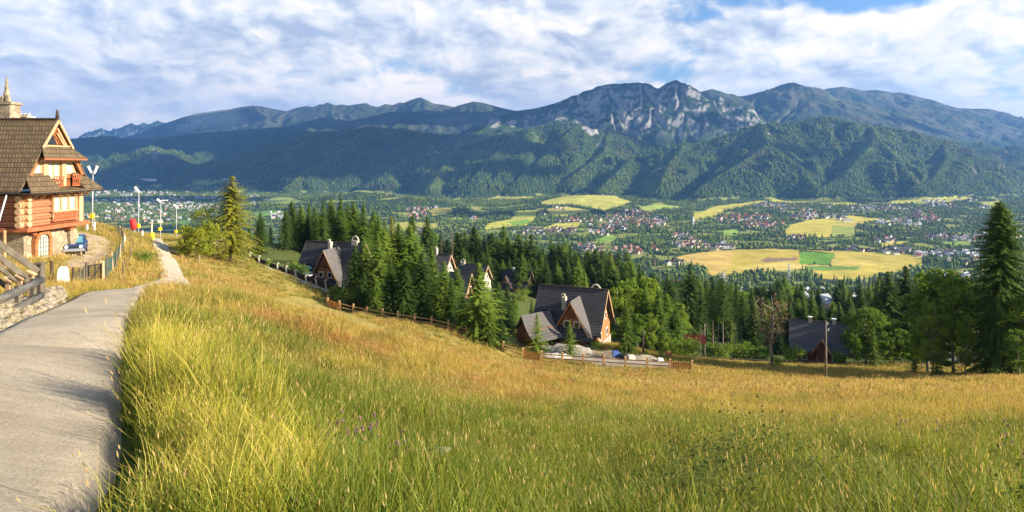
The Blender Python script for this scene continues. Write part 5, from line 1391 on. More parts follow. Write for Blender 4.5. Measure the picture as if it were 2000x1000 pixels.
    # cross wing at the far left
    wg = B(); wg.hexa([(-45.3, 54.3, -1.9), (-48.3, 54.3, 3.15), (-48.3, 59.0, 3.15), (-45.3, 59.0, -1.9)], [(-45.05, 54.3, -1.75), (-48.3, 54.3, 3.5), (-48.3, 59.0, 3.5), (-45.05, 59.0, -1.75)])
    wg.hexa([(-51.3, 54.3, -1.9), (-48.3, 54.3, 3.15), (-48.3, 59.0, 3.15), (-51.3, 59.0, -1.9)], [(-51.55, 54.3, -1.75), (-48.3, 54.3, 3.5), (-48.3, 59.0, 3.5), (-51.55, 59.0, -1.75)])
    wg.build('wing_roof', M_SH1, root)
    b = B(); b.poly([(-45.6, 54.9, -1.9), (-51.0, 54.9, -1.9), (-48.3, 54.9, 3.0)], (0, .2, 0)); b.bar((-45.2, 54.25, -1.8), (-48.3, 54.25, 3.3), .22, .12); b.build('wing_gable', M_ORANGE, root)
    # chimneys
    ch = B(); ch.box((-46.3, 60.3, 4.0), (2.6, 1.3, 3.2)); ch.box((-46.3, 60.3, 5.45), (2.9, 1.5, .2)); cho = ch.build('chimney', M_STONE, root)
    for i in range(5):
        b = B(); b.box((-47.4 + i * .55, 59.75, 5.75), (.28, .3, .45)); b.tube([(-47.4 + i * .55, 59.75, 5.95), (-47.4 + i * .55, 59.75, 6.2)], [.14, .02], 6); b.build('pinnacle', M_STONE, cho)
    b = B(); b.tube([(-45.55, 60.0, 5.5), (-45.55, 60, 6.1), (-45.55, 60, 6.2), (-45.55, 60, 6.7), (-45.55, 60, 6.8), (-45.55, 60, 7.2), (-45.55, 60, 7.3), (-45.55, 60, 7.9)], [.32, .22, .27, .14, .19, .08, .12, .02], 8); b.build('spire', M_STONE, cho)
    b = B(); b.bar((-44.9, 59.4, 3.2), (-44.2, 59.2, 4.1), .3, .12); b.build('flashing', M_REDW, cho)
    ch = B(); ch.box((-45.6, 62.3, 3.6), (1.0, .9, 1.7)); ch.box((-45.6, 62.3, 4.4), (1.2, 1.1, .14)); 
    for i in range(3): ch.box((-45.95 + .35 * i, 62.3, 4.58), (.2, .3, .24))
    ch.build('chimney', M_RENDER, root)
    p = B(); p.tube([(-41.0, 54.0, -2.5), (-41.4, 53.4, -5.4)], .07, 6); p.build('downpipe', M_METAL, root)
big_chalet()

# ---------------------------------------------------------------- smaller chalets
def chalet(name, label, x, y, z, rz, L, D, e, r, roofm=M_SH2, wallm=M_LOG2, front=(), chims=(), eyebrow=(), base=1.0, roof2=None, endwin=True, pent=True):
    root = empty(name, (x, y, z), rz, label, 'chalet')
    a, b = L / 2, D / 2
    w_ = MB(); w_.box((0, 0, e / 2), (L, D, e)); w_.poly([(-a, -b, e), (-a, b, e), (-a, 0, e + r - .1)], (L, 0, 0)); w_.build('wall', wallm, root)
    if base: MB().box((0, 0, -base + .3), (L + .3, D + .3, base * 2)).build('stone_base', M_STONE2, root)
    prof = [(-b - 1.0, e - .45), (-b * .86, e + r * .16), (0, e + r), (b * .86, e + r * .16), (b + 1.0, e - .45)]
    ring = prof + [(q, s + .2) for q, s in prof][::-1]
    rf = MB().poly([(-a - .8, q, s) for q, s in ring], (L + 1.6, 0, 0)).build('roof', roofm, root)
    MB().box((0, 0, e + r + .2), (L + 1.6, .25, .1)).build('ridge_board', M_DARKW, rf)
    for s in (-1, 1):
        for q in (-1, 1):
            MB().bar((s * (a + .82), q * (b * .86), e + r * .16), (s * (a + .82), 0, e + r), .22, .08, up=(1, 0, 0)).build('verge_board', M_PALEW, root)
        if endwin:
            for k in (-1, 1):
                wn = MB().box((s * a, k * D * .14, e + r * .28), (.14, .95, 1.15)).build('window', M_WHITE, root); MB().box((s * (a + .06), k * D * .14, e + r * .28), (.06, .7, .9)).build('pane', M_GLASSD, wn)
                wn = MB().box((s * a, k * D * .24, e * .55), (.14, 1.1, 1.2)).build('window', M_WHITE, root); MB().box((s * (a + .06), k * D * .24, e * .55), (.06, .85, .95)).build('pane', M_GLASSD, wn)
    for (fx, fw, fh, yo) in front:
        h = fw / 2; yf = -b - yo; zb = e - .1; zt = zb + fh
        g = MB().poly([(fx - h, yf, zb), (fx + h, yf, zb), (fx, yf, zt - .25)], (0, b + yo, 0)).build('gable', wallm, root)
        if yo > .3: MB().box((fx, yf + yo / 2 + .4, zb / 2), (fw - 1.2, yo + .8, zb)).build('porch_wall', wallm, root)
        dr = MB()
        for s in (-1, 1):
            dr.hexa([(fx, yf - .8, zt), (fx + s * (h + .6), yf - .8, zb - .7), (fx + s * (h + .6), -b * .4, zb - .7), (fx, .2, zt)], [(fx, yf - .8, zt + .22), (fx + s * (h + .8), yf - .8, zb - .6), (fx + s * (h + .8), -b * .4, zb - .6), (fx, .2, zt + .22)])
        dr.build('dormer_roof', roof2 or roofm, root)
        for s in (-1, 1):
            MB().bar((fx, yf - .84, zt - .02), (fx + s * (h + .5), yf - .84, zb - .6), .22, .1, up=(0, 1, 0)).build('verge_board', M_ORANGE if s < 0 else M_PALEW, root)
            if fw > 3:
                wn = MB().box((fx + s * fw * .15, yf, zb + fh * .27), (1.0, .16, 1.15)).build('window', M_WHITE, root); MB().box((fx + s * fw * .15, yf - .08, zb + fh * .27), (.72, .06, .88)).build('pane', M_GLASSD, wn)
        if fw > 3:
            ray = MB()
            for k in range(9):
                an = math.pi * (k + .5) / 9; ray.bar((fx + .25 * math.cos(an), yf - .06, zb + fh * .45 + .2 * math.sin(an)), (fx + fh * .2 * math.cos(an), yf - .06, zb + fh * .45 + fh * .26 * math.sin(an)), .05, .05, up=(0, 1, 0))
            ray.build('sunray_carving', M_DARKW, g)
            if pent:
                MB().hexa([(fx - h - .9, yf - 1.2, zb - .9), (fx + h + .9, yf - 1.2, zb - .9), (fx + h * .95, yf, zb + .75), (fx - h * .95, yf, zb + .75)], [(fx - h - .9, yf - 1.2, zb - .72), (fx + h + .9, yf - 1.2, zb - .72), (fx + h * .95, yf, zb + .95), (fx - h * .95, yf, zb + .95)]).build('pent_roof', roofm, root)
    for fx, ww in eyebrow:
        yb = -b * .62; zz = e + r * .38
        pts = [(fx + ww * .5 * math.cos(math.pi * i / 8), yb - .9, zz - .5 + ww * .38 * math.sin(math.pi * i / 8)) for i in range(9)]
        MB().poly(pts, (0, .12, 0)).build('eyebrow_window', M_GLASSB, root)
        p2 = [(fx + ww * .68 * math.cos(math.pi * i / 8), yb - .95, zz - .5 + ww * .52 * math.sin(math.pi * i / 8)) for i in range(9)]
        eb = MB(); 
        for i in range(8): eb.hexa([p2[i], p2[i + 1], (p2[i + 1][0], yb + 1.6, p2[i + 1][2] + .5), (p2[i][0], yb + 1.6, p2[i][2] + .5)], [tuple(np.add(p2[i], (0, 0, .12))), tuple(np.add(p2[i + 1], (0, 0, .12))), (p2[i + 1][0], yb + 1.6, p2[i + 1][2] + .62), (p2[i][0], yb + 1.6, p2[i][2] + .62)])
        eb.build('eyebrow_roof', roofm, root)
    for cx_, cy_, kind in chims:
        zt = e + r * (1 - abs(cy_) / b) 
        if kind == 'post':
            c = MB().box((cx_, cy_, zt + .5), (.75, .8, 2.6)).build('chimney', M_RENDER, root, bevel=.1)
            MB().tube([(cx_ - .25, cy_ - .45, zt + 1.9), (cx_ - .2, cy_ - .45, zt + 2.25), (cx_ + .2, cy_ - .45, zt + 2.25), (cx_ + .25, cy_ - .45, zt + 1.9)], .16, 7).build('chimney_arch', M_RENDER, c)
        elif kind == 'arch':
            c = MB().box((cx_, cy_, zt), (1.3, .8, 1.2)).build('chimney', M_RENDER, root)
            MB().tube([(cx_ + .75 * math.cos(math.pi * i / 8), cy_, zt + .5 + .95 * math.sin(math.pi * i / 8)) for i in range(9)], .17, 7).build('chimney_arch', M_RENDER, c)
        else:
            c = MB().box((cx_, cy_, zt + .1), (.6, .6, 1.3)).build('chimney', M_RENDER, root); MB().box((cx_, cy_, zt + .85), (.85, .8, .14)).build('chimney_cap', M_WHITE, c)
    for k in range(3):
        xx = (-.3 + .3 * k) * L
        wn = MB().box((xx, -b, e * .55), (1.1, .16, 1.15)).build('window', M_WHITE, root); MB().box((xx, -b - .07, e * .55), (.85, .06, .9)).build('pane', M_GLASSD, wn)
    d = MB().box((L * .18, -b, 1.05), (1.0, .18, 2.1)).build('door', M_REDW, root); MB().box((L * .18 + .35, -b - .12, 1.0), (.06, .08, .2)).build('handle', M_METAL, d)
    return root
def at(px, d, py=None):
    x = (px - 1000) / F * d
    return (x, d, gz(x, d)) if py is None else (x, d, (320 - py) / F * d)
x, y, z = at(1128, 108, 668)
chalet('chalet', 'dark-roofed timber chalet with orange front gable beside the rubble heap', x - .5, y + 2, z, R(-23), 10.2, 8.2, 2.4, 6.0, front=[(1.4, 5.4, 4.9, 1.0)], chims=[(-.9, -2.0, 'post'), (3.7, .5, 'arch')], eyebrow=[(-3.4, 1.9)], roof2=M_SHG)
x, y, z = at(1046, 104, 664)
sh = empty('garden_shed', (x, y, z), R(38), 'small reddish plank shed with grey curved roof beside the main chalet', 'shed')
MB().box((0, 0, 1.0), (5.0, 3.0, 2.2)).poly([(-2.5, -1.2, 2.1), (-2.5, .9, 2.1), (-2.5, 0, 3.3)], (5, 0, 0)).build('wall', M_LOG3, sh)
pr = [(-3.1, .55), (-1.9, 1.35), (-.9, 2.6), (0, 4.1), (.9, 2.6), (1.9, 1.75)]
MB().poly([(-2.9, q, s) for q, s in pr + [(q, s + .14) for q, s in pr][::-1]], (5.9, 0, 0)).build('roof', M_SHG, sh)
x, y, z = at(648, 132, 570)
chalet('chalet', 'dark-roofed chalet with a tall orange-edged gable behind the dark garden wall', x, y + 3, z, R(-20), 12.5, 9.5, 2.2, 7.2, front=[(1.4, 6.6, 6.4, .6)], chims=[(-.6, -1.0, 'post'), (4.6, 0, 'arch')], eyebrow=[(-3.8, 2.0)], roof2=M_SHG)
x, y, z = at(846, 182, 548)
chalet('chalet', 'grey-roofed chalet half hidden behind spruces, uppermost of the middle chalets', x, y, z, R(-22), 9.5, 7, 2.2, 5.0, roofm=M_SHG, wallm=M_RENDER, chims=[(1.0, 0, 'post')])
x, y, z = at(890, 158, 592)
chalet('chalet', 'brown-roofed chalet with white-trimmed gable poking out among the spruces', x, y, z, R(-24), 7, 6, 2.0, 5.2, roofm=M_SHG, chims=[(-2.5, 0, 'arch')])
x, y, z = at(924, 196, 560)
chalet('chalet', 'grey-roofed chalet with a pale pointed gable behind the bright cluster spruce', x, y, z, R(-28), 8.5, 6, 2.0, 4.4, roofm=M_SHG, wallm=M_RENDER, chims=[(-3.5, 0, 'arch')])
x, y, z = at(1008, 222, 574)
chalet('chalet', 'pale chalet with orange gables at the foot of the dark spruce belt', x, y, z, R(-25), 9.5, 7, 3.2, 4.6, wallm=mat('honey_boards', (.62, .40, .20), .8, .2, 2), front=[(-1.5, 3.6, 3.4, 1.0)], chims=[(-1.0, 0, 'plain'), (2.0, 0, 'plain')])
x, y, z = at(1600, 130, 711)
chalet('chalet', 'small red-brown log house with plain dark roof behind the second utility pole', x, y, z, R(-24), 9.0, 6.6, 3.7, 4.5, wallm=M_LOG3, front=[(.4, 2.9, 2.3, .9)], chims=[(-1.6, 0, 'plain'), (2.6, 0, 'plain')], roofm=M_SHG)
x, y, z = at(1860, 128, 690)
chalet('chalet', 'pinkish house mostly hidden behind the dark leafy trees', x, y, gz(x, y), R(10), 9, 7.5, 3.0, 4.4, wallm=MW['pink'], roofm=MR['brown'] if False else M_SHG, chims=[(1.5, 0, 'plain')])
# ================================================================ fences, poles, the car and other things
def ground_pt(px, d): return Vector(at(px, d))
# -- wooden rail fence below the meadow: posts, rails and three boarded panels
def rail_fence():
    pts = [(640, 105), (663, 104), (690, 103), (717, 102.2), (747, 101.4), (777, 100.5), (810, 99.8), (843, 99), (876, 98.2), (911, 97.4), (947, 96.4), (983, 95.5), (1021, 94.5), (1057, 94), (1098, 93.4), (1139, 92.8), (1179, 92.2), (1221, 91.6), (1264, 91), (1308, 90.4), (1351, 89.8)]
    G = [ground_pt(*p) for p in pts]
    o = G[0]
    root = empty('rail_fence', o, 0, 'long honey-coloured wooden rail fence running down along the lower edge of the meadow', 'fence')
    for g in G:
        b = MB(o); b.box(g + Vector((0, 0, .45)), (.26, .26, 1.9)); b.tube([g + Vector((0, 0, 1.38)), g + Vector((0, 0, 1.46)), g + Vector((0, 0, 1.6))], [.17, .2, .05], 6)
        b.build('post', M_FENCE, root)
    for i in range(len(G) - 1):
        a, c = G[i], G[i + 1]
        if i in (0, 12, 19):
            b = MB(o); d = (c - a)
            n = 9
            for k in range(n):
                q = a + d * ((k + .5) / n); b.box(q + Vector((0, 0, .62)), (d.length / n * .82, .06, 1.05), math.atan2(d.y, d.x))
            for h in (.3, 1.0): b.bar(a + Vector((0, .06, h)), c + Vector((0, .06, h)), .1, .12)
            b.build('boarded_panel', mat('orange_fence_boards', (.50, .23, .07), .7, .2, 3) if i == 0 else bpy.data.materials['orange_fence_boards'], root)
        else:
            for h in (.55, 1.08):
                MB(o).bar(a + Vector((0, 0, h)), c + Vector((0, 0, h)), .11, .13).build('rail', M_FENCE, root)
rail_fence()
# -- garden wall of dark stone with pale curved posts
def garden_wall():
    pts = [(490, 126), (507, 125), (524, 124.2), (543, 123.4), (560, 122.6), (578, 121.8), (598, 121), (618, 120.2), (637, 119.4), (658, 118.6), (680, 118)]
    G = [ground_pt(*p) for p in pts]; o = G[0]
    root = empty('garden_wall', o, 0, 'dark low garden wall with pale curved posts beside the second chalet', 'wall')
    M_DK = stone_mat('dark_wall_stone', (.06, .045, .035), (.10, .075, .055), (.03, .025, .02), 2.5)
    for a, c in zip(G[:-1], G[1:]):
        d = (c - a).normalized() * .25
        lo = [a + d + Vector((0, -.2, -.6)), c - d + Vector((0, -.2, -.6)), c - d + Vector((0, .2, -.6)), a + d + Vector((0, .2, -.6))]
        MB(o).hexa(lo, [q + Vector((0, 0, 2.0)) for q in lo]).build('wall_panel', M_DK, root)
    for g in G:
        b = MB(o); b.tube([g + Vector((.35, -.35, -.4)), g + Vector((.1, -.3, .3)), g + Vector((0, -.25, 1.0)), g + Vector((-.12, -.25, 1.6)), g + Vector((.1, -.25, 1.9)), g + Vector((.25, -.25, 1.75))], [.26, .2, .16, .15, .17, .1], 7)
        b.build('curved_post', M_RENDER, root, smooth=True)
    w_ = [Vector(at(476, 130)), Vector(at(520, 121)), Vector(at(600, 118)), Vector(at(640, 117))]
    st = MB(w_[0])
    for a, c in zip(w_[:-1], w_[1:]): st.bar(a + Vector((0, 0, .02)), c + Vector((0, 0, .02)), 1.6, .1)
    tag(st.build('footpath', mat('path_concrete', (.42, .40, .36), .9, .15, 1.0)), kind='structure').location = w_[0]
garden_wall()
x, y, z = at(545, 129)
pg = empty('garden_pergola', (x, y, z), R(-15), 'small dark timber pergola frame on the terrace behind the garden wall', 'pergola')
for a, b_ in ((-2, -1), (2, -1), (-2, 1), (2, 1)): MB().box((a, b_, 1.1), (.16, .16, 2.4)).build('post', M_DARKW, pg)
MB().box((0, -1, 2.3), (4.6, .14, .16)).box((0, 1, 2.3), (4.6, .14, .16)).build('beam', M_DARKW, pg)
for k in range(5): MB().box((-2 + k, -1.05, .8), (.08, .06, .8)).build('baluster', M_DARKW, pg)
x, y, z = at(553, 130)
tag(MB().box((0, 0, .06), (9, 5, .14), R(-15)).build('terrace', mat('terrace_paving', (.50, .50, .50), .8, .12, 1.0)), kind='structure').location = (x + 2, y + 1, z + .2)

# -- lower field fence on the right
def field_fence():
    pts = [(1340, 121), (1372, 121), (1404, 121), (1436, 121), (1468, 121), (1500, 121), (1532, 121), (1564, 121), (1596, 121), (1628, 121), (1660, 121), (1700, 120), (1740, 119)]
    G = [ground_pt(*p) for p in pts]; o = G[0]
    root = empty('field_fence', o, 0, 'thin weathered pole fence crossing the lower meadow in front of the small house', 'fence')
    for g in G: MB(o).box(g + Vector((0, 0, .5)), (.13, .13, 1.2)).build('post', M_GREYW, root)
    for a, c in zip(G[:-1], G[1:]): MB(o).bar(a + Vector((0, 0, .85)), c + Vector((0, 0, .85)), .08, .1).bar(a + Vector((0, 0, .45)), c + Vector((0, 0, .45)), .07, .08).build('rail', M_GREYW, root)
field_fence()
x, y, z = at(1357, 122, 672)
rp = empty('plank_screen', (x, y, z + .1), R(-8), 'faded red plank screen among the bushes under the pine grove', 'fence')
for k in range(13): MB().box((-1.9 + k * .31, 0, .75 + .05 * (k % 3)), (.25, .05, 1.6)).build('plank', mat('faded_red_planks', (.24, .05, .045), .8, .25, 2) if k == 0 else bpy.data.materials['faded_red_planks'], rp)
MB().box((0, .06, .4), (4, .06, .1)).box((0, .06, 1.2), (4, .06, .1)).build('rail', M_GREYW, rp)

# -- utility poles
def pole(px, d, top, label, ar=False):
    x, y, z = at(px, d); h = (320 - top) / F * d - z
    root = empty('utility_pole', (x, y, z), 0, label, 'pole', 'utility poles in the meadow')
    MB().tube([(0, 0, -1), (.02, 0, h * .5), (.0, 0, h)], [.17, .14, .1], 8).build('shaft', M_BARKG, root, smooth=True)
    MB().tube([(.1, 0, h - .5), (.25, 0, h - .45), (.25, 0, h - .2)], [.03, .03, .06], 6).build('insulator', M_WHITE, root)
    if ar: MB().tube([(.1, -.05, h - 1.3), (.35, -.05, h - 1.25), (.35, -.05, h - 1.0)], [.03, .03, .06], 6).build('insulator', M_WHITE, root)
pole(1613, 90, 627, 'tall dark utility pole at the edge of the golden meadow before the small house', True)
pole(1376, 124, 632, 'slimmer grey utility pole near the end of the wooden fence')
pole(1256, 104, 645, 'short thin grey post rising by the mixed wood behind the main chalet')

# -- far pylons
M_PYL = mat('pylon_steel', (.36, .38, .40), .5, .1, 1, metal=.3)
def pylon(px, d, top, label, base=None):
    x, y, z = at(px, d); h = (320 - top) / F * d - z
    root = empty('power_pylon', (x, y, z), R(20), label, 'pylon', 'lattice pylons across the valley wood')
    b = MB(); w0 = h * .10
    for s in (-1, 1):
        for q in (-1, 1): b.bar((s * w0, q * w0, 0), (s * .5, q * .5, h), .45)
    for k in range(7):
        f0, f1 = k / 7, (k + 1) / 7
        for q in (-1, 1):
            a, c = w0 * (1 - f0) + .5 * f0, w0 * (1 - f1) + .5 * f1
            b.bar((-a, q * a, h * f0), (c, q * c, h * f1), .28); b.bar((a, q * a, h * f0), (-c, q * c, h * f1), .28)
    b.build('lattice_tower', M_PYL, root)
    for f in (.74, .85, .96): MB().bar((-h * .15, 0, h * f), (h * .15, 0, h * f), .5, .6).build('cross_arm', M_PYL, root)
pylon(1413, 900, 532, 'far lattice pylon standing in the dark wood below the ploughed field')
pylon(1446, 640, 566, 'lattice pylon just above the pine grove, first of the close pair')
pylon(1497, 640, 566, 'lattice pylon between the pine grove and the withered tree, second of the pair')
pylon(1541, 1500, 515, 'pale far pylon in front of the ploughed field')
# -- church with a white spire
x, y, z = on_ground(1354, 440)
sp = empty('church', (x, y, z), 0, 'tiny church with a tall white spire among the valley trees', 'church')
hh = y / F
MB().box((0, 0, 9 * hh / 2), (3.6 * hh, 3.6 * hh, 9 * hh)).build('tower', M_WHITE, sp)
MB().tube([(0, 0, 8 * hh), (0, 0, 12 * hh), (0, 0, 17 * hh)], [2.9 * hh, 1.8 * hh, .1], 8).build('spire', M_WHITE, sp)
MB().box((4 * hh, 2 * hh, 2 * hh), (7 * hh, 4 * hh, 4 * hh)).build('nave', MW['white'], sp)
# -- ski jump and stadium at the foot of the dark hills
g0, g1 = on_ground(560, 362, 4000), on_ground(598, 346, 4000)
if g0 and g1:
    x0, y0, z0 = g0; x1, y1, z1 = g1
    y1 = max(y1, y0 + 200); z1 = (320 - 344) / F * y1
    o = Vector((x0, y0, z0)); sj = empty('ski_jump', o, 0, 'pale turquoise ski jump ramp rising on the dark forest foot beyond the town', 'ski jump')
    a, c = Vector((x0, y0, z0 + 4)), Vector((x1, y1, z1))
    MB(o).bar(a, c, 14, 4).build('ramp', mat('ramp_turquoise', (.30, .50, .52), .6, .1, .05), sj)
    MB(o).bar(a + Vector((22, 0, -2)), c + Vector((30, 0, -14)), 6, 3).build('side_ramp', M_WHITE, sj)
    MB(o).bar((x0, y0 + 60, z0 - 10), (x0 + 8, y0 + 60, z0 + 26), 8, 8).build('judges_tower', M_WHITE, sj)
def long_block(px, py, wpx, hpx, m, label):
    g = on_ground(px, py)
    if not g: return
    x, y, z = g; s = y / F
    r = empty('long_building', (x, y, z), R(4), label, 'building')
    MB().box((0, 0, hpx * s * .4), (wpx * s, 14, hpx * s * .8)).build('wall', MW['white'], r)
    MB().box((0, 0, hpx * s * .9), (wpx * s * 1.02, 17, hpx * s * .2)).build('roof', m, r)
    for k in range(9): MB().box(((-.42 + .105 * k) * wpx * s, -7, hpx * s * .4), (wpx * s * .05, .3, hpx * s * .25)).build('window', M_PANE, r)
long_block(288, 357, 34, 5, MR['grey'], 'long pale building strip at the foot of the dark hills beyond the town')
long_block(246, 384, 22, 6, MR['grey'], 'broad light-roofed block in the middle of the far town')
long_block(445, 353, 24, 3, MR['grey'], 'long pale stadium stand near the ski jump')
long_block(1415, 486, 40, 8, MR['dark'], 'long white terrace of houses on the upper rim of the ploughed field')
long_block(1655, 433, 18, 5, MR['grey'], 'wide grey-roofed hall at the end of the upper golden field')
# -- the nearer valley houses showing between the trees
def valley_house(px, py, d, wpx, hpx, wl, rf, label):
    x, y, z = at(px, d, py)
    z0 = gz(x, y); s = d / F
    r = empty('valley_house', (x, y, z), R(rng.uniform(-25, 25)), label, 'house')
    W_, e = wpx * s * .9, max(3.5, hpx * s * .5)
    MB().box((0, 0, e / 2 - 3), (W_, 9, e + 6)).poly([(-W_ / 2, -4.5, e), (-W_ / 2, 4.5, e), (-W_ / 2, 0, e + hpx * s * .45)], (W_, 0, 0)).build('wall', MW[wl], r)
    b = MB()
    for q in (-1, 1): b.poly([(-W_ / 2 - .6, q * 5.2, e - .5), (W_ / 2 + .6, q * 5.2, e - .5), (W_ / 2 + .6, 0, e + hpx * s * .5), (-W_ / 2 - .6, 0, e + hpx * s * .5)], (0, 0, .3))
    b.build('roof', MR[rf], r)
    for k in range(4): MB().box(((-.36 + .24 * k) * W_, -4.5, e * .55), (1.1, .12, 1.3)).build('window', M_PANE, r)
for a in [(1568, 580, 760, 14, 9, 'white', 'grey', 'small white house with pale roof showing over the row behind the small house'), (1606, 586, 700, 30, 10, 'white', 'grey', 'long white building with pale metal roof between the treetops'),
          (1636, 596, 600, 16, 12, 'pink', 'rose', 'pinkish house beside the long white building'), (1682, 600, 560, 8, 12, 'pink', 'red', 'narrow red-roofed house above the bright leafy tree'), (1645, 616, 520, 14, 12, 'white', 'grey', 'white house directly over the small dark-roofed house'),
          (1540, 578, 760, 12, 8, 'cream', 'red', 'red-roofed house peeping out above the withered tree'), (1326, 572, 640, 12, 10, 'white', 'grey', 'white gable peeping out next to the broad dark spruce'), (1447, 588, 620, 16, 10, 'cream', 'dark', 'dark-roofed house under the pair of pylons'), (1372, 570, 620, 8, 7, 'pink', 'red', 'little red roof showing past the broad dark spruce')]:
    valley_house(*a)

# -- floodlight masts along the ski slope
def mast(px, d, top, boxpy, label, heads):
    x, y, z = at(px, d); h = (320 - top) / F * d - z
    root = empty('floodlight_mast', (x, y, z), R(rng.uniform(-10, 10)), label, 'mast', 'floodlight masts on the crest')
    MB().tube([(0, 0, -.5), (.06, 0, h * .5), (.12, 0, h)], [.09, .07, .05], 8).build('pole', M_WPOLE, root, smooth=True)
    zb = (320 - boxpy) / F * d - z
    MB().box((0, -.05, zb), (.5, .42, .62)).build('switch_box', M_YEL, root, bevel=.03)
    if heads == 'V':
        for s in (-1, 1):
            f = MB().bar((.12 + s * .12, 0, h - .1), (.12 + s * .62, -.1, h + .85), .34, .26).build('floodlight', M_WHITE, root, bevel=.05)
    elif heads == 'one':
        MB().bar((.12, 0, h - .3), (-.5, -.1, h + .55), .4, .3).build('floodlight', M_WHITE, root, bevel=.05)
        MB().box((.06, 0, h * .62), (.25, .2, .3)).build('bracket', M_METAL, root)
    else:
        MB().bar((.12, 0, h - .1), (-.55, -.1, h + .5), .45, .3).build('floodlight', M_WHITE, root, bevel=.05)
        MB().bar((.12, 0, h + .2), (1.3, 0, h + .25), .3, .18).build('floodlight', M_WHITE, root, bevel=.05)
        MB().bar((-1.1, 0, h * .62), (.9, 0, h * .62), .12, .1).build('crossbar', M_METAL, root)
mast(180, 88, 337, 422, 'white floodlight mast with two lamps in a V, nearest the log chalet', 'V')
mast(270, 104, 372, 441, 'white floodlight mast with a single tilted lamp next to the red pad', 'one')
mast(313, 122, 394, 447, 'white floodlight mast just behind the yellow padded snow lance', 'T')
mast(344, 142, 404, 452, 'farthest white floodlight mast beside the leafy tree crown', 'T')
x, y, z = at(296, 114)
sg = empty('snow_lance', (x, y, z), 0, 'snow lance in a fat yellow pad at the end of the road', 'snow lance')
MB().tube([(0, 0, 0), (0, 0, 1.9)], [.45, .43], 14).build('yellow_pad', M_YEL, sg, smooth=False)
MB().tube([(0, 0, 1.8), (.05, 0, 3.6)], [.16, .14], 8).build('pipe', M_RENDER, sg)
MB().tube([(.1, 0, 3.5), (-.35, 0, 3.55), (-.6, 0, 3.3)], [.16, .14, .08], 7).build('nozzle', M_RENDER, sg)
MB().bar((-.3, 0, 2.1), (-3.0, -.2, 1.95), .09).build('hose_arm', M_METAL, sg)
MB().tube([(0, 0, -.5), (0, 0, .1)], [.25, .3], 8).build('concrete_foot', M_RENDER, sg)
x, y, z = at(262, 103)
rb = empty('padded_barrier', (x, y, z), 0, 'bright red safety pad hung up beside a floodlight mast', 'safety pad')
MB().tube([(0, 0, .7), (-.05, 0, 1.0), (-.15, 0, 1.7), (-.3, 0, 2.2), (-.3, 0, 2.35)], [.30, .42, .45, .42, .2], 10).build('pad', M_RED, rb, smooth=True)
MB().tube([(0, .1, -.3), (0, .1, 1.0)], .06, 6).build('stake', M_METAL, rb)
for px, d, h, lb in [(184, 86, 1.0, 'short white stake beside the nearest floodlight mast'), (278, 100, .9, 'white stake between the red pad and the yellow pad'), (170, 84, .7, 'low white marker box on the grass bank behind the yard'), (243, 82, .8, 'white marker near the top of the wire fence')]:
    x, y, z = at(px, d); r = empty('marker_stake', (x, y, z), 0, lb, 'stake'); MB().box((0, 0, h / 2), (.22, .16, h + .3)).build('stake', M_WHITE, r, bevel=.02); MB().box((0, 0, h + .17), (.26, .2, .06)).build('cap', M_METAL, r)

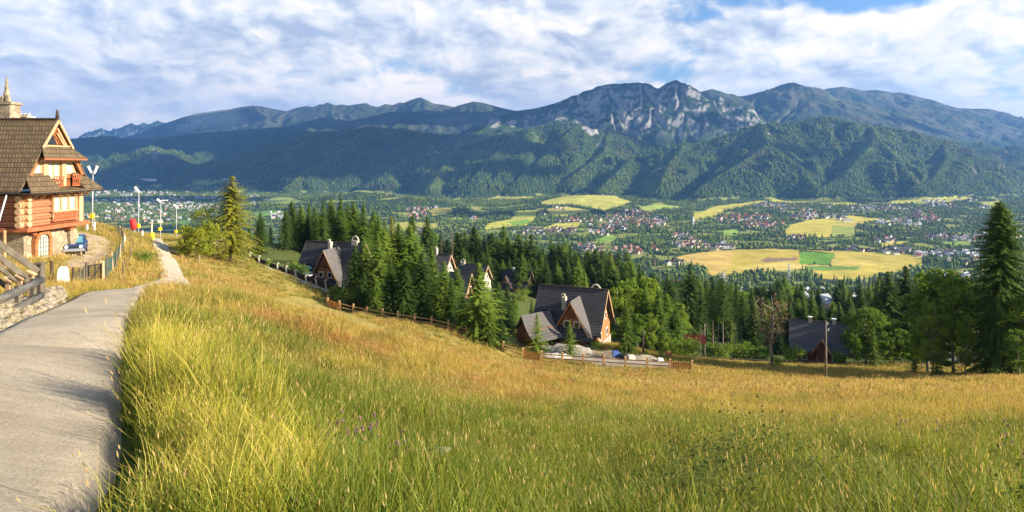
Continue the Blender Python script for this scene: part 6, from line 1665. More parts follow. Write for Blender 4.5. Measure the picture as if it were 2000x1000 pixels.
# -- the car in the yard
def car():
    x, y, z = at(148, 62.5)
    root = empty('parked_car', (x, y, z + .02), R(-62), 'small dark blue off-roader parked in the sandy yard beside the log chalet', 'car')
    M_BLUE = mat('dark_blue_paint', (.015, .04, .16), .25, .1, .5, spec=.6); M_SIL = mat('silver_bumper', (.35, .37, .40), .4, .05, 2, metal=.4); M_TYRE = mat('tyre_rubber', (.02, .02, .02), .9, .2, 6)
    # local: front towards +x
    side = [(-1.75, .45), (-1.8, .95), (-1.72, 1.05), (.75, 1.05), (1.65, .98), (1.82, .85), (1.85, .5), (1.7, .35), (-1.6, .35)]
    MB().poly([(a, -.8, b) for a, b in side], (0, 1.6, 0)).build('body', M_BLUE, root, bevel=.07)
    cab = [(-1.68, 1.04), (-1.55, 1.62), (-1.4, 1.68), (.1, 1.68), (.25, 1.62), (.85, 1.04)]
    lo = [(-1.68, -.76, 1.03), (.85, -.76, 1.03), (.85, .76, 1.03), (-1.68, .76, 1.03)]; hi = [(-1.5, -.62, 1.66), (.18, -.62, 1.66), (.18, .62, 1.66), (-1.5, .62, 1.66)]
    MB().hexa(lo, hi).build('cabin', M_BLUE, root, bevel=.05)
    ws = MB(); ws.hexa([(.86, -.66, 1.07), (.86, .66, 1.07), (.26, .56, 1.6), (.26, -.56, 1.6)], [(.89, -.66, 1.09), (.89, .66, 1.09), (.29, .56, 1.62), (.29, -.56, 1.62)]); ws.build('windscreen', mat('car_glass', (.10, .28, .33), .05, .1, 2, spec=.9), root)
    for s in (-1, 1):
        q = MB(); q.hexa([(-1.45, s * .755, 1.1), (.6, s * .755, 1.1), (.1, s * .655, 1.58), (-1.35, s * .655, 1.58)], [(-1.45, s * .78, 1.1), (.6, s * .78, 1.1), (.1, s * .68, 1.58), (-1.35, s * .68, 1.58)]); q.build('side_window', M_GLASSD, root)
        MB().box((.62, s * .92, 1.12), (.14, .2, .16)).build('wing_mirror', M_BLUE, root, bevel=.02)
        MB().tube([(1.80, s * .56, .80), (1.89, s * .56, .80)], [.16, .14], 10).build('headlight', mat('lamp_glass', (.8, .82, .85), .1, .02, 2, spec=.8), root)
        for wx in (-1.15, 1.15):
            w_ = MB().tube([(wx, s * .62, .32), (wx, s * .84, .32)], .33, 16).build('wheel', M_TYRE, root); MB().tube([(wx, s * .84, .32), (wx, s * .86, .32)], .19, 10).build('rim', M_SIL, w_)
    MB().box((1.88, 0, .50), (.16, 1.66, .26)).build('bumper', M_SIL, root, bevel=.05)
    MB().box((1.86, 0, .8), (.06, .7, .16)).build('grille', M_DARKM, root)
    for s in (-1, 1): MB().bar((-1.3, s * .5, 1.74), (.05, s * .5, 1.74), .05).build('roof_rail', M_SIL, root)
car()

# -- wire fence, gate and posts round the yard
def wire_fence():
    pts = [(203, 41), (210, 44), (216, 48), (221, 52), (226, 56), (230, 60), (234, 64), (238, 68), (241, 72), (243, 76), (243, 80), (240, 84), (236, 88), (230, 92)]
    G = [ground_pt(*p) for p in pts]; o = G[0]
    root = empty('wire_fence', o, 0, 'leaning wire fence with pale posts climbing the grass bank from the gate', 'fence')
    for i, g in enumerate(G):
        t = Vector((rng.normal(-.1, .1), rng.normal(0, .08), 1.65 if i else 1.5))
        MB(o).tube([g + Vector((0, 0, -.3)), g + t], [.065, .055], 7).build('post', M_GREYW if i % 3 else M_PALEW, root)
        if i % 2: MB(o).tube([g + Vector((.1, 1.5, -.5)), g + t + Vector((.1, 1.6, -.7))], .045, 6).build('post', M_GREYW, root)
    net = MB(o)
    for a, c in zip(G[:-1], G[1:]):
        for k in range(7): net.bar(a + Vector((-.05, 0, .15 + k * .2)), c + Vector((-.05, 0, .15 + k * .2)), .018)
        for k in range(16):
            q = a.lerp(c, k / 16); net.bar(q + Vector((-.05, 0, .1)), q + Vector((-.05, 0, 1.4)), .016)
    net.build('wire_netting', mat('green_wire', (.05, .09, .07), .6, .2, 4), root)
wire_fence()
def gate():
    a, c = ground_pt(169, 38.5), ground_pt(201, 40.5); o = a
    root = empty('yard_gate', o, 0, 'dark metal mesh gate with a diagonal brace at the yard entrance', 'gate')
    for g, m in ((a, M_GREYW), (c, M_PALEW)):
        MB(o).tube([g + Vector((0, 0, -.3)), g + Vector((0, 0, 1.45))], [.09, .08], 8).build('gate_post', m, root)
    a2, c2 = a + Vector((.12, 0, 0)), c + Vector((-.12, 0, 0))
    f = MB(o)
    for h in (.15, 1.25): f.bar(a2 + Vector((0, 0, h)), c2 + Vector((0, 0, h)), .06)
    for q in (a2, c2): f.bar(q + Vector((0, 0, .12)), q + Vector((0, 0, 1.28)), .06)
    f.bar(a2 + Vector((0, 0, .2)), c2 + Vector((0, 0, 1.2)), .045); f.bar(a2.lerp(c2, .5) + Vector((0, 0, .15)), a2.lerp(c2, .5) + Vector((0, 0, 1.25)), .04)
    f.build('gate_frame', M_DARKM, root)
    n = MB(o)
    for k in range(1, 9): n.bar(a2.lerp(c2, k / 9) + Vector((0, .02, .15)), a2.lerp(c2, k / 9) + Vector((0, .02, 1.25)), .014)
    for k in range(1, 7): n.bar(a2 + Vector((0, .02, .15 + k * .16)), c2 + Vector((0, .02, .15 + k * .16)), .014)
    n.build('mesh_infill', M_DARKM, root)
gate()
def side_fence():
    P_ = [(142, 37.5), (155, 38), (163, 38.3)]; G = [ground_pt(*p) for p in P_]; o = G[0]
    root = empty('net_fence', o, 0, 'low green netting with rusty posts between the white stone slab and the gate', 'fence')
    for i, g in enumerate(G): MB(o).tube([g + Vector((0, 0, -.3)), g + Vector((.02, 0, 1.15))], .07, 7).build('post', M_DARKW if i == 0 else M_GREYW, root)
    n = MB(o)
    for a, c in zip(G[:-1], G[1:]):
        for k in range(6): n.bar(a + Vector((0, 0, .1 + .16 * k)), c + Vector((0, 0, .1 + .16 * k)), .014)
        for k in range(8): n.bar(a.lerp(c, k / 8) + Vector((0, 0, .05)), a.lerp(c, k / 8) + Vector((0, 0, .95)), .014)
    n.build('wire_netting', bpy.data.materials['green_wire'], root)
side_fence()
for px, d, h, m, lb in [(101, 37, 1.25, M_DARKW, 'rusty brown post standing in the grass before the yard'), (9, 38, 2.6, M_FENCE, 'honey-coloured corner post at the upper end of the stair rail')]:
    x, y, z = at(px, d); r = empty('fence_post', (x, y, z), 0, lb, 'post'); MB().tube([(0, 0, -.3), (0, 0, h)], [.09, .08], 8).build('shaft', m, r); MB().tube([(0, 0, h - .02), (0, 0, h + .05)], [.1, .06], 8).build('cap', m, r)
# the white stone slab: an upright block, narrower at the top
x, y, z = at(122, 36)
sb = empty('stone_slab', (x, y, z), R(15), 'upright white stone slab in the grass before the yard', 'stone')
b = MB(); b.hexa([(-.3, -.14, -.3), (.36, -.14, -.3), (.36, .14, -.3), (-.3, .14, -.3)], [(-.2, -.1, 1.0), (.25, -.1, 1.0), (.25, .1, 1.0), (-.2, .1, 1.0)])
b.hexa([(-.2, -.1, 1.0), (.25, -.1, 1.0), (.25, .1, 1.0), (-.2, .1, 1.0)], [(-.1, -.07, 1.12), (.14, -.07, 1.12), (.14, .07, 1.12), (-.1, .07, 1.12)]); b.build('block', M_WHITE, sb, bevel=.02)
MB().box((.0, -.05, -.1), (1.0, .5, .5)).build('footing', M_RENDER, sb)

# -- log barrier at the road edge and the timber handrail behind it
M_BLOG = M_GREYW2
def barrier():
    a, c = Vector((-14.3, 15.2, 0)), Vector((-13.45, 19.0, 0))
    z0 = gz(a.x, a.y)
    # through the photographed positions: (0,590)-(80,548) upper log, (0,625)-(80,578) lower log
    u0, u1 = Vector(P(-40, 605, 18.0)), Vector(P(80, 547, 23.0)); l0, l1 = Vector(P(-40, 640, 18.0)), Vector(P(80, 577, 23.0))
    o = u1.copy(); o.z = gz(u1.x, u1.y)
    root = empty('log_barrier', o, 0, 'thick weathered grey log barrier of two logs beside the concrete road', 'barrier')
    for p, q, r_ in ((u0, u1, .125), (l0, l1, .125)): MB(o).tube([p, p.lerp(q, .33) + Vector((0, 0, .015)), p.lerp(q, .66) - Vector((0, 0, .01)), q], [r_, r_ * 1.05, r_, r_ * .97], 12).build('log', M_BLOG, root, smooth=True)
    for f in (.15, .62, .9):
        t = u0.lerp(u1, f) + Vector((-.18, .12, 0)); g = gz(t.x, t.y)
        MB(o).bar((t.x, t.y, g - .4), (t.x, t.y, t.z + .12), .15, .15).build('post', M_GREYW, root, bevel=.01)
barrier()
def handrail():
    e = Vector(P(78, 590, 24.2)); e.z = gz(e.x, e.y); o = e.copy()
    root = empty('stair_railing', o, 0, 'weathered timber stair railing sloping down to a square post behind the log barrier', 'railing')
    MB(o).bar(e + Vector((0, 0, -.4)), (e.x, e.y, P(78, 518, 24.2)[2]), .25, .25).build('newel_post', M_GREYW, root, bevel=.02)
    MB(o).box((e.x, e.y, P(78, 515, 24.2)[2]), (.3, .3, .06)).build('post_cap', M_GREYW, root)
    for (x0, y0), (x1, y1), w_ in [((-30, 455), (74, 530), .2), ((-30, 478), (66, 556), .2), ((-30, 500), (52, 562), .17), ((-30, 528), (40, 580), .16)]:
        MB(o).bar(P(x0, y0, 22.4), P(x1, y1, 23.9), .07, w_).build('rail', M_GREYW, root)
    for px, t, b_ in ((61, 532, 580), (40, 540, 590), (16, 545, 600)):
        MB(o).bar(P(px, t, 23.0), P(px, b_ + 6, 23.0), .14, .1).build('baluster', M_PALEW, root)
        MB(o).bar(P(px - 8, t - 3, 22.95), P(px + 8, t + 5, 22.95), .2, .05).build('baluster_cap', M_PALEW, root)
handrail()

# -- stones
def rock_mesh(seed, flat=.7):
    r = np.random.default_rng(seed)
    bm = bmesh.new(); bmesh.ops.create_icosphere(bm, subdivisions=2, radius=1)
    pl = [(Vector(r.normal(0, 1, 3)).normalized(), r.uniform(.55, .85)) for _ in range(9)]
    for v in bm.verts:
        for n_, d_ in pl:
            k = v.co.dot(n_)
            if k > d_: v.co -= n_ * (k - d_)
        v.co.z *= flat
    me = bpy.data.meshes.new('rock'); bm.to_mesh(me); bm.free()
    return me
M_ROCK = mat('pale_field_rock', (.29, .245, .18), .9, .3, 2.5, bump=1.0, bscale=9)
M_ROCK2 = mat('white_limestone', (.50, .47, .41), .9, .15, 2.5, bump=1.0, bscale=9)
RK = [rock_mesh(i, .6 + .1 * (i % 3)) for i in range(6)]
for m_ in RK: m_.materials.append(M_ROCK)
rr = np.random.default_rng(8)
def in_road(x, y): return bool(inpoly(np.array([x]), np.array([y]), ROADP)[0])
n_ = 0
edge = np.array(ROAD_L)
cand = []
for i in range(2500):
    y = rr.uniform(14.0, 27.5); x = float(np.interp(y, edge[:, 1], edge[:, 0])) - rr.uniform(.05, 1.5) * (1.1 if y < 20 else .75)
    px = 1000 + F * x / y
    if px > 125 or px < -25: continue
    if any((x - q[0]) ** 2 + (y - q[1]) ** 2 < (q[2] * .95) ** 2 for q in cand): continue
    s = rr.uniform(.12, .27); cand.append((x, y, s))
    if len(cand) >= 150: break
for x, y, s in cand:
    o = link('boulder', RK[int(rr.integers(0, 6))]); o.location = (x, y, gz(x, y) + s * .25 + .30 * min(1.2, max(0, float(np.interp(y, edge[:, 1], edge[:, 0])) - x))); o.rotation_euler = (rr.uniform(-.3, .3), rr.uniform(-.3, .3), rr.uniform(0, 6.28)); o.scale = (s * 1.1, s * rr.uniform(.8, 1.2), s)
    tag(o, 'pale rough stone in the bank of boulders between road and log barrier', 'stone', 'stones in the bank beside the road')
x, y, z = at(860, 7.6, 972)
me_ = rock_mesh(77, .5); me_.materials.append(M_ROCK2)
o = link('meadow_rock', me_); x = (860 - 1000) / F * 7.9; o.location = (x, 7.9, gz(x, 7.9) + .26); o.scale = (.17, .14, .15)
tag(o, 'single white rock showing in the grass near the lower edge', 'rock')

# -- building yard in front of the main chalet
M_HEAP = mat('crushed_stone', (.30, .27, .23), .95, .35, 2.5, bump=1.5, bscale=6)
def heap(name, label, px, d, w_, dp, h, seed, m):
    x, y, z = at(px, d)
    r = np.random.default_rng(seed); n = 22
    V = []; Q = []
    for i in range(n + 1):
        for j in range(n + 1):
            a, b_ = i / n * 2 - 1, j / n * 2 - 1
            f = max(0, 1 - a * a) * max(0, 1 - b_ * b_)
            V.append((a * w_ / 2, b_ * dp / 2, h * f ** .7 * (1 + .5 * perlin(np.array([a * 3 + seed]), np.array([b_ * 3]))[0]) + r.normal(0, .05) - .1))
    for i in range(n):
        for j in range(n): k = i * (n + 1) + j; Q.append((k, k + n + 1, k + n + 2, k + 1))
    o = link(name, mesh_np(name, V, Q, [m])); o.location = (x, y, z); o['kind'] = 'stuff'; o['label'] = label
heap('gravel_heap', 'low heap of grey rubble along the main chalet yard', 1105, 100, 8, 3.0, .9, 3, M_HEAP)
heap('sand_heap', 'pale sand heap behind the fence panel', 1085, 97, 5, 2.5, .5, 4, M_ROCK2)
heap('rubble_heap', 'heap of rubble and offcuts at the end of the yard', 1245, 98, 6, 2.2, .6, 5, M_ROCK)
for px, d, sz, rz, m, nm, lb, ct in [(1188, 97, (1.5, .12, 1.0), .5, M_GREYW, 'leaning_board', 'brown board leaning at the start of the rubble heap', 'board'), (1202, 98, (1.3, .9, .7), .3, mat('blue_tarpaulin', (.05, .10, .30), .6, .2, 3), 'tarpaulin', 'blue tarpaulin thrown over things beside the leaning board', 'tarpaulin'),
                               (1220, 97.5, (1.4, .9, .55), -.2, mat('black_plastic', (.03, .03, .035), .5, .2, 3), 'plastic_sacks', 'black plastic bundle between the tarpaulin and the rubble', 'bundle'), (1290, 97, (.9, .6, .5), .1, M_WHITE, 'white_crate', 'white crate near the round dark conifer', 'crate'), (1232, 97, (1.2, .8, .6), .4, M_ROCK2, 'stone_block', 'pale stone block on the rubble heap', 'block'),
                               (1306, 104, (1.0, .7, .9), .2, M_ORANGE, 'orange_crate', 'orange crate in the bushes near the fence end', 'crate')]:
    x, y, z = at(px, d); w_, dp, h = sz
    b = MB(); nz = 5
    top = [(-w_ / 2 * .9, -dp / 2 * .85, h), (w_ / 2 * .8, -dp / 2 * .9, h * .85), (w_ / 2 * .9, dp / 2 * .8, h * .95), (-w_ / 2 * .8, dp / 2 * .9, h * 1.05)]
    b.hexa([(-w_ / 2, -dp / 2, -.1), (w_ / 2, -dp / 2, -.1), (w_ / 2, dp / 2, -.1), (-w_ / 2, dp / 2, -.1)], top)
    o = b.build(nm, m, None, bevel=.05); o.location = (x, y, z + .15); o.rotation_euler = (0, 0, rz); tag(o, lb, ct)
# ================================================================ the concrete road
def road():
    def dens(line, n=260):
        L = np.array(line); y = np.linspace(L[0, 1], L[-1, 1], 2000)
        # smooth a little so that the edge runs in a curve
        x = np.interp(y, L[:, 1], L[:, 0]); k = np.ones(61) / 61; x[30:-30] = np.convolve(x, k, 'valid')
        yy = -14 + (L[-1, 1] + 14) * np.linspace(0, 1, n) ** 1.7
        return np.stack([np.interp(yy, y, x), yy], 1)
    a, b = dens(ROAD_L), dens(ROAD_R); nc = 15
    r = np.random.default_rng(4)
    t = np.linspace(0, 1, nc)[None, :, None]
    wob = np.cumsum(r.normal(0, .02, len(a))); wob -= np.linspace(0, wob[-1], len(a))
    a[:, 0] += np.clip(wob, -.12, .12); b[:, 0] += np.clip(wob[::-1], -.10, .10)
    XY = a[:, None] * (1 - t) + b[:, None] * t
    X, Y = XY[..., 0], XY[..., 1]
    Z = h_near(X, Y, False) + .09 + fbm(X, Y, 2.5, 3) * .012 + .012
    Z[:, 0] -= .3; Z[:, -1] -= .3
    n = len(a)
    V = np.stack([X, Y, Z], -1).reshape(-1, 3); i = (np.arange(n - 1)[:, None] * nc + np.arange(nc - 1)[None]).ravel()
    m, nt, bs = new_mat('road_concrete')
    p = wpos(nt)
    n1 = nt.noise(p, .5, 5, .6); n2 = nt.noise(p, 30, 5, .75); n3 = nt.noise(nt.vmath('MULTIPLY', p, (.7, 3.5, 3)), 2.2, 5, .65)
    k = nt.math('ADD', nt.math('MULTIPLY', n1, .5), nt.math('ADD', nt.math('MULTIPLY', n2, .42), nt.math('MULTIPLY', n3, .32)))
    col = nt.ramp(k, [(.38, (.20, .17, .125)), (.52, (.39, .33, .24)), (.74, (.58, .50, .37))])
    x_, y_, z_ = nt.sep(p)
    yy = nt.math('ADD', nt.math('ADD', y_, nt.math('MULTIPLY', x_, .5)), nt.math('MULTIPLY', nt.noise(p, 1.1, 2), .12))
    j = nt.math('ABSOLUTE', nt.math('SUBTRACT', nt.math('FRACT', nt.math('DIVIDE', yy, 1.9)), .5))
    js = nt.step(j, .003, .010)
    col = nt.mix(js, nt.mix(.75, (.30, .26, .20), col), col)
    nt.put(bs.inputs['Base Color'], col); bs.inputs['Roughness'].default_value = .9
    bp = nt.add('ShaderNodeBump'); bp.inputs['Strength'].default_value = .9; bp.inputs['Distance'].default_value = .055
    nt.put(bp.inputs['Height'], nt.math('ADD', nt.math('ADD', n2, nt.math('MULTIPLY', nt.noise(nt.vmath('MULTIPLY', p, (2, 9, 2)), 5, 4, .7), .9)), nt.math('MULTIPLY', js, .5))); nt.put(bs.inputs['Normal'], bp.outputs[0])
    tag(link('road', mesh_np('road', V, np.stack([i, i + 1, i + nc + 1, i + nc], 1), [m], smooth=True)), kind='structure')
road()

# ================================================================ grass
def grass_mat(name, long=False):
    m, nt, b = new_mat(name)
    g = nt.add('ShaderNodeNewGeometry'); p = g.outputs['Position']
    tip = nt.add('ShaderNodeAttribute', attribute_name='tip').outputs['Fac']
    head = nt.add('ShaderNodeAttribute', attribute_name='head').outputs['Fac']
    x, y, z = nt.sep(p)
    isl = g.outputs['Random Per Island']
    nb = nt.noise(p, .10, 4, .6); nm_ = nt.noise(nt.vmath('MULTIPLY', p, (.6, 1.2, 1)), .45, 4, .6); ns = nt.noise(p, 2.2, 3, .6)
    # how dry the meadow is: green close by and in hollows, golden farther down the slope
    dry = nt.math('ADD', nt.step(nt.math('ADD', y, nt.math('MULTIPLY', x, -.10)), -2, 34, -.15, .97), nt.math('MULTIPLY', nt.math('SUBTRACT', nm_, .5), 2.6))
    dry = nt.math('ADD', dry, nt.math('MULTIPLY', nt.math('SUBTRACT', nb, .5), 2.4))
    dry = nt.math('SUBTRACT', dry, nt.step(y, 92, 104, 0, .55))
    dry = nt.math('MINIMUM', nt.math('MAXIMUM', dry, 0.04), .95)
    dk = nt.step(nt.noise(nt.vmath('ADD', p, (13, 71, 0)), .8, 4, .65), .50, .62)
    green = nt.mix(nt.step(nt.math('ADD', nt.math('MULTIPLY', ns, .5), nt.math('MULTIPLY', nm_, .5)), .36, .62), (.018, .060, .004), (.11, .20, .011))
    gtip = nt.mix(isl, (.10, .17, .014), (.44, .40, .07))
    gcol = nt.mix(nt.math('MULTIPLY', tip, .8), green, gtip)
    gold = nt.mix(nt.math('ADD', nt.math('MULTIPLY', isl, .5), nt.math('MULTIPLY', ns, .5)), (.42, .29, .045), (.62, .43, .12))
    rose = nt.mix(nt.step(nt.noise(nt.vmath('ADD', p, (50, 20, 0)), .22, 4, .6), .50, .62), gold, (.50, .23, .09))
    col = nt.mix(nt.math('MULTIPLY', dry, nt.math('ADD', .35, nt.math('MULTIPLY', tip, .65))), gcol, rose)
    if long:
        col = nt.mix(nt.math('ADD', .5, nt.math('MULTIPLY', tip, .5)), gcol, nt.mix(isl, (.36, .34, .03), (.72, .58, .13)))
    col = nt.mix(nt.math('MULTIPLY', head, .8), col, nt.mix(isl, (.55, .40, .16), (.46, .27, .14)))
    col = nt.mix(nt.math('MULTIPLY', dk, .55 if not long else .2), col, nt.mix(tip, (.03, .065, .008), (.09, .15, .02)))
    nt.put(b.inputs['Base Color'], col)
    b.inputs['Roughness'].default_value = .55; b.inputs['Specular IOR Level'].default_value = .25
    tr = nt.add('ShaderNodeBsdfTranslucent'); nt.put(tr.inputs['Color'], nt.vmath('MULTIPLY', col, (1.3, 1.3, .8)))
    mx = nt.add('ShaderNodeMixShader'); mx.inputs[0].default_value = .38
    nt.l.new(b.outputs[0], mx.inputs[1]); nt.l.new(tr.outputs[0], mx.inputs[2]); nt.l.new(mx.outputs[0], m.node_tree.nodes['Material Output'].inputs[0])
    return m
M_GR = grass_mat('meadow_grass'); M_GRL = grass_mat('tall_roadside_grass', True)
def clump(seed, n, rad, h0, h1, w0, lean=.35, heads=.0, m=None, hw=.02, stiff=1.0):
    r = np.random.default_rng(seed); V = []; Fs = []; tip = []; hd = []
    for i in range(n):
        a = r.uniform(0, 6.28); q = rad * math.sqrt(r.uniform()); bx, by = math.cos(a) * q, math.sin(a) * q
        h = r.uniform(h0, h1); la = r.uniform(0, 6.28); ln = lean * h * r.uniform(.2, 1.3); f = r.uniform(0, 6.28)
        wx, wy = math.cos(f) * w0 / 2, math.sin(f) * w0 / 2; b = len(V)
        dxx, dyy = math.cos(la) * ln, math.sin(la) * ln
        for t, ww in ((0, 1), (.4, .9), (.75, .6)):
            k = t ** (1.9 * stiff); zc = h * (t - .12 * ln / h * t * t)
            V += [(bx + dxx * k + wx * ww, by + dyy * k + wy * ww, zc), (bx + dxx * k - wx * ww, by + dyy * k - wy * ww, zc)]; tip += [t, t]; hd += [0, 0]
        V.append((bx + dxx, by + dyy, h * (1 - .14 * ln / h))); tip.append(1); hd.append(0)
        Fs += [(b, b + 1, b + 3), (b, b + 3, b + 2), (b + 2, b + 3, b + 5), (b + 2, b + 5, b + 4), (b + 4, b + 5, b + 6)]
        if r.uniform() < heads:
            c = np.array(V[-1]); d = np.array((dxx * .5, dyy * .5, h * .6)); d /= np.linalg.norm(d); L = hw * r.uniform(3, 6); b = len(V)
            s = np.array((math.cos(f), math.sin(f), 0)) * hw * .5
            V += [tuple(c - d * L * .2), tuple(c + d * L * .3 + s), tuple(c + d * L), tuple(c + d * L * .3 - s)]; tip += [1] * 4; hd += [1] * 4
            Fs += [(b, b + 1, b + 2), (b, b + 2, b + 3)]
    me = mesh_np('grass_clump', V, Fs, [m or M_GR])
    for nm_, arr in (('tip', tip), ('head', hd)):
        at_ = me.attributes.new(nm_, 'FLOAT', 'POINT'); at_.data.foreach_set('value', np.asarray(arr, np.float32))
    return bpy.data.objects.new('grass_clump', me)
CHALETS = [(o.location.x, o.location.y) for o in SC.objects if o.parent is None and o.name.split('.')[0] in ('chalet', 'garden_shed')]
def meadow_ok(X, Y):
    ok = ~inpoly(X, Y, ROADP) & (seg_dist(X, Y, ROADP + ROADP[:1]) > .06) | inpoly(X, Y, [(0, 0), (0, 0), (0, 0)])
    for poly in (W1, W2): ok &= ~inpoly(X, Y, poly) | (rng.uniform(size=len(X)) < .05)
    for a, b in CHALETS: ok &= np.hypot(X - a, Y - b) > 5.0
    ok &= ~((X < -40.5) & (X > -52) & (Y > 55.3) & (Y < 62.3))
    el = np.interp(Y, edge[:, 1], edge[:, 0]); ok &= ~((X < el) & (X > el - 1.5) & (Y > 12) & (Y < 26) & (rng.uniform(size=len(X)) < .93))
    ok &= (np.hypot(X, Y) > 1.6) & ~((X < -.9) & (Y < 3.6))
    return ok
def grass(name, label, n, y0, y1, protos_, s0, s1, keep=None, seed=0, xr=.87, tilt=.12):
    r = np.random.default_rng(seed); Y = np.sqrt(r.uniform(0, 1, n) * (y1 ** 2 - y0 ** 2) + y0 ** 2); X = r.uniform(-1, 1, n) * (xr * Y + 1.5)
    ok = meadow_ok(X, Y)
    if keep is not None: ok &= keep(X, Y)
    X, Y = X[ok], Y[ok]; Z = sample(H, X, Y); q = len(X)
    vis_ = (Z + .8) / Y >= sample(RUN, X, Y) - .003
    X, Y, Z = X[vis_], Y[vis_], Z[vis_]; q = len(X)
    big_ = 1 + .55 * fbm(X, Y, 3.0, 3, off=6) + .35 * fbm(X, Y, .8, 2, off=16)
    s = r.uniform(s0, s1, q) * big_ * np.where((fbm(X, Y, 1.3, 2, off=44) > .28) & (Y < 40), 1.5, 1.0)
    rot = np.stack([r.normal(0, tilt, q), r.normal(-.06, tilt, q), r.uniform(0, 6.28, q)], 1)
    print(name, q)
    scatter(name, label, np.stack([X, Y, Z - .03], 1), rot, np.stack([s ** .5, s ** .5, s], 1), r.integers(0, len(protos_), q), protos_)
NEAR = [clump(i, 48, .22, .12, .46, .0065, .6, .10, hw=.009) for i in range(6)]
MID = [clump(20 + i, 42, .40, .14, .46, .013, .55, .20, hw=.014) for i in range(5)]
FARG = [clump(40 + i, 38, .80, .14, .42, .036, .5, .35, hw=.04) for i in range(5)]
TALL = [clump(60 + i, 20, .18, .45, .95, .0062, .42, .22, m=M_GRL, hw=.011, stiff=1.2) for i in range(5)]
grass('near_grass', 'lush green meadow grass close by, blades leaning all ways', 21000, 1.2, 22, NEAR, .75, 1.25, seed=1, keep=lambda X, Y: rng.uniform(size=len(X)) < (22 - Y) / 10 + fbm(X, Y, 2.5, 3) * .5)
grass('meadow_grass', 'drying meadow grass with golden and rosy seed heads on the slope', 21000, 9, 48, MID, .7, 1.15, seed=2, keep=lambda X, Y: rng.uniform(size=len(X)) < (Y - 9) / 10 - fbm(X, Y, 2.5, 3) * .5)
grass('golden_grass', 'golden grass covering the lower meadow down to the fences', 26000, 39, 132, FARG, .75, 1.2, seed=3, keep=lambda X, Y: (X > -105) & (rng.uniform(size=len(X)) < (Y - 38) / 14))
rr_ = np.array(ROAD_R)
def edge_r(X, Y): return X - np.interp(Y, rr_[:, 1], rr_[:, 0])
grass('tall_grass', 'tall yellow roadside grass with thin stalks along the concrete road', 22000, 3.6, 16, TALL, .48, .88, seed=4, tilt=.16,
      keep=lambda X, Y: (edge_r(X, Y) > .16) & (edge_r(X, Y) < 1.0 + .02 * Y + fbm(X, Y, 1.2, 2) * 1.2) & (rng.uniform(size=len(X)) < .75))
STALK = [clump(80 + i, 5, .25, .5, .85, .004, .35, .9, hw=.010) for i in range(4)]
grass('seed_stalks', 'single tall stalks with seed heads standing over the meadow', 2600, 3.5, 24, STALK, .7, 1.1, seed=5, tilt=.1)
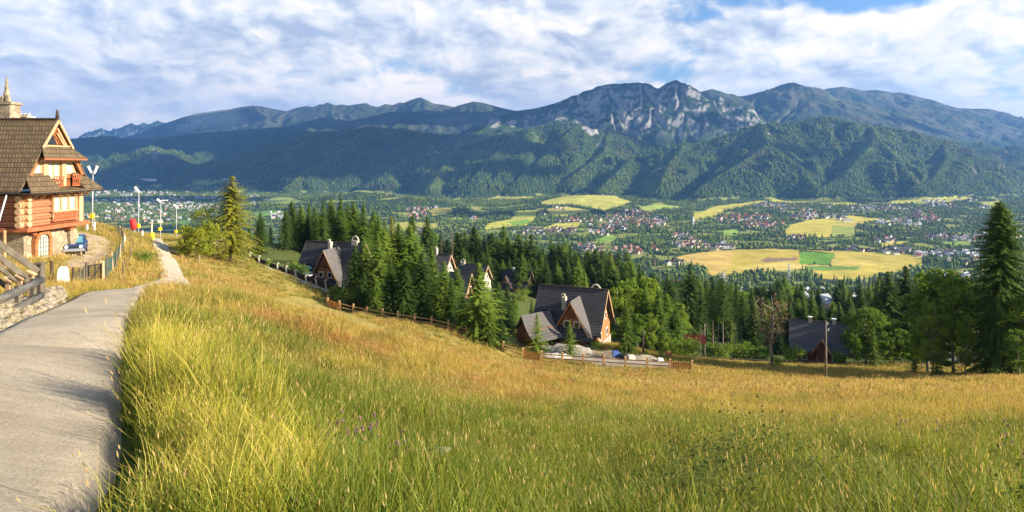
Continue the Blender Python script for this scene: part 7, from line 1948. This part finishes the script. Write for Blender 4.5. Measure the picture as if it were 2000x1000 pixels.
# leafy weeds in the near meadow
def weed(seed):
    r = np.random.default_rng(seed); V = []; Fs = []
    for s_ in range(5):
        bx, by = r.normal(0, .07), r.normal(0, .07); lx, ly = r.normal(0, .08), r.normal(0, .08); h = r.uniform(.35, .65)
        for k in range(15):
            t = (k + 1) / 15; a = k * 1.57 + r.uniform(-.3, .3); L = .075 * (1.2 - .75 * t) * r.uniform(.7, 1.2); c = np.array((bx + lx * t, by + ly * t, h * t))
            d = np.array((math.cos(a), math.sin(a), -.25)); sd = np.array((-math.sin(a), math.cos(a), 0)) * L * .28; b = len(V)
            V += [tuple(c), tuple(c + d * L * .5 + sd), tuple(c + d * L), tuple(c + d * L * .5 - sd)]; Fs += [(b, b + 1, b + 2, b + 3)]
    return proto('weed', V, Fs, [LM['weed']])
WD = [weed(i) for i in range(4)]
def wkeep(X, Y):
    px, d = 1000 + F * X / Y, Y
    nz = fbm(X, Y, 1.6, 3, off=61); patch_ = ((np.abs(px - 1430) / 150 + np.abs(Y - 6.8) / 4.2 + nz * 1.1 < 1.0) & (rng.uniform(size=len(X)) < .8)) | ((px > 1420) & (px < 2000) & (Y < 14) & (rng.uniform(size=len(X)) < .05)) | (rng.uniform(size=len(X)) < .015)
    return patch_
grass('leafy_weeds', 'dark leafy weeds growing in patches among the near grass', 13000, 4.5, 20, WD, .75, 1.25, keep=wkeep, seed=6)
# thistles: countable, each its own
M_TH = mat('thistle_head', (.20, .10, .13), .8, .3, 30); M_THG = mat('thistle_green', (.10, .15, .05), .8, .3, 10)
def thistle(px, d, h, label):
    x, y, z = at(px, d)
    r = np.random.default_rng(int(px)); root = empty('thistle', (x, y, z), 0, label, 'thistle', 'thistles in the near meadow')
    st = MB(); st.tube([(0, 0, -.05), (.02, .01, h * .5), (.04, -.01, h)], [.007, .005, .003], 5)
    tips = [(.04, -.01, h)]
    for k in range(5):
        a = k * 1.9; t = .45 + .1 * k; e = (.03 + math.cos(a) * .09, math.sin(a) * .09, h * t + .14); st.tube([(.02, 0, h * t), e], [.004, .002], 4); tips.append(e)
        st.poly([(.02, 0, h * t), (.02 + math.cos(a + .3) * .07, math.sin(a + .3) * .07, h * t + .02), (.02 + math.cos(a) * .14, math.sin(a) * .14, h * t - .02), (.02 + math.cos(a - .3) * .07, math.sin(a - .3) * .07, h * t + .02)], (0, 0, .002))
    st.build('stem', M_THG, root)
    for e in tips:
        e = Vector(e); MB().tube([e - Vector((0, 0, .01)), e + Vector((0, 0, .006)), e + Vector((0, 0, .022)), e + Vector((0, 0, .036))], [.005, .013, .012, .017], 8).build('flower_head', M_TH, root)
for a in [(690, 6.9, .42, 'thistle cluster at the bottom of the meadow, the one nearest the tall grass'), (718, 7.1, .48, 'thistle just beside the one nearest the tall grass, slightly taller'), (772, 6.8, .36, 'short thistle with reddish heads close to the white rock'), (654, 7.4, .40, 'dark-headed thistle at the rim of the tall yellow grass'),
          (1963, 10.5, .75, 'tall thistle standing alone at the edge of the meadow picture side under the lone spruce'), (1830, 12, .6, 'thin thistle in the green meadow below the lone spruce'), (1756, 13, .6, 'thistle with pale heads below the dark leafy trees'), (1628, 15, .6, 'thistle standing downhill of the weed patch')]:
    thistle(*a)
